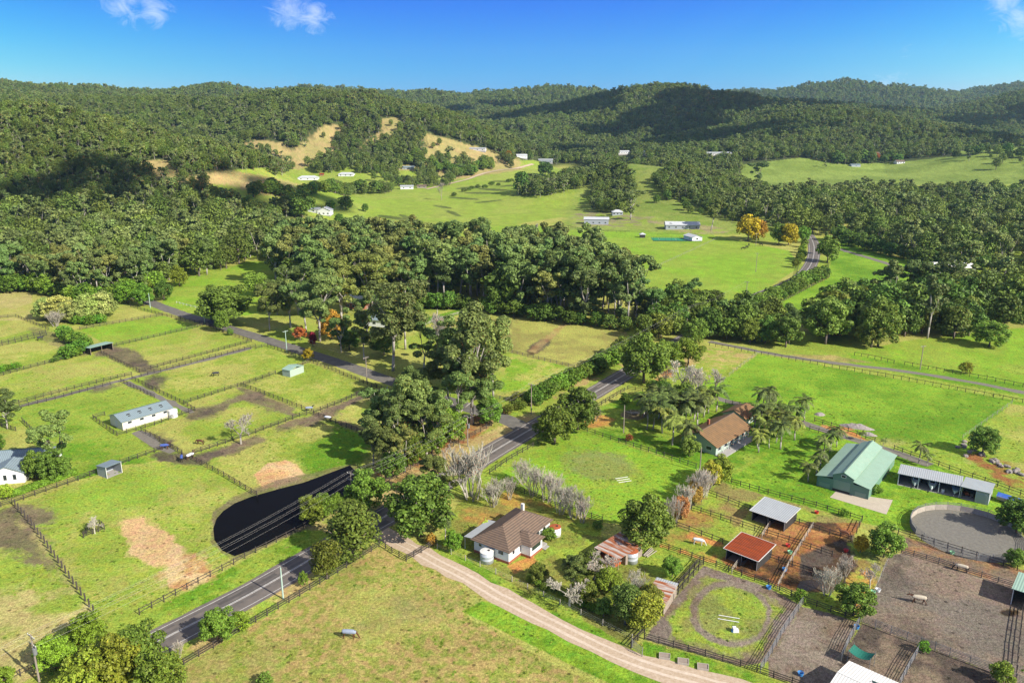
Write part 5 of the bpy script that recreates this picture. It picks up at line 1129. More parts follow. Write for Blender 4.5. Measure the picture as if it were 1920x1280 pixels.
far_house((663,580), 9, 9, 3.2, 2.4, 'red brick cottage with a pinkish roof deep among the trees', 'cottage', 'cream', 'brick', -28, axis='x')
far_house((702,612), 12, 10, 3.0, 2.0, 'grey-roofed house hidden behind the big white gum', 'house', 'grey_x', 'white', -20, hip=.7)
far_house((215,443), 12, 8, 3, 1.4, 'pale shed glimpsed inside the left forest', 'shed', 'silver_x', 'white', 10, nm='shed', wins=1)
# tennis court
p0, p1 = at(1233,449), at(1292,452); tcz = thing('tennis_court', 'green tennis court with tall mesh fence on the far field', 'tennis court', (p0[0], p0[1], gz(p0[0], p0[1])+.1), R(-3))
MB().box(-4, 30, -8, 8, -.1, .02).build('surface', mat('court_green', (.02, .20, .09), rough=.8), tcz); ln = MB(); [ln.box(x_, x_+.15, -5, 5, .02, .03) for x_ in (1, 13, 25)]; [ln.box(1, 25, y_, y_+.15, .031, .035) for y_ in (-5, 5)]; ln.build('court_lines', paint_m, tcz)
for k in range(9): MB().tube((-4+k*4.25, -8, 0), (-4+k*4.25, -8, 3), .06, .06, 5).build('fence_post', WL['dark'], tcz)
MB().beam((-4, -8, 3), (30, -8, 3), .08).beam((-4, -8, .1), (30, -8, .1), .3).beam((-4, 8, 3), (30, 8, 3), .08).build('top_rail', WL['dark'], tcz)
# ------------------------------------------------------------------ power poles and wires
M['pole'] = mat('pole_timber', (.30, .25, .20), noise=(1, .6, (.2, .16, .13))); M['pole_green'] = mat('pole_green', (.36, .47, .40)); M['ins'] = mat('insulator', (.55, .55, .52))
def pole(px, h, lab, mt='pole', arms=1, az=0, trans=False, lamp=False):
    p = at(*px); o = thing('power_pole' if not lamp else 'street_lamp', lab, 'power pole' if not lamp else 'street lamp', p, az)
    MB().tube((0, 0, -.3), (0, 0, h), .17, .12, 8).build('pole', M[mt], o)
    for k in range(arms):
        z = h-.35-1.5*k; ar = MB().box(-1.1, 1.1, -.06, .06, z-.06, z+.06).build('crossarm', M[mt], o)
        for x_ in (-1.0, -.45, .45, 1.0): MB().lathe([(.05, z+.06), (.07, z+.2), (.03, z+.26)], 6, (x_, 0)).build('insulator', M['ins'], ar)
    if trans: MB().lathe([(.28, h-3.4), (.32, h-3.2), (.32, h-2.3), (.2, h-2.2)], 12, (.42, 0)).build('transformer', M['steel'], o)
    if lamp: MB().tube((0, 0, h-.1), (1.1, 0, h+.15), .05, .04, 6).build('arm', M[mt], o); MB().box(.9, 1.5, -.12, .12, h+.05, h+.2).build('lamp_head', M['steel'], o)
    return (p[0], p[1], p[2]+h)
ra = R(55)-R(90)
T1 = pole((74,1278), 8.6, 'leaning grey power pole with a crossarm in the bottom left corner', az=ra, arms=2, trans=True)
T2 = pole((661,949), 8.4, 'brown power pole beside the main road between two leafy trees', az=ra, arms=2)
T3 = pole((877,837), 8.8, 'grey power pole with a transformer near the road junction', az=ra, arms=1, trans=True)
T4 = pole((996,776), 9.5, 'grey power pole at the edge of the scrub beyond the junction', az=ra)
T5 = pole((1287,622), 10.5, 'grey power pole among the thicket where the road disappears', az=ra, arms=2)
T6 = pole((1398,568), 10.5, 'tall power pole rising from the bushes beside the climbing road', az=ra)
T7 = pole((1417,510), 11, 'lone power pole standing in the big bright field', az=0)
pole((1725,693), 8.8, 'dark power pole beside the single-rail fence of the grass lane', az=R(20)); pole((1169,811), 8.2, 'plain grey pole on the lawn of the palm garden', arms=0); pole((1312,884), 6.5, 'slender pole in front of the brown-roofed house', arms=0)
S1 = pole((688,715), 8.6, 'brown power pole beside the long side road fence', az=R(50)); S2 = pole((538,661), 8.6, 'pale green power pole beside the side road', 'pole_green', az=R(50)); S3 = pole((384,608), 9.5, 'white power pole beside the side road under the big round tree', 'pole_green', az=R(50)); pole((282,577), 7, 'thin pole where the side road leaves the trees', 'pole_green', arms=0)
pole((161,522), 10, 'power pole in front of the dark left forest', 'pole_green'); pole((201,540), 6, 'short pole with a crossarm beside the left forest edge', 'pole_green')
pole((1417,462), 9, 'power pole between the two orange autumn trees', az=0); pole((531,1122), 6.5, 'white and blue steel lamp post beside the main road', 'pole_green', arms=0)
M['cable'] = mat('cable', (.38, .36, .33), rough=.5)
def wire(A, B, off, dz, sag=1.2):
    a, b = Vector(A), Vector(B); d = (b-a).normalized(); n = Vector((d.y, -d.x, 0)); mb = MB(); prev = None
    for k in range(13):
        t = k/12; q = a.lerp(b, t)+n*off+Vector((0, 0, dz-4*sag*t*(1-t)))
        if prev is not None: mb.tube(prev, q, .011, .011, 4)
        prev = q
    return mb
T0 = (T1[0]-42, T1[1]-62, 8.6)
for off in (-1.0, -.45, 1.0):
    mb = MB()
    for A, B in ((T0, T1), (T1, T2), (T2, T3), (T3, T4), (T4, T5), (T5, T6)): w_ = wire(A, B, off, -.1); mb.add(w_.v, w_.f)
    tag(mb.build('power_line', M['cable']), 'thin pale power line strung from pole to pole along the main road', 'power line', 'power lines along the main road')
for off in (-.9, .9):
    mb = MB()
    for A, B in ((T1, T2), (T2, T3)): w_ = wire(A, B, off, -1.8); mb.add(w_.v, w_.f)
    tag(mb.build('power_line', M['cable']), 'lower power line hung below the main ones over the pond and roadside', 'power line', 'lower power lines over the pond')
for off in (-.9, .9):
    mb = MB()
    for A, B in ((S1, S2), (S2, S3)): w_ = wire(A, B, off, -.1); mb.add(w_.v, w_.f)
    tag(mb.build('power_line', M['cable']), 'thin power line strung between the poles of the side road', 'power line', 'power lines along the side road')
# ------------------------------------------------------------------ horses
def horse(px, face, coat, rug=None, pose='graze', lab='', s=1.0):
    p = at(*px); o = thing('horse', lab, 'horse', p, face); o.scale = (s, s, s)
    hd = dict(graze=[(1.05, 0, 1.28, .17), (1.35, 0, .85, .12), (1.55, 0, .42, .10), (1.72, 0, .14, .075)], stand=[(1.02, 0, 1.45, .17), (1.25, 0, 1.72, .12), (1.42, 0, 1.88, .11), (1.78, 0, 1.68, .07)], walk=[(1.05, 0, 1.38, .17), (1.4, 0, 1.48, .12), (1.62, 0, 1.52, .11), (1.98, 0, 1.32, .07)])[pose]
    V = [(-.78, 0, 1.28, .26), (-.3, 0, 1.20, .31), (.25, 0, 1.18, .31), (.72, 0, 1.25, .27)]+hd; E = [(0, 1), (1, 2), (2, 3), (3, 4), (4, 5), (5, 6), (6, 7)]
    sw = .22 if pose == 'walk' else .04
    for i, (bx, ys, sx) in enumerate(((3, 1, sw), (3, -1, -sw), (0, 1, -sw), (0, -1, sw))):
        x0_ = V[bx][0]; n = len(V)
        if bx == 3: V += [(x0_, .17*ys, .95, .12), (x0_+sx*.6, .17*ys, .52, .085), (x0_+sx, .17*ys, .12, .06), (x0_+sx+.05, .17*ys, .02, .075)]
        else: V += [(x0_+.02, .19*ys, .92, .15), (x0_+.08+sx*.3, .19*ys, .72, .09), (x0_-.12+sx*.7, .19*ys, .48, .085), (x0_-.08+sx, .19*ys, .12, .06), (x0_-.02+sx, .19*ys, .02, .075)]
        m = len(V)-n; E += [(bx, n)]+[(n+k, n+k+1) for k in range(m-1)]
    me = bpy.data.meshes.new('body'); me.from_pydata([v[:3] for v in V], E, []); me.materials.append(coat); b_ = link('body', me, o)
    sk = b_.modifiers.new('Skin', 'SKIN'); 
    for d_, v in zip(me.skin_vertices[0].data if me.skin_vertices else [], V): d_.radius = (v[3], v[3])
    b_.modifiers.new('Subsurf', 'SUBSURF').levels = 1
    if not me.skin_vertices: print('no skin layer')
    e = hd[2]; MB().tube((e[0]-.05, .06, e[2]+.06), (e[0]-.12, .09, e[2]+.24), .04, .01, 4).tube((e[0]-.05, -.06, e[2]+.06), (e[0]-.12, -.09, e[2]+.24), .04, .01, 4).build('ears', coat, o)
    MB().tube((-1.0, 0, 1.35), (-1.18, 0, .95), .06, .08, 6).tube((-1.18, 0, .95), (-1.15, 0, .55), .08, .03, 6).build('tail', COATS['dark'], o)
    MB().beam((.85, 0, 1.50), (hd[1][0]-.1, 0, hd[1][2]+.14), .05, .16).build('mane', COATS['dark'], o)
    if rug is not None:
        Vr = []; secs = ((-1.10, .12), (-1.04, .24), (-.85, .31), (-.3, .34), (.3, .34), (.72, .31), (1.0, .25), (1.15, .17))
        for x_, r_ in secs:
            for k in range(9): a_ = R(-35+k*250/8-0); Vr.append((x_, r_*1.04*math.cos(a_), 1.22+r_*(1.08 if math.sin(a_) > 0 else 1.15)*math.sin(a_)-.05*(x_ > .9)*(pose == 'graze')))
        link('rug', new_mesh('rug', Vr, [(i*9+k, i*9+k+1, (i+1)*9+k+1, (i+1)*9+k) for i in range(7) for k in range(8)], rug), o)
    return o
COATS = dict(bay=mat('bay_coat', (.10, .04, .02), rough=.5), white=mat('white_coat', (.62, .59, .54), rough=.6), dark=mat('dark_coat', (.02, .016, .014), rough=.5), grey=mat('grey_coat', (.34, .33, .32), rough=.6))
RUG = dict(blue=mat('blue_rug', (.06, .10, .32), rough=.7), grey=mat('grey_rug', (.27, .31, .38), rough=.7, noise=(2, .4, (.2, .23, .3))), tan=mat('tan_rug', (.48, .42, .31), rough=.8, noise=(2, .4, (.36, .31, .23))), white=mat('white_rug', (.62, .63, .66), rough=.7), black=mat('black_rug', (.03, .03, .04), rough=.7))
horse((655,1196), R(-5), COATS['bay'], RUG['grey'], 'graze', 'horse in a grey-blue rug grazing alone in the big bottom paddock', 1.1)
horse((1722,1131), R(163), COATS['bay'], RUG['tan'], 'walk', 'horse in a tan rug walking left across the big grey yard', 1.1)
horse((1802,1071), R(150), COATS['dark'], RUG['tan'], 'graze', 'horse in a pale rug in the brown race above the grey yard')
horse((1309,1021), R(-20), COATS['white'], RUG['white'], 'graze', 'pale horse grazing in the leafy pen left of the red-roofed shelter')
horse((1583,1006), R(160), COATS['bay'], None, 'stand', 'plain brown horse standing at the end of the upper brown pen')
horse((405,705), R(200), COATS['dark'], RUG['black'], 'graze', 'dark-rugged horse grazing above the middle left paddock fence')
horse((309,842), R(15), COATS['bay'], RUG['blue'], 'stand', 'horse in a bright blue rug beside the stable fence')
horse((341,864), R(110), COATS['dark'], RUG['blue'], 'stand', 'horse in a blue rug, left one of the pair at the fence corner')
horse((357,860), R(60), COATS['bay'], RUG['white'], 'stand', 'horse in a white rug, right one of the pair at the fence corner')
horse((580,771), R(10), COATS['dark'], RUG['grey'], 'stand', 'horse in a pale rug above the four-way fence corner')
horse((615,789), R(160), COATS['dark'], RUG['white'], 'stand', 'horse in a white rug below the four-way fence corner')
horse((724,738), R(80), COATS['white'], None, 'stand', 'small white horse at the roadside end of the corner paddock')
horse((76,638), R(40), COATS['dark'], RUG['black'], 'stand', 'dark horse beside the fence at the far left')
horse((376,833), R(170), COATS['bay'], None, 'graze', 'brown horse grazing left of the bare tree in the paddock')
for i, (a_, b_) in enumerate(((1393,468), (1400,466), (1404,461), (1427,461))): horse((a_, b_), R(40*i), COATS['dark'], None, 'graze', 'dark animal grazing at the top of the big bright field, %s' % ['leftmost of four', 'second from the left', 'third from the left', 'rightmost of four'][i], 1.25)
# ------------------------------------------------------------------ small things
PL = dict(blue=mat('blue_plastic', (.05, .22, .50), rough=.4), red=mat('red_plastic', (.50, .04, .03), rough=.4), green=mat('pale_green_plastic', (.30, .60, .35), rough=.4), white=mat('white_plastic', (.7, .7, .7), rough=.4))
def tub(px, m_, lab, r=.5, h=.55):
    p = at(*px); o = thing('feed_tub', lab, 'feed tub', p); MB().lathe([(r*.75, 0), (r, h), (r*.9, h), (r*.68, .08), (.01, .07)], 16).build('tub', PL[m_], o); MB().tube((-r, 0, h), (r, 0, h+.12), .02, .02, 5).build('handle', M['steel'], o)
tub((1471,1069), 'blue', 'blue feed tub beside the pale cross fence of the muddy pens'); tub((1441,1103), 'blue', 'blue feed tub under the fence below the muddy pens'); tub((1501,1265), 'blue', 'blue feed tub in the dirt yard near the bottom edge'); tub((1606,1177), 'blue', 'dark blue feed tub at the corner of the lower pipe fence')
tub((1531,962), 'red', 'red feed tub on the top edge of the upper brown pen'); tub((1477,1024), 'red', 'red feed tub hung at the fence above the muddy pens'); tub((1586,1034), 'red', 'red feed tub at the right end of the brown pens'); tub((1481,1037), 'green', 'pale green feed tub in the left muddy pen'); tub((1646,1108), 'white', 'white feed tub on the left fence of the grey yard'); tub((1785,1038), 'green', 'green feed tub on a post in the brown race')
tub((1636,1112), 'green', 'pale green feed tub among the fallen leaves beside the grey yard')
def poles(px, n, L, an, lab, m_='white_paint'):
    p = at(*px); o = thing('jump', lab, 'jump poles', p, an)
    for k in range(n): MB().tube((0, k*1.1, .12), (L, k*1.1+.2, .12), .06, .06, 6).build('pole', M[m_], o)
poles((1346,1160), 2, 3.6, R(-20), 'pair of training poles lying inside the small ring paddock'); poles((1160,905), 3, 3.4, R(15), 'white jumping poles lying in the round green paddock')
pp = at(1379,1183); o = thing('mounting_block', 'white and blue mounting block in the middle of the small ring paddock', 'mounting block', pp); MB().box(-.5, .5, -.4, .4, 0, .4).box(-.5, .1, -.4, .4, .4, .8).build('steps', PL['white'], o); MB().box(-.7, -.52, -.3, .3, 0, .35).build('bucket', PL['blue'], o)
for k, (a_, b_) in enumerate(((1246,1231), (1281,1241), (1318,1251))):
    p = at(a_, b_); o = thing('raised_bed', 'small square timber garden bed below the ring paddock, %s' % ['leftmost of three', 'middle of three', 'rightmost of three'][k], 'garden bed', p, R(-12)); MB().box(-.9, .9, -.7, -.6, 0, .35).box(-.9, .9, .6, .7, 0, .35).box(-.9, -.8, -.6, .6, 0, .35).box(.8, .9, -.6, .6, 0, .35).build('frame', M['pale_timber'], o); MB().box(-.8, .8, -.6, .6, 0, .25).build('soil', WL['dirtf'], o)
wood = thing('woodpile', 'stack of old timber lying beside the rusty shed', 'woodpile', at(1213,1045), R(50))
for k in range(7): MB().beam((random.uniform(-.3, .3), k*.16, .1+.1*(k % 3)), (3.2+random.uniform(-.4, .4), k*.16+random.uniform(-.3, .3), .12+.1*(k % 3)), .12).build('plank', M['pale_timber'], wood)
rockm = mat('grey_rock', (.26, .23, .20), noise=(1.5, .8, (.24, .20, .18)), bump=(2, 1, .2)); soilm = mat('grey_soil', (.35, .31, .29), noise=(2, .8, (.22, .18, .16)), bump=(2, 1, .2))
def mound(px, rx, ry, h, rot, lab, cat='soil mound', nm='soil_mound', m_=soilm):
    p = at(*px); n, rr = 22, 7; V = [(0, 0, h)]; rg = np.random.default_rng(int(px[0]))
    for j_ in range(1, rr+1):
        for i_ in range(n): a_ = 2*math.pi*i_/n; q = j_/rr; f = 1+.25*(rg.random()-.5); V.append((rx*q*math.cos(a_)*f, ry*q*math.sin(a_)*f, h*(1-q*q)*(1+.6*(rg.random()-.5))-.05*(j_ == rr)))
    F = [(0, 1+i_, 1+(i_+1) % n) for i_ in range(n)]+[(1+(j_-1)*n+i_, 1+j_*n+i_, 1+j_*n+(i_+1) % n, 1+(j_-1)*n+(i_+1) % n) for j_ in range(1, rr) for i_ in range(n)]
    tag(link(nm, new_mesh(nm, V, F, m_, True), None, (p[0], p[1], p[2]), rot), lab, cat)
mound((1606,801), 4.5, 1.6, 1.0, R(-25), 'long grey spoil heap behind the green barn fence'); mound((1628,815), 2.3, 1.1, .7, R(-20), 'small grey spoil heap right of the long one'); mound((1537,777), 1.6, 1.2, .6, 0, 'small grey heap behind the palm clump')
mound((1578,803), 3.5, .8, .5, R(-20), 'orange earth bank beside the farm track', m_=mat('orange_earth', (.45, .20, .07), noise=(2, .6, (.3, .13, .05)), bump=(3, 1, .1)))
for k in range(26):
    t = k/25; px_ = 1800+120*t+random.uniform(-10, 10); py_ = 838+70*t*.75+random.uniform(-10, 10); p = at(px_, py_)
    n = 10; V = [(random.uniform(.3, .9)*math.cos(a_), random.uniform(.3, .9)*math.sin(a_), z_) for z_ in (0, .45) for a_ in np.linspace(0, 6.28, n+1)[:-1]]+[(0, 0, .7)]
    F = [(i_, (i_+1) % n, n+(i_+1) % n, n+i_) for i_ in range(n)]+[(n+i_, n+(i_+1) % n, 2*n) for i_ in range(n)]
    tag(link('rock', new_mesh('rock', V, F, rockm), None, p, random.random()*6), 'rough grey boulder in the rubble bank at the right edge', 'rock', 'boulders of the rubble bank')
fl = thing('fallen_tree', 'twisted grey fallen log on bare earth in the palm garden', 'fallen tree', at(1183,777), R(5)); rg_ = np.random.default_rng(3)
mb = MB(); wobble_tube(mb, (0, 0, .5), (6.5, .8, .4), .35, .12, rg_, 7, 4, .03); [wobble_tube(mb, (0, 0, .5), (rg_.normal()*1.2, rg_.normal()*1.2, 1.3), .16, .04, rg_, 5, 2, .05) for _ in range(7)]; mb.build('trunk', M['twig'], fl)
# ------------------------------------------------------------------ single trees and shrubs (foot pixel, height in pixels)
V_ = [
 ('gum_tree','gum0',737,695,175,'very tall gum with a thick white trunk beside the side road',(1.05,1.05,1),1.1),
 ('gum_tree','gum0',683,676,95,'spreading gum on the verge left of the very tall white gum',(.95,1,.9),1.1),
 ('gum_tree','gum0',640,660,70,'dark low gum beside the red brick cottage',(.8,.95,.8),1.2),
 ('gum_tree','gum0',575,626,100,'grey-green gum above the red autumn tree on the side road',(.9,1,.9),1.1),
 ('gum_tree','gum0',545,615,95,'gum with a forked trunk behind the autumn tree',(.95,1,.85),1.1),
 ('gum_tree','gum0',506,620,90,'slim pale-trunked gum left of the pale green power pole',(1.05,1.05,.9),1),
 ('gum_tree','gum0',563,535,95,'tall gum at the right of the small green clearing',(1,1,1),1),
 ('gum_tree','gum0',530,525,70,'thin gum standing in the small green clearing',(1.1,1.1,1),.8),
 ('gum_tree','gum0',600,640,130,'tall gum overhanging the autumn trees',(1,1,.9),1.1),
 ('gum_tree','gum0',640,600,110,'rounded olive gum behind the brick cottage',(1.1,1.05,.8),1.2),
 ('gum_tree','gum0',700,590,120,'broad olive gum above the grey-roofed house',(1.15,1.1,.8),1.3),
 ('gum_tree','gum0',760,655,110,'gum behind the very tall white gum',(1,1.05,.8),1.1),
 ('gum_tree','gum0',795,690,85,'dark gum beneath the dead white tree',(.7,.9,.75),1.3),
 ('gum_tree','gum0',832,705,80,'dark gum on the side road bend',(.75,.9,.75),1.2),
 ('gum_tree','gum0',885,795,215,'tallest gum of the roadside group, leaning right',(1.05,1.05,.95),.95),
 ('gum_tree','gum0',925,745,155,'tall gum on the right of the roadside group with bare white limbs',(1.05,1.05,.95),.9),
 ('gum_tree','gum0',860,780,140,'gum in the middle of the roadside group',(.95,1,.85),1.1),
 ('gum_tree','gum0',905,790,120,'low gum at the foot of the tallest roadside gum',(.9,1,.8),1.1),
 ('gum_tree','gum0',782,848,150,'domed gum with a white forked trunk above the roadside bushes',(1,1.05,.9),1.0),
 ('gum_tree','gum0',740,862,120,'grey-green gum at the left of the roadside bushes',(.8,.9,.8),1.15),
 ('gum_tree','gum0',720,835,100,'dark gum shading the corner paddock',(.7,.85,.75),1.2),
 ('gum_tree','gum0',820,845,120,'slender gum at the right of the roadside bushes',(1,1.1,.9),1.0),
 ('gum_tree','gum0',700,872,90,'scraggy grey gum beside the pond head',(.85,.85,.75),1.1),
 ('gum_tree','gum0',760,885,80,'straggly brown-grey gum behind the road fence',(.95,.85,.7),1.1),
 ('gum_tree','gum0',860,815,120,'gum squeezed behind the bright roadside bushes, right one',(.95,1.05,.85),1.15),
 ('gum_tree','gum0',840,760,120,'dark gum between the side road and the roadside group',(.8,.95,.8),1.2),
 ('gum_tree','gum0',800,790,100,'dense low gum at the left foot of the roadside group',(.8,.95,.8),1.25),
 ('gum_tree','gum0',900,750,170,'crowded gum behind the tallest roadside gum',(1,1.05,.9),1.1),
 ('gum_tree','gum0',870,720,130,'gum at the back of the roadside group',(1,1.05,.85),1.1),
 ('gum_tree','gum0',765,830,110,'dense gum in the heart of the roadside bushes',(.95,1.05,.85),1.2),
 ('gum_tree','gum0',800,860,100,'leafy gum behind the road fence, right of the white forked trunk',(1,1.1,.85),1.2),
 ('gum_tree','gum0',725,880,85,'bushy gum leaning over the pond head',(.9,.95,.8),1.25),
 ('gum_tree','gum0',690,640,90,'gum between the orange autumn tree and the very tall white gum',(.9,1,.85),1.1),
 ('gum_tree','gum0',560,590,90,'gum standing behind the slim pale-trunked gum',(.9,1,.85),1.2),
 ('gum_tree','gum0',600,600,110,'dark gum behind the orange-brown autumn tree',(.9,1,.85),1.2),
 ('gum_tree','gum0',520,590,70,'bushy gum right of the very large round tree',(.95,1.05,.85),1.2),
 ('gum_tree','gum0',640,585,100,'gum left of the brick cottage roof',(.95,1.05,.85),1.2),
 ('broadleaf_tree','broad0',720,665,45,'dark bush beneath the very tall white gum',(.8,1,.8),1.3),
 ('broadleaf_tree','broad0',655,655,36,'dark bush on the verge beside the orange autumn tree',(.8,1,.8),1.3),
 ('broadleaf_tree','broad0',845,830,62,'bright green bushy tree at the road fence, rightmost of the row',(1.15,1.3,.8),1.1),
 ('broadleaf_tree','broad0',810,852,55,'bright green bushy tree at the road fence, second from the right',(1.2,1.3,.8),1.1),
 ('broadleaf_tree','broad0',775,872,55,'green bushy tree at the road fence, third from the right',(1.1,1.2,.8),1.15),
 ('broadleaf_tree','broad0',735,893,50,'green bushy tree at the road fence near the pond',(1,1.15,.8),1.1),
 ('broadleaf_tree','broad0',890,818,0,'',(1,1,1),1),
 ('broadleaf_tree','broad0',918,796,50,'dense green bush under the tall gum at the junction',(.95,1.15,.8),1.1),
 ('broadleaf_tree','broad0',688,955,70,'round bright tree beside the brown power pole',(1,1.15,.8),1.15),
 ('broadleaf_tree','broad0',586,982,52,'bright leafy tree on the pond bank, left one',(1.25,1.25,.8),1.0),
 ('broadleaf_tree','broad0',606,975,50,'bright leafy tree on the pond bank, middle one',(1.15,1.3,.8),1.0),
 ('broadleaf_tree','broad0',633,958,34,'small leafy tree on the pond bank, right one',(1.1,1.3,.8),1.0),
 ('broadleaf_tree','tall0',663,1043,102,'tall dense olive tree between the fence and the main road',(1.15,1.05,.9),1.35),
 ('broadleaf_tree','tall0',613,1085,78,'thin half-dead tree at the fence beside the main road',(1.2,1.0,.75),1.0),
 ('shrub','shrub',569,1097,25,'small upright bush beside the main road',(1.1,1.2,.7),.7),
 ('broadleaf_tree','broad0',412,1202,62,'leafy tree at the fence left of the lamp post',(1,1.2,.8),1.1),
 ('shrub','shrub',447,1180,30,'low bright bush right of the leafy tree by the fence',(1.2,1.4,.7),1.2),
 ('broadleaf_tree','broad0',168,1212,60,'bright green round tree left of the bottom corner thicket',(1.2,1.45,.7),1.1),
 ('broadleaf_tree','broad0',105,1252,58,'bright green spreading tree beside the leaning power pole',(1.2,1.5,.7),1.25),
 ('broadleaf_tree','broad0',262,1262,92,'large dense tree in the bottom left thicket, rightmost',(1.1,1.1,.8),1.05),
 ('broadleaf_tree','broad0',222,1300,100,'large olive tree in the bottom left thicket, middle',(1.5,1.2,.7),1.0),
 ('broadleaf_tree','broad0',160,1318,95,'large olive tree at the bottom edge beside the leaning power pole',(1.45,1.2,.7),1.0),
 ('broadleaf_tree','broad0',305,1305,90,'leafy tree cut by the bottom edge in the left thicket',(1.1,1.15,.8),1.0),
 ('broadleaf_tree','broad0',8,1288,40,'bright green bush in the bottom left corner',(1.2,1.4,.8),1.1),
 ('bare_tree','mbare',335,1232,30,'small bare bush beside the road in the bottom left',(1,1,1),1),
 ('shrub','shrub',497,1285,22,'dark little bush at the bottom edge of the dry paddock',(.9,1,.8),1.2),
 ('bare_tree','bare',452,832,78,'pale leafless tree with spreading limbs in the left paddocks',(1,1,1),1.1),
 ('bare_tree','bare',178,1000,40,'small pale leafless tree inside a square tree guard',(1,1,1),1.3),
 ('gum_tree','gum0',118,885,108,'open-crowned gum left of the stable, beside the cottage hedge',(.85,1,.85),1.15),
 ('broadleaf_tree','broad0',105,900,55,'bushy tree at the right end of the cottage',(.85,1,.8),1.1),
 ('broadleaf_tree','broad0',70,898,52,'dark tree in front of the cottage',(.8,1,.8),.9),
 ('gum_tree','gum0',14,804,72,'gum with grey limbs at the left edge below the lane',(.9,1,.95),1.25),
 ('broadleaf_tree','broad0',-8,845,35,'bright bush cut by the left edge above the cottage',(1.1,1.4,.8),1.1),
 ('shrub','shrub',14,936,28,'yellow-green round shrub at the left end of the hedge',(1.7,1.6,.7),.9),
 ('shrub','shrub',58,880,18,'low green shrub on the cottage lawn',(1.1,1.4,.8),1.3),
 ('broadleaf_tree','broad0',425,608,78,'very large round tree beside the side road',(1.0,1.0,.85),1.45),
 ('broadleaf_tree','broad0',396,600,45,'smaller round tree left of the very large round tree',(.95,1.1,.8),1.1),
 ('broadleaf_tree','tall0',483,556,48,'egg-shaped tree in the small green clearing',(1.25,1.25,.9),1.4),
 ('broadleaf_tree','broad0',337,537,38,'olive round tree at the left of the small green clearing',(1.5,1.35,.7),1.0),
 ('broadleaf_tree','tall0',418,623,45,'narrow tree at the fence below the very large round tree',(.9,1.1,.8),.9),
 ('shrub','shrub',432,629,14,'small round shrub in the roadside fence',(.8,1,.8),.9),
 ('broadleaf_tree','broad0',308,563,36,'dark round tree where the side road leaves the forest',(.8,1,.7),1.1),
 ('broadleaf_tree','broad0',270,573,40,'bright round tree at the corner of the top paddocks',(1,1.3,.7),1.1),
 ('broadleaf_tree','broad0',240,568,42,'bright green tree left of the side road end',(1.15,1.4,.7),1.2),
 ('bare_tree','mbare',105,612,30,'bare reddish bush at the end of the long hedge',(1,1,1),1.4),
 ('broadleaf_tree','tall0',500,568,0,'',(1,1,1),1),
 ('maple_tree','broad0',563,638,28,'small pale red autumn tree beside the side road',(3.6,.8,1.2),1.0),
 ('maple_tree','tall0',587,650,28,'deep crimson upright autumn tree beside the side road',(2.2,.13,.5),.9),
 ('autumn_tree','broad0',622,636,52,'orange-brown autumn tree beside the brick cottage',(3.0,1.3,.8),1.1),
 ('autumn_tree','broad0',578,676,24,'small yellow-brown tree on the roadside fence',(3.2,1.6,.5),1.0),
 ('autumn_tree','broad0',888,690,26,'yellow-brown tree behind the roadside gums',(3.2,1.6,.5),1.0),
 ('bare_tree','bare',820,700,150,'dead white tree with long upright limbs',(1,1,1),.7),
 ('bare_tree','mbare',885,935,100,'large pale leafless tree spreading like a fan beside the main road',(1,1,1),1.25),
 ('bare_tree','mbare',925,948,50,'low leafless shrub at the foot of the fan-shaped bare tree',(1,1,1),1.4),
 ('gum_tree','gum0',835,945,90,'dark brownish tree behind the large driveway tree',(.8,.75,.6),1.3),
 ('broadleaf_tree','broad0',790,1005,112,'large dark green tree at the driveway entrance',(.85,1.1,.85),1.15),
 ('palm_tree','palm',834,1018,68,'tall thin palm at the driveway entrance',(1,1,1),.8),
 ('autumn_tree','shrub',808,1020,20,'small coppery shrub under the large driveway tree',(3.4,1.3,1.2),1.0),
 ('broadleaf_tree','broad0',850,1032,36,'small round tree at the wire fence beside the driveway',(1,1.3,.7),1.0),
 ('palm_tree','palm',909,1000,28,'bright lime banana-leaved palm beside the white house awning',(2.2,2.2,.9),.8),
 ('shrub','shrub',1029,1012,22,'dark leafy shrub against the rear wall of the white house',(1,1.1,.7),1.2),
 ('broadleaf_tree','broad0',1208,1025,92,'big perfectly round dense tree behind the rusty shed',(1.0,1.05,.8),1.15),
 ('broadleaf_tree','broad0',1260,1082,40,'small round tree between the rusty shed and the ring paddock',(1,1.2,.8),1.0),
 ('gum_tree','gum0',1075,1105,70,'grey half-bare tree in the garden beside the driveway',(1.0,.95,.8),1.2),
 ('bare_tree','bare',1068,1135,80,'pale bare tree in the middle of the driveway garden',(1,1,1),1.3),
 ('bare_tree','bare',1115,1085,65,'bare twiggy tree left of the rusty shed',(1,1,1),1.3),
 ('broadleaf_tree','broad0',1010,1090,35,'loose grey-green bush in front of the white house',(1.1,1.05,.9),1.1),
 ('broadleaf_tree','broad0',1095,1130,50,'olive bushy tree in the driveway garden',(1.4,1.25,.9),1.0),
 ('broadleaf_tree','tall0',1172,1170,75,'slim grey-green tree at the end of the driveway garden',(1.0,1.0,1.1),1.1),
 ('broadleaf_tree','tall0',1205,1178,70,'olive-brown tree beside the rusty lean-to',(1.5,1.25,.8),1.4),
 ('broadleaf_tree','broad0',1140,1110,45,'yellowish olive tree below the rusty shed',(1.6,1.4,.8),1.2),
 ('broadleaf_tree','broad0',1132,1155,38,'small silvery tree near the driveway wire fence',(1.0,1.2,1.2),.9),
 ('shrub','shrub',1120,990,14,'dark shrub behind the rusty shed',(.8,1,.8),1.3),
]
BT = [(980,905,45),(1000,930,55),(1025,940,58),(1050,962,60),(1075,970,58),(1092,978,48),(955,935,40)]
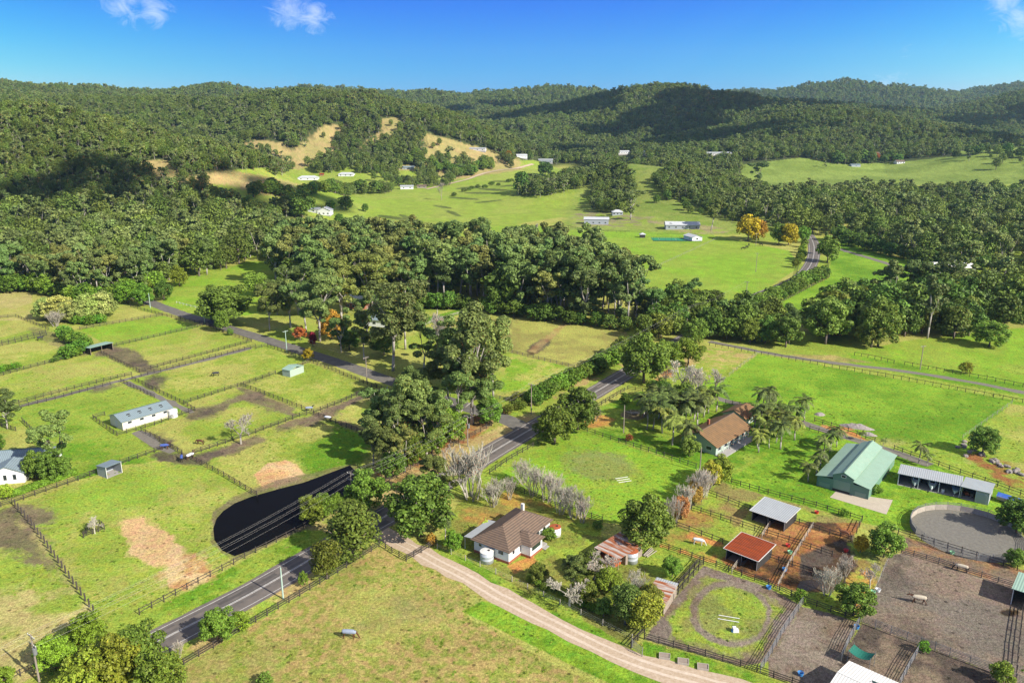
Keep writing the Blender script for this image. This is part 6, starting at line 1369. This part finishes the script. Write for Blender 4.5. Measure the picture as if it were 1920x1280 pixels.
for i, (a_, b_, h_) in enumerate(BT): V_.append(('bare_tree','mbare',a_,b_,h_,'leafless multi-stemmed tree in the row behind the white house',(1,1,1),1.15))
V_ += [
 ('broadleaf_tree','broad0',1040,832,72,'large dense round tree at the main road fence, left one of the pair',(1.05,1.1,.75),1.15),
 ('broadleaf_tree','broad0',1083,805,76,'large dense round tree at the main road fence, right one of the pair',(.9,1.05,.75),1.15),
 ('bare_tree','mbare',1115,790,28,'small bare bush right of the two dense round trees',(1,1,1),1.1),
 ('broadleaf_tree','broad0',1172,757,20,'small round shrub on the lawn near the main road',(.9,1.1,.7),1.2),
 ('broadleaf_tree','broad0',1207,718,90,'large tree overhanging the main road on its right',(1.05,1.1,.8),1.1),
 ('broadleaf_tree','broad0',1250,690,55,'green tree behind the bare trees beyond the road',(1.1,1.15,.8),1.1),
 ('broadleaf_tree','broad0',1290,685,55,'bright green tree behind the bare trees',(1.25,1.25,.7),1.2),
 ('bare_tree','bare',1278,735,85,'largest pale bare tree beyond the palm garden',(1,1,1),1.2),
 ('bare_tree','bare',1340,742,72,'pale bare tree at the edge of the lush field',(1,1,1),1.0),
 ('bare_tree','mbare',1305,745,55,'low bare tree between the two tall pale bare trees',(1,1,1),1.1),
 ('bare_tree','bare',1248,722,55,'thin bare tree behind the large roadside tree',(1,1,1),1.0),
 ('broadleaf_tree','broad0',1235,752,42,'dark leafy bush above the palms, left one',(.8,1,.7),1.3),
 ('broadleaf_tree','broad0',1275,762,44,'dark leafy bush above the palms, middle one',(.8,1,.7),1.3),
 ('broadleaf_tree','broad0',1312,770,42,'dark leafy bush above the palms, right one',(.8,1,.7),1.2),
 ('maple_tree','shrub',1180,827,14,'small dark red bush on the lawn beside the fence',(1.6,.35,.7),1.1),
 ('broadleaf_tree','broad0',1292,855,38,'silvery green bush in front of the brown-roofed house',(1.3,1.3,1.2),1.1),
 ('broadleaf_tree','broad0',1348,905,50,'olive tree at the corner of the brown-roofed house lawn',(1.2,1.2,.7),1.1),
 ('autumn_tree','broad0',1332,915,52,'yellow autumn tree in the row beside the pens',(2.6,1.75,1.0),.9),
 ('bare_tree','mbare',1322,930,50,'leafless twiggy tree between the yellow and the coppery trees',(1,1,1),1.0),
 ('bare_tree','mbare',1288,958,50,'leafless twiggy tree between the orange and the pinkish trees',(1,1,1),1.0),
 ('bare_tree','bare',1140,1085,60,'bare tree overhanging the front of the rusty shed',(1,1,1),1.3),
 ('bare_tree','mbare',1190,1120,48,'twiggy bare bush left of the rusty lean-to',(1,1,1),1.3),
 ('broadleaf_tree','broad0',1100,1075,42,'olive bush against the left end of the rusty shed',(1.2,1.05,.9),1.3),
 ('broadleaf_tree','broad0',1218,1140,44,'olive bush covering the left side of the rusty lean-to',(1.3,1.1,.9),1.1),
 ('autumn_tree','mbare',1310,940,55,'half-bare coppery tree in the row beside the pens',(1,1,1),1.1),
 ('maple_tree','broad0',1300,945,42,'pale orange autumn tree in the row beside the pens',(3.1,1.5,1.7),.85),
 ('maple_tree','broad0',1276,972,42,'pinkish red autumn tree in the row beside the pens',(2.9,1.0,1.9),.8),
 ('bare_tree','mbare',1262,982,50,'bare twiggy tree at the lower end of the autumn row',(1,1,1),1.0),
 ('bare_tree','mbare',1240,975,36,'bare tree above the big perfectly round tree',(1,1,1),1.0),
 ('broadleaf_tree','broad0',1657,1044,60,'round dense tree between the round yard and the pens',(.85,1.15,.8),1.05),
 ('autumn_tree','broad0',1613,1035,32,'yellow-brown tree at the end of the brown pens',(3.0,1.8,.6),.9),
 ('bare_tree','bare',1630,1102,62,'small bare tree with a short trunk beside the grey yard',(1,1,1),1.1),
 ('bare_tree','mbare',1580,1090,50,'bare bush beside the muddy pens, upper one',(1,1,1),1.1),
 ('bare_tree','mbare',1550,1115,50,'bare bush beside the muddy pens, lower one',(1,1,1),1.2),
 ('broadleaf_tree','broad0',1600,1152,58,'wide dense green bush at the corner of the grey yard',(1,1.2,.9),1.3),
 ('shrub','shrub',1500,1128,24,'small bright bush on the fence corner above the dirt yard',(1.1,1.5,.9),.8),
 ('shrub','shrub',1731,1223,22,'small bright round bush on the lower yard fence',(1.1,1.6,.7),.9),
 ('broadleaf_tree','broad0',1875,1282,42,'small olive tree at the bottom right corner',(1.1,1.2,.8),1.0),
 ('broadleaf_tree','broad0',1905,998,62,'large dark tree at the right edge beside the round yard',(.85,1.1,.8),1.2),
 ('broadleaf_tree','broad0',1903,1062,32,'dark bush at the right edge below the round yard',(.85,1.1,.8),1.2),
 ('shrub','shrub',1642,925,16,'green garden shrub at the right wall of the barn',(1.1,1.5,.8),1.4),
 ('shrub','shrub',1583,968,14,'sparse shrub on the barn lawn above the pens',(.9,1.2,.7),1.0),
 ('broadleaf_tree','broad0',1842,852,52,'dark green tree growing from the rubble bank',(.9,1.1,.9),1.1),
 ('shrub','shrub',1810,700,22,'sparse coppery bush on the far side of the grass lane',(2.2,1.5,.8),1.0),
 ('broadleaf_tree','broad0',1855,650,48,'single round tree standing in the right-hand meadow',(.95,1.15,.8),1.4),
 ('gum_tree','gum1',1182,412,55,'large grey gum beside the far grey shed',(1.1,1.1,1.1),1.3),
 ('gum_tree','gum1',1333,432,65,'tall gum right of the white-roofed homestead',(1.2,1.2,.9),.9),
 ('autumn_tree','broad1',1402,452,48,'golden orange autumn tree on the far field, left one',(3.3,1.9,.5),1.1),
 ('autumn_tree','broad1',1422,450,40,'rusty autumn tree behind the golden one on the far field',(3,1.1,.8),.9),
 ('autumn_tree','broad1',1478,460,42,'golden orange autumn tree beside the far road',(3.5,2.0,.5),1.0),
 ('broadleaf_tree','broad1',1460,458,40,'pale olive tree left of the roadside golden tree',(1.3,1.3,1),.9),
 ('broadleaf_tree','broad1',1504,455,32,'green tree right of the roadside golden tree',(1.1,1.4,.8),1),
 ('broadleaf_tree','broad1',1551,492,48,'dark round tree right of the climbing road',(.9,1.05,.8),1.0),
 ('gum_tree','gum1',1548,478,42,'small gum behind the dark round roadside tree',(1,1.1,.8),1.0),
 ('gum_tree','gum1',1795,540,95,'sprawling gum with bare white limbs in front of the right farmhouse',(1.05,1.05,.95),1.4),
 ('autumn_tree','broad1',1727,540,38,'yellow autumn tree beside the right farmhouse',(4.4,2.5,.5),.9),
 ('autumn_tree','broad1',1850,525,20,'yellow-green round tree right of the right farmhouse',(3,2.0,.5),1.2),
 ('gum_tree','gum1',1745,490,22,'small young tree on the lawn above the right farmhouse',(1.2,1.6,1),.8),
 ('bare_tree','bare',1037,718-0,0,'',(1,1,1),1),
 ('bare_tree','bare',1007,455,50,'dead white tree standing in the big bright field',(1,1,1),.45),
 ('bare_tree','bare',828,375,45,'dead white tree in the far pasture',(1,1,1),.5),
 ('bare_tree','bare',1032,357,38,'dead white tree among the dark trees of the valley centre',(1.3,1.3,1.3),.7),
 ('broadleaf_tree','broad1',978,362,42,'dark conical tree at the left of the valley-centre trees',(.7,.9,.75),.9),
 ('broadleaf_tree','broad1',1022,330,28,'dark round tree in the valley centre',(.7,.95,.8),1.3),
 ('broadleaf_tree','broad1',648,393,26,'round tree right of the white two-gabled house',(1,1.1,.9),1.3),
 ('broadleaf_tree','broad1',685,397,16,'tiny round tree alone on the far pasture',(.9,1.1,.8),1),
 ('broadleaf_tree','broad1',567,408,50,'big dark tree left of the white two-gabled house',(.75,.95,.8),1.1),
 ('broadleaf_tree','broad1',636,418,18,'dark bush below the white two-gabled house',(.8,1,.8),1.2),
 ('broadleaf_tree','broad1',620,394,20,'green tree just behind the white two-gabled house',(1,1.3,.8),1.2),
 ('gum_tree','gum1',1420,345,42,'spreading gum on the far right pasture',(.9,1,1),1.3),
 ('broadleaf_tree','broad1',465,390,24,'round tree at the foot of the left spur, left one',(.9,1.05,.8),1.2),
 ('broadleaf_tree','broad1',420,378,18,'small round tree at the foot of the left spur, right one',(.9,1.05,.8),1.1),
 ('autumn_tree','broad1',1642,300,14,'small red autumn tree before the far two-storey house',(3,.7,.6),1.2),
 ('autumn_tree','broad1',1015,290,0,'',(1,1,1),1),
 ('autumn_tree','broad1',953,303,20,'orange autumn tree at the far end of the valley',(3,1.3,.6),1),
]
for nm, kd, a_, b_, h_, lb, tn, wd_ in V_:
    if h_ <= 0: continue
    cat = {'palm_tree': 'palm', 'shrub': 'shrub', 'maple_tree': 'autumn tree', 'autumn_tree': 'autumn tree', 'bare_tree': 'bare tree'}.get(nm, 'tree')
    vtree(nm, kd, a_, b_, h_, lb, cat, 'bare trees behind the white house' if 'row behind' in lb else None, tn, wd_)
PAL = [('palms on the left of the brown-roofed house', 'palm in the big clump left of the brown-roofed house', [(1205,782),(1228,768),(1258,768),(1292,780),(1308,800),(1262,835),(1285,845),(1274,800),(1212,790),(1225,805),(1235,785),(1248,800),(1262,815),(1222,775),(1250,780),(1270,795),(1240,812),(1285,800),(1300,790),(1318,782),(1330,775),(1345,772),(1276,780),(1212,805)], 55),
       ('palms on the right of the brown-roofed house', 'palm in the clump right of the brown-roofed house', [(1412,800),(1462,842),(1490,825),(1435,800),(1420,812),(1432,822),(1445,810),(1455,830),(1468,815),(1440,840),(1425,848),(1482,815),(1495,800),(1508,790),(1470,800),(1452,795),(1420,840)], 48),
       ('palms along the left wall of the green barn', 'palm in the row beside the left wall of the green barn', [(1516,903),(1528,890),(1536,876),(1546,862),(1556,848),(1566,838)], 50)]
for g, lb, ps, h_ in PAL:
    for a_, b_ in ps: vtree('palm_tree', 'palm', a_+random.uniform(-3, 3), b_, h_*random.uniform(.8, 1.15), lb, 'palm', g, random.choice([(1, 1, 1), (1.3, 1.2, .9), (.8, .9, .8)]), 1.2)
for a_, b_, h_, lb in ((1428,780,56,'tall palm behind the house, left one of a pair'), (1440,776,60,'tall palm behind the house, right one of a pair'), (1722,868,42,'palm behind the boat carport, larger one'), (1738,874,28,'palm behind the boat carport, smaller one'), (1614,826,20,'small palm behind the green barn ridge'), (1655,838,18,'small palm behind the right side of the barn')):
    vtree('palm_tree', 'palm', a_, b_, h_, lb, 'palm', None, (1, 1, 1), 1.1)
def row(kind, nm, line, n, hpx, lb, g, tn, wide=1.2, jx=2):
    for k in range(n):
        t = (k+.5)/n*(len(line)-1); i = min(int(t), len(line)-2); f = t-i
        a_ = line[i][0]*(1-f)+line[i+1][0]*f+random.uniform(-jx, jx); b_ = line[i][1]*(1-f)+line[i+1][1]*f+random.uniform(-jx*.4, jx*.4)
        vtree(nm, kind, a_, b_, hpx*random.uniform(.8, 1.2), lb, 'shrub' if nm == 'shrub' else 'tree', g, tuple(c_*random.uniform(.9, 1.1) for c_ in tn), wide)
row('shrub', 'shrub', [(112,628),(140,645),(160,652),(150,665),(125,672)], 16, 22, 'dense green bush in the hedge running down to the double-bay shelter', 'bushes of the diagonal hedge', (.85,1.25,.7), 1.3, 6)
row('shrub', 'shrub', [(135,606),(165,608),(195,606)], 8, 15, 'bush of the short hedge across the top left paddocks', 'bushes of the short top hedge', (.9,1.3,.7), 1.2)
row('broad0', 'broadleaf_tree', [(80,596),(110,602),(145,603),(175,600),(205,592)], 9, 46, 'silvery grey-green tree in the grove at the top of the left paddocks', 'silvery grove of the left paddocks', (2.6,2.1,3.2), 1.2, 5)
row('shrub', 'shrub', [(-5,700),(15,695),(40,690)], 5, 14, 'bush of the small hedge at the left edge', 'bushes of the small left hedge', (.9,1.4,.7), 1.2)
row('shrub', 'shrub', [(95,680),(120,672)], 3, 8, 'low bush along the fence left of the double-bay shelter', 'low bushes by the double-bay shelter', (.8,1.1,.7), 1.3)
row('shrub', 'shrub', [(995,758),(1020,745),(1060,725),(1100,705),(1140,688),(1185,668)], 40, 26, 'bush in the long hedge on the left of the main road', 'bushes of the long roadside hedge', (.95,1.2,.75), 1.2, 5)
row('broad0', 'broadleaf_tree', [(1120,690),(1160,672),(1195,655)], 4, 34, 'tree rising from the far end of the long roadside hedge', 'trees of the long roadside hedge', (.95,1.1,.75), 1.2, 4)
row('shrub', 'shrub', [(1395,590),(1430,575),(1470,556),(1510,535),(1545,520)], 40, 22, 'bush between the two fences of the climbing road', 'bushes beside the climbing road', (.95,1.15,.8), 1.3, 6)
row('broad1', 'broadleaf_tree', [(1492,505),(1500,490),(1505,475),(1510,462)], 8, 16, 'small tree on the left bank of the climbing road', 'small trees on the left bank of the road', (1.4,1.5,.7), 1.0, 3)
row('shrub', 'shrub', [(945,775),(965,765),(985,765),(970,750)], 10, 14, 'scrubby bush on the corner of the road junction', 'scrub at the road junction', (1.1,1.0,.8), 1.3, 6)
row('broad1', 'broadleaf_tree', [(565,372),(590,362),(620,362),(660,360),(720,362)], 20, 22, 'tree in the row along the far edge of the pasture', 'trees in the far pasture row', (.9,1.05,.85), 1.1, 6)
row('broad1', 'broadleaf_tree', [(480,368),(505,360),(530,368),(550,395),(520,400)], 12, 26, 'tree in the loose group left of the white two-gabled house', 'loose group left of the two-gabled house', (.9,1.0,.85), 1.1, 9)
row('shrub', 'shrub', [(1140,1150),(1100,1140),(1060,1120),(1020,1100),(980,1085)], 12, 12, 'low weedy bush along the driveway wire fence', 'low bushes by the driveway wire fence', (1.0,1.2,.7), 1.2, 6)
# clipped hedge
hp = [at(*p)[:2] for p in ((25,930),(65,916),(105,902),(142,888))]; rg_ = np.random.default_rng(4); cl = []
for (x0_, y0_), (x1_, y1_) in zip(hp[:-1], hp[1:]):
    for k in range(12): t = k/12; cl.append((x0_+(x1_-x0_)*t-hp[0][0], y0_+(y1_-y0_)*t-hp[0][1], .75+.04*math.sin(k), .95, .9))
Vh, Fh = leaves(rg_, cl, 14000, .28, .1, .8); tag(link('hedge', new_mesh('hedge', Vh, Fh, M['broad']), None, (*hp[0], 0)), 'long clipped green hedge in front of the white cottage', 'hedge').color = (.95, 1.35, .7, 1)

row('broad1', 'broadleaf_tree', [(760,300),(800,318),(850,330),(900,322),(930,312)], 26, 20, 'small tree scattered over the grassy end of the far slope', 'scattered trees on the far slope', (1.0,1.1,.85), 1.1, 14)
row('broad1', 'broadleaf_tree', [(1230,385),(1260,372),(1290,395),(1330,400)], 7, 16, 'small tree on the grassy side of the central knoll', 'small trees on the knoll slope', (.85,1.0,.85), 1.0, 10)

row('broad1', 'broadleaf_tree', [(1560,312),(1600,305),(1650,302),(1700,306)], 9, 20, 'tree beside the houses of the far right pasture', 'trees round the far right houses', (.85,1.0,.9), 1.2, 10)
row('broad1', 'broadleaf_tree', [(1780,300),(1830,285),(1880,290),(1915,300)], 9, 20, 'tree on the grassy slope at the far right', 'trees on the far right slope', (.8,.95,.9), 1.2, 12)
row('shrub', 'shrub', [(840,372),(870,360),(905,352),(945,345),(985,338)], 12, 7, 'dark scrubby bush along the creek in the far pasture', 'creek bushes of the far pasture', (.8,.95,.8), 1.6, 6)

row('broad1', 'broadleaf_tree', [(560,562),(640,566),(740,580),(800,578),(860,578),(960,592),(1060,606),(1180,622)], 34, 30, 'low leafy tree of the understorey along the front of the central belt', 'understorey of the central belt', (.85,1.0,.8), 1.25, 6)
row('broad1', 'broadleaf_tree', [(0,548),(70,546),(150,566),(230,562),(300,540)], 24, 32, 'low bright leafy tree along the front edge of the left forest', 'front edge of the left forest', (1.1,1.25,.75), 1.25, 6)
row('broad1', 'broadleaf_tree', [(1560,450),(1640,472),(1720,494),(1830,506),(1900,510)], 22, 26, 'low dark tree along the front edge of the right-hand woods', 'front edge of the right-hand woods', (.8,.95,.8), 1.25, 5)
def forest_points():
    X, Y, S, Kd = [], [], [], []
    rg = np.random.default_rng(5)
    for y0, y1, sp, hs in ((430, 1000, 5.8, .66), (1000, 1700, 7.6, .82), (1700, 2700, 11, 1.05), (2700, 5200, 19, 1.5)):
        gx, gy = np.meshgrid(np.arange(-y1*1.05, y1*1.05, sp), np.arange(y0, y1, sp)); gx = gx.ravel(); gy = gy.ravel()
        gx = gx+rg.uniform(-.45, .45, gx.size)*sp; gy = gy+rg.uniform(-.45, .45, gy.size)*sp
        m = np.abs(gx) < gy*.98+60; gx, gy = gx[m], gy[m]
        z, hh = ground_z(gx, gy); px, py = project(gx, gy, z)
        keep = hh > 5
        for p, a, b_ in CLEAR:
            c_ = inpoly(px, py, p) & (gy > a) & (gy < b_); keep &= ~(c_ & (rg.random(len(gx)) > .05))
        keep &= ~(inpoly(px, py, OPEN) & (gy < 1700))
        # grassy slopes
        kn = (gx > 40) & (gx < 360) & (gy > 640) & (gy < 1080)
        wood = inpoly(px, py, [(1106,397),(1108,345),(1150,312),(1188,340),(1192,385),(1170,400)]) | inpoly(px, py, [(1222,345),(1260,306),(1330,318),(1440,366),(1510,420),(1400,428),(1330,402),(1290,378),(1250,374)])
        keep = np.where(kn, wood & (rg.random(len(gx)) < .95), keep)
        fl = inpoly(px, py, [(1385,305),(1500,296),(1600,312),(1700,300),(1790,290),(1830,245),(1960,262),(1960,345),(1600,350),(1400,360)]) & (gy > 800) & (gy < 1320)
        keep &= ~(fl & (rg.random(len(gx)) > .02))
        # scattered woods on the valley floor
        for wp in ([(590,326),(640,296),(760,292),(900,305),(905,318),(850,338),(780,345),(700,330),(640,320)],[(570,366),(640,358),(740,356),(740,362),(600,374)],[(690,338),(780,345),(850,340),(840,350),(760,352)]):
            keep |= inpoly(px, py, wp) & (gy > 800) & (gy < 1700) & (rg.random(len(gx)) < .45)
        for wp in ([(970,367),(985,350),(1040,342),(1100,332),(1135,326),(1120,346),(1060,361),(1010,369)],):
            keep |= inpoly(px, py, wp) & (gy > 650) & (gy < 1300) & (rg.random(len(gx)) < .9)
        for wp in ([(960,318),(1000,296),(1400,288),(1400,262),(900,262),(930,290)],):
            keep |= inpoly(px, py, wp) & (gy > 1150) & (gy < 2300)
        near = inpoly(px, py, F1) | inpoly(px, py, F2) | inpoly(px, py, F3)
        keep &= ~near
        keep &= ~((fbm(gx/70, gy/70, 61, 3) < .36) & (rg.random(len(gx)) < .45))
        for hx, hy, Yh, w_, h_ in FH:
            sc_ = FPX/max(Yh, 200)
            keep &= ~((np.abs(px-hx) < w_*sc_*.62+2) & (gy < Yh+10) & (gy > Yh*.72) & (py-sc_*1.1*20*hs < hy+1))
        X.append(np.column_stack([gx, gy, z])[keep]); S.append(np.full(keep.sum(), hs))
    X = np.concatenate(X); S = np.concatenate(S)
    if rest:
        q = np.array([(a, b_, c_) for a, b_, c_, _ in rest]); X = np.concatenate([X, q]); S = np.concatenate([S, np.full(len(q), 1.05)])
    return X, S
FP, FS = forest_points(); nF = len(FP); print('forest points', nF)
fr_ = np.random.default_rng(9)
PC = bpy.data.collections.new('forest_kinds')
def pack(cr, tr, nm):
    """one crown and its trunk as a single mesh with two materials"""
    V1 = np.empty(len(cr.vertices)*3, np.float32); cr.vertices.foreach_get('co', V1); V2 = np.empty(len(tr.vertices)*3, np.float32); tr.vertices.foreach_get('co', V2)
    fs = [tuple(p.vertices) for p in cr.polygons]+[tuple(v+len(cr.vertices) for v in p.vertices) for p in tr.polygons]
    me = new_mesh(nm, np.concatenate([V1, V2]).reshape(-1, 3), fs, cr.materials[0]); me.materials.append(tr.materials[0])
    mi = np.zeros(len(fs), np.int32); mi[len(cr.polygons):] = 1; me.polygons.foreach_set('material_index', mi); return me
def add_kind(me, nm, c_): o = bpy.data.objects.new(nm, me); o.color = (*c_, 1); PC.objects.link(o)
GMS = [pack(*gum(500+i, 17, 1250, 1.0, .24, 2, True), 'forest_gum') for i in range(4)]
BMS = [pack(*broad(520+i, 16, 1250, 1.0, .26+.03*i, .10), 'forest_broad') for i in range(5)]
for i in range(4): add_kind(GMS[i], 'a%d_gum' % i, ((1.0, 1.0, .9), (.85, .95, .85), (1.15, 1.1, 1.0), (.9, 1.0, .8))[i])
for i in range(5): add_kind(BMS[i], 'b%d_broad' % i, ((1.0, .95, 1), (1.25, 1.05, 1.2), (.8, .85, .9), (1.4, 1.15, 1.3), (1.1, 1.1, 1.0))[i])
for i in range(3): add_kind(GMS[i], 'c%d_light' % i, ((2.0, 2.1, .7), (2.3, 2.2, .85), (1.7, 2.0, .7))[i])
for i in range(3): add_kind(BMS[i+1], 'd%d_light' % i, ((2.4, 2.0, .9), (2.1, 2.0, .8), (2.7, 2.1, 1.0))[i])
spn = fbm(FP[:, 0]/110, FP[:, 1]/110, 66, 3)
lightp = ((FP[:, 0] < -30) & (FP[:, 1] > 560) & (FP[:, 1] < 1000) & (FP[:, 2] > 22) & (fr_.random(nF) < .95))  # sunlit look of the left spur painted in with brighter lime tints
lightp |= (FP[:, 1] > 1150) & (FP[:, 1] < 1500) & (FP[:, 0] > -520) & (FP[:, 0] < -60) & (FP[:, 2] > 85) & (fr_.random(nF) < .8)  # lit crest of the middle hill, its brightness also put into the tint
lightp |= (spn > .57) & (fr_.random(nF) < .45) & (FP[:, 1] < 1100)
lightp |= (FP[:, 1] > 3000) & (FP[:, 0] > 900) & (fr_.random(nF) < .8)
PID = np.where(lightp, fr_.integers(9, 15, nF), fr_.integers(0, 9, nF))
pm = bpy.data.meshes.new('forest'); pm.vertices.add(nF); pm.vertices.foreach_set('co', FP.astype(np.float32).ravel())
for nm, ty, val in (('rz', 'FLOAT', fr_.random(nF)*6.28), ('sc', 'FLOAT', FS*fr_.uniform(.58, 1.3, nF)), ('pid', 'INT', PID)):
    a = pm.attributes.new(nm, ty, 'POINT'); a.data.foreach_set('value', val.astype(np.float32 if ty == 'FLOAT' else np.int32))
fo = tag(link('forest', pm), 'distant forest of gum trees covering the hills', kind='stuff')
def scatter_group(fo, PC):
  ng = bpy.data.node_groups.new('forest', 'GeometryNodeTree'); ng.interface.new_socket('Geometry', in_out='INPUT', socket_type='NodeSocketGeometry'); ng.interface.new_socket('Geometry', in_out='OUTPUT', socket_type='NodeSocketGeometry')
  gi = ng.nodes.new('NodeGroupInput'); go = ng.nodes.new('NodeGroupOutput'); ip = ng.nodes.new('GeometryNodeInstanceOnPoints'); ci = ng.nodes.new('GeometryNodeCollectionInfo')
  ci.inputs['Collection'].default_value = PC; ci.inputs['Separate Children'].default_value = True; ci.inputs['Reset Children'].default_value = True
  na_ = lambda nm, ty: (lambda n: (setattr(n, 'data_type', ty), setattr(n.inputs[0], 'default_value', nm), n.outputs[0])[2])(ng.nodes.new('GeometryNodeInputNamedAttribute'))
  cxyz = ng.nodes.new('ShaderNodeCombineXYZ'); e2r = ng.nodes.new('FunctionNodeEulerToRotation')
  ng.links.new(na_('rz', 'FLOAT'), cxyz.inputs['Z']); ng.links.new(cxyz.outputs[0], e2r.inputs[0]); ng.links.new(e2r.outputs[0], ip.inputs['Rotation'])
  ng.links.new(gi.outputs[0], ip.inputs['Points']); ng.links.new(ci.outputs[0], ip.inputs['Instance']); ip.inputs['Pick Instance'].default_value = True
  ng.links.new(na_('pid', 'INT'), ip.inputs['Instance Index']); ng.links.new(na_('sc', 'FLOAT'), ip.inputs['Scale']); ng.links.new(ip.outputs[0], go.inputs[0])
  md = fo.modifiers.new('forest', 'NODES'); md.node_group = ng
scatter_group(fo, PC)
# ------------------------------------------------------------------ grass tufts in the near paddocks
tg = np.random.default_rng(77); nT = 60000; TY = 95+175*tg.random(nT)**1.1; TX = (tg.random(nT)*2-1)*(TY*.70+8)
keep = np.ones(nT, bool)
for cc_, hw in ROADL:
    sel = cc_[(cc_[:, 1] < 300)]
    for q_ in sel[::1]: keep &= (TX-q_[0])**2+(TY-q_[1])**2 > (hw+.3)**2
ri = np.clip(np.searchsorted(RSP, np.hypot(TX, TY)), 0, nr-1); ai = np.clip(np.searchsorted(AZ, np.degrees(np.arctan2(TX, TY))), 0, na-1); gc = COLR[ri*na+ai]
keep &= (gc[:, 1] > gc[:, 0]*.93) & (gc[:, 1] > .1)
tpx, tpy = project(TX, TY, np.zeros(nT)); keep &= ~inpoly(tpx, tpy, [(395,1020),(400,955),(440,930),(520,905),(620,875),(675,865),(670,900),(655,935),(565,995),(440,1050)]) & ~inpoly(tpx, tpy, [(1550,935),(1570,910),(1680,935),(1664,972)])
keep &= (TX-RYC[0])**2+(TY-RYC[1])**2 > (RYR+.5)**2
dryp = inpoly(tpx, tpy, [(330,1260),(480,1168),(711,1025),(762,1055),(812,1030),(880,1120),(1010,1230),(1150,1300),(300,1400)])
keep &= (fbm(TX/9, TY/9, 88, 3) > (.40+.12*tg.random(nT))) & (tg.random(nT) < np.where(dryp, .5, .28))
TX, TY = TX[keep], TY[keep]; nT = len(TX); print('tufts', nT)
TC = bpy.data.collections.new('tuft_kinds')
for i, (cc_, hgt) in enumerate((((.14, .25, .02), .13), ((.22, .31, .035), .11), ((.32, .30, .08), .11), ((.11, .18, .02), .17))):
    rg = np.random.default_rng(i+40); V, F = leaves(rg, [(0, 0, .03, .26, .5), (.18, .1, .03, .18, .5), (-.15, .12, .02, .16, .5)], 46, .13, .6, .2)
    m_ = mat('tuft_%d' % i, cc_, rough=.9, spec=.1, rand=.25); me = new_mesh('tuft', V*np.array([1, 1, hgt/.16]), F, m_); TC.objects.link(bpy.data.objects.new('t%d' % i, me))
tm = bpy.data.meshes.new('grass_tufts'); tm.vertices.add(nT); tm.vertices.foreach_set('co', np.column_stack([TX, TY, np.zeros(nT)]).astype(np.float32).ravel())
for nm, ty, val in (('rz', 'FLOAT', tg.random(nT)*6.28), ('sc', 'FLOAT', .4+.9*tg.random(nT)**2), ('pid', 'INT', tg.choice(4, nT, p=[.35, .35, .15, .15]))):
    a = tm.attributes.new(nm, ty, 'POINT'); a.data.foreach_set('value', val.astype(np.float32 if ty == 'FLOAT' else np.int32))
scatter_group(tag(link('grass_tufts', tm), 'scattered tufts of rough grass in the near paddocks', kind='stuff'), TC)
# ------------------------------------------------------------------ haze
hz = MB().box(-5200, 5200, -400, 7000, -30, 620).build('haze', None); tag(hz, kind='stuff')
hm = bpy.data.materials.new('haze'); hm.use_nodes = True; t = hm.node_tree; t.nodes.clear(); ho = N(t, 'ShaderNodeOutputMaterial'); hv = N(t, 'ShaderNodeVolumePrincipled')
hv.inputs['Color'].default_value = (.48, .78, 1, 1); hv.inputs['Density'].default_value = .00005; hv.inputs['Anisotropy'].default_value = .2; LK(t, hv.outputs[0], ho.inputs['Volume']); hz.data.materials.append(hm)
hz.display_type = 'WIRE'

# ------------------------------------------------------------------ clouds above and behind the picture, whose shadows lie on the hills
cm_ = mat('cloud', (.85, .85, .85), rough=1)
def cloud(X, Y, rx, ry, lab, seed, h=900, rot=0, nl=44):
    """lumpy flat-bottomed cloud whose shadow falls round (X, Y)"""
    rg = np.random.default_rng(seed); mb = MB(); k_ = h/sd[2]
    bm_v, bm_f = [], []
    for i in range(nl):
        a = rg.random()*6.28; q = math.sqrt(rg.random()); u, v = rx*q*math.cos(a), ry*q*math.sin(a); u, v = u*math.cos(rot)-v*math.sin(rot), u*math.sin(rot)+v*math.cos(rot)
        r = min(rx, ry)*rg.uniform(.16, .40)*(1.15-.5*q); n, m = 14, 8; o = len(bm_v)
        for jj in range(m+1):
            for ii in range(n):
                t_, f_ = math.pi*jj/m, 2*math.pi*ii/n; rr = r*(1+.12*rg.normal()) if 0 < jj < m else r
                bm_v.append((u+rr*math.sin(t_)*math.cos(f_), v+rr*math.sin(t_)*math.sin(f_), max(-r*.15, r*.55*math.cos(t_))))
        bm_f += [(o+jj*n+ii, o+(jj+1)*n+ii, o+(jj+1)*n+(ii+1) % n, o+jj*n+(ii+1) % n) for jj in range(m) for ii in range(n)]
    ob = link('cloud', new_mesh('cloud', bm_v, bm_f, cm_, True), None, (X+sd[0]*k_, Y+sd[1]*k_, h)); tag(ob, kind='structure')
cloud(-330, 690, 190, 60, 'a', 1, rot=.25)
cloud(420, 2050, 560, 330, 'b', 2, nl=20)
cloud(1150, 2250, 480, 330, 'f', 8, nl=18)
cloud(200, 1480, 260, 110, 'c', 3)
cloud(-250, 2650, 420, 200, 'g', 9, nl=16)
cloud(900, 1480, 260, 90, 'e', 6)
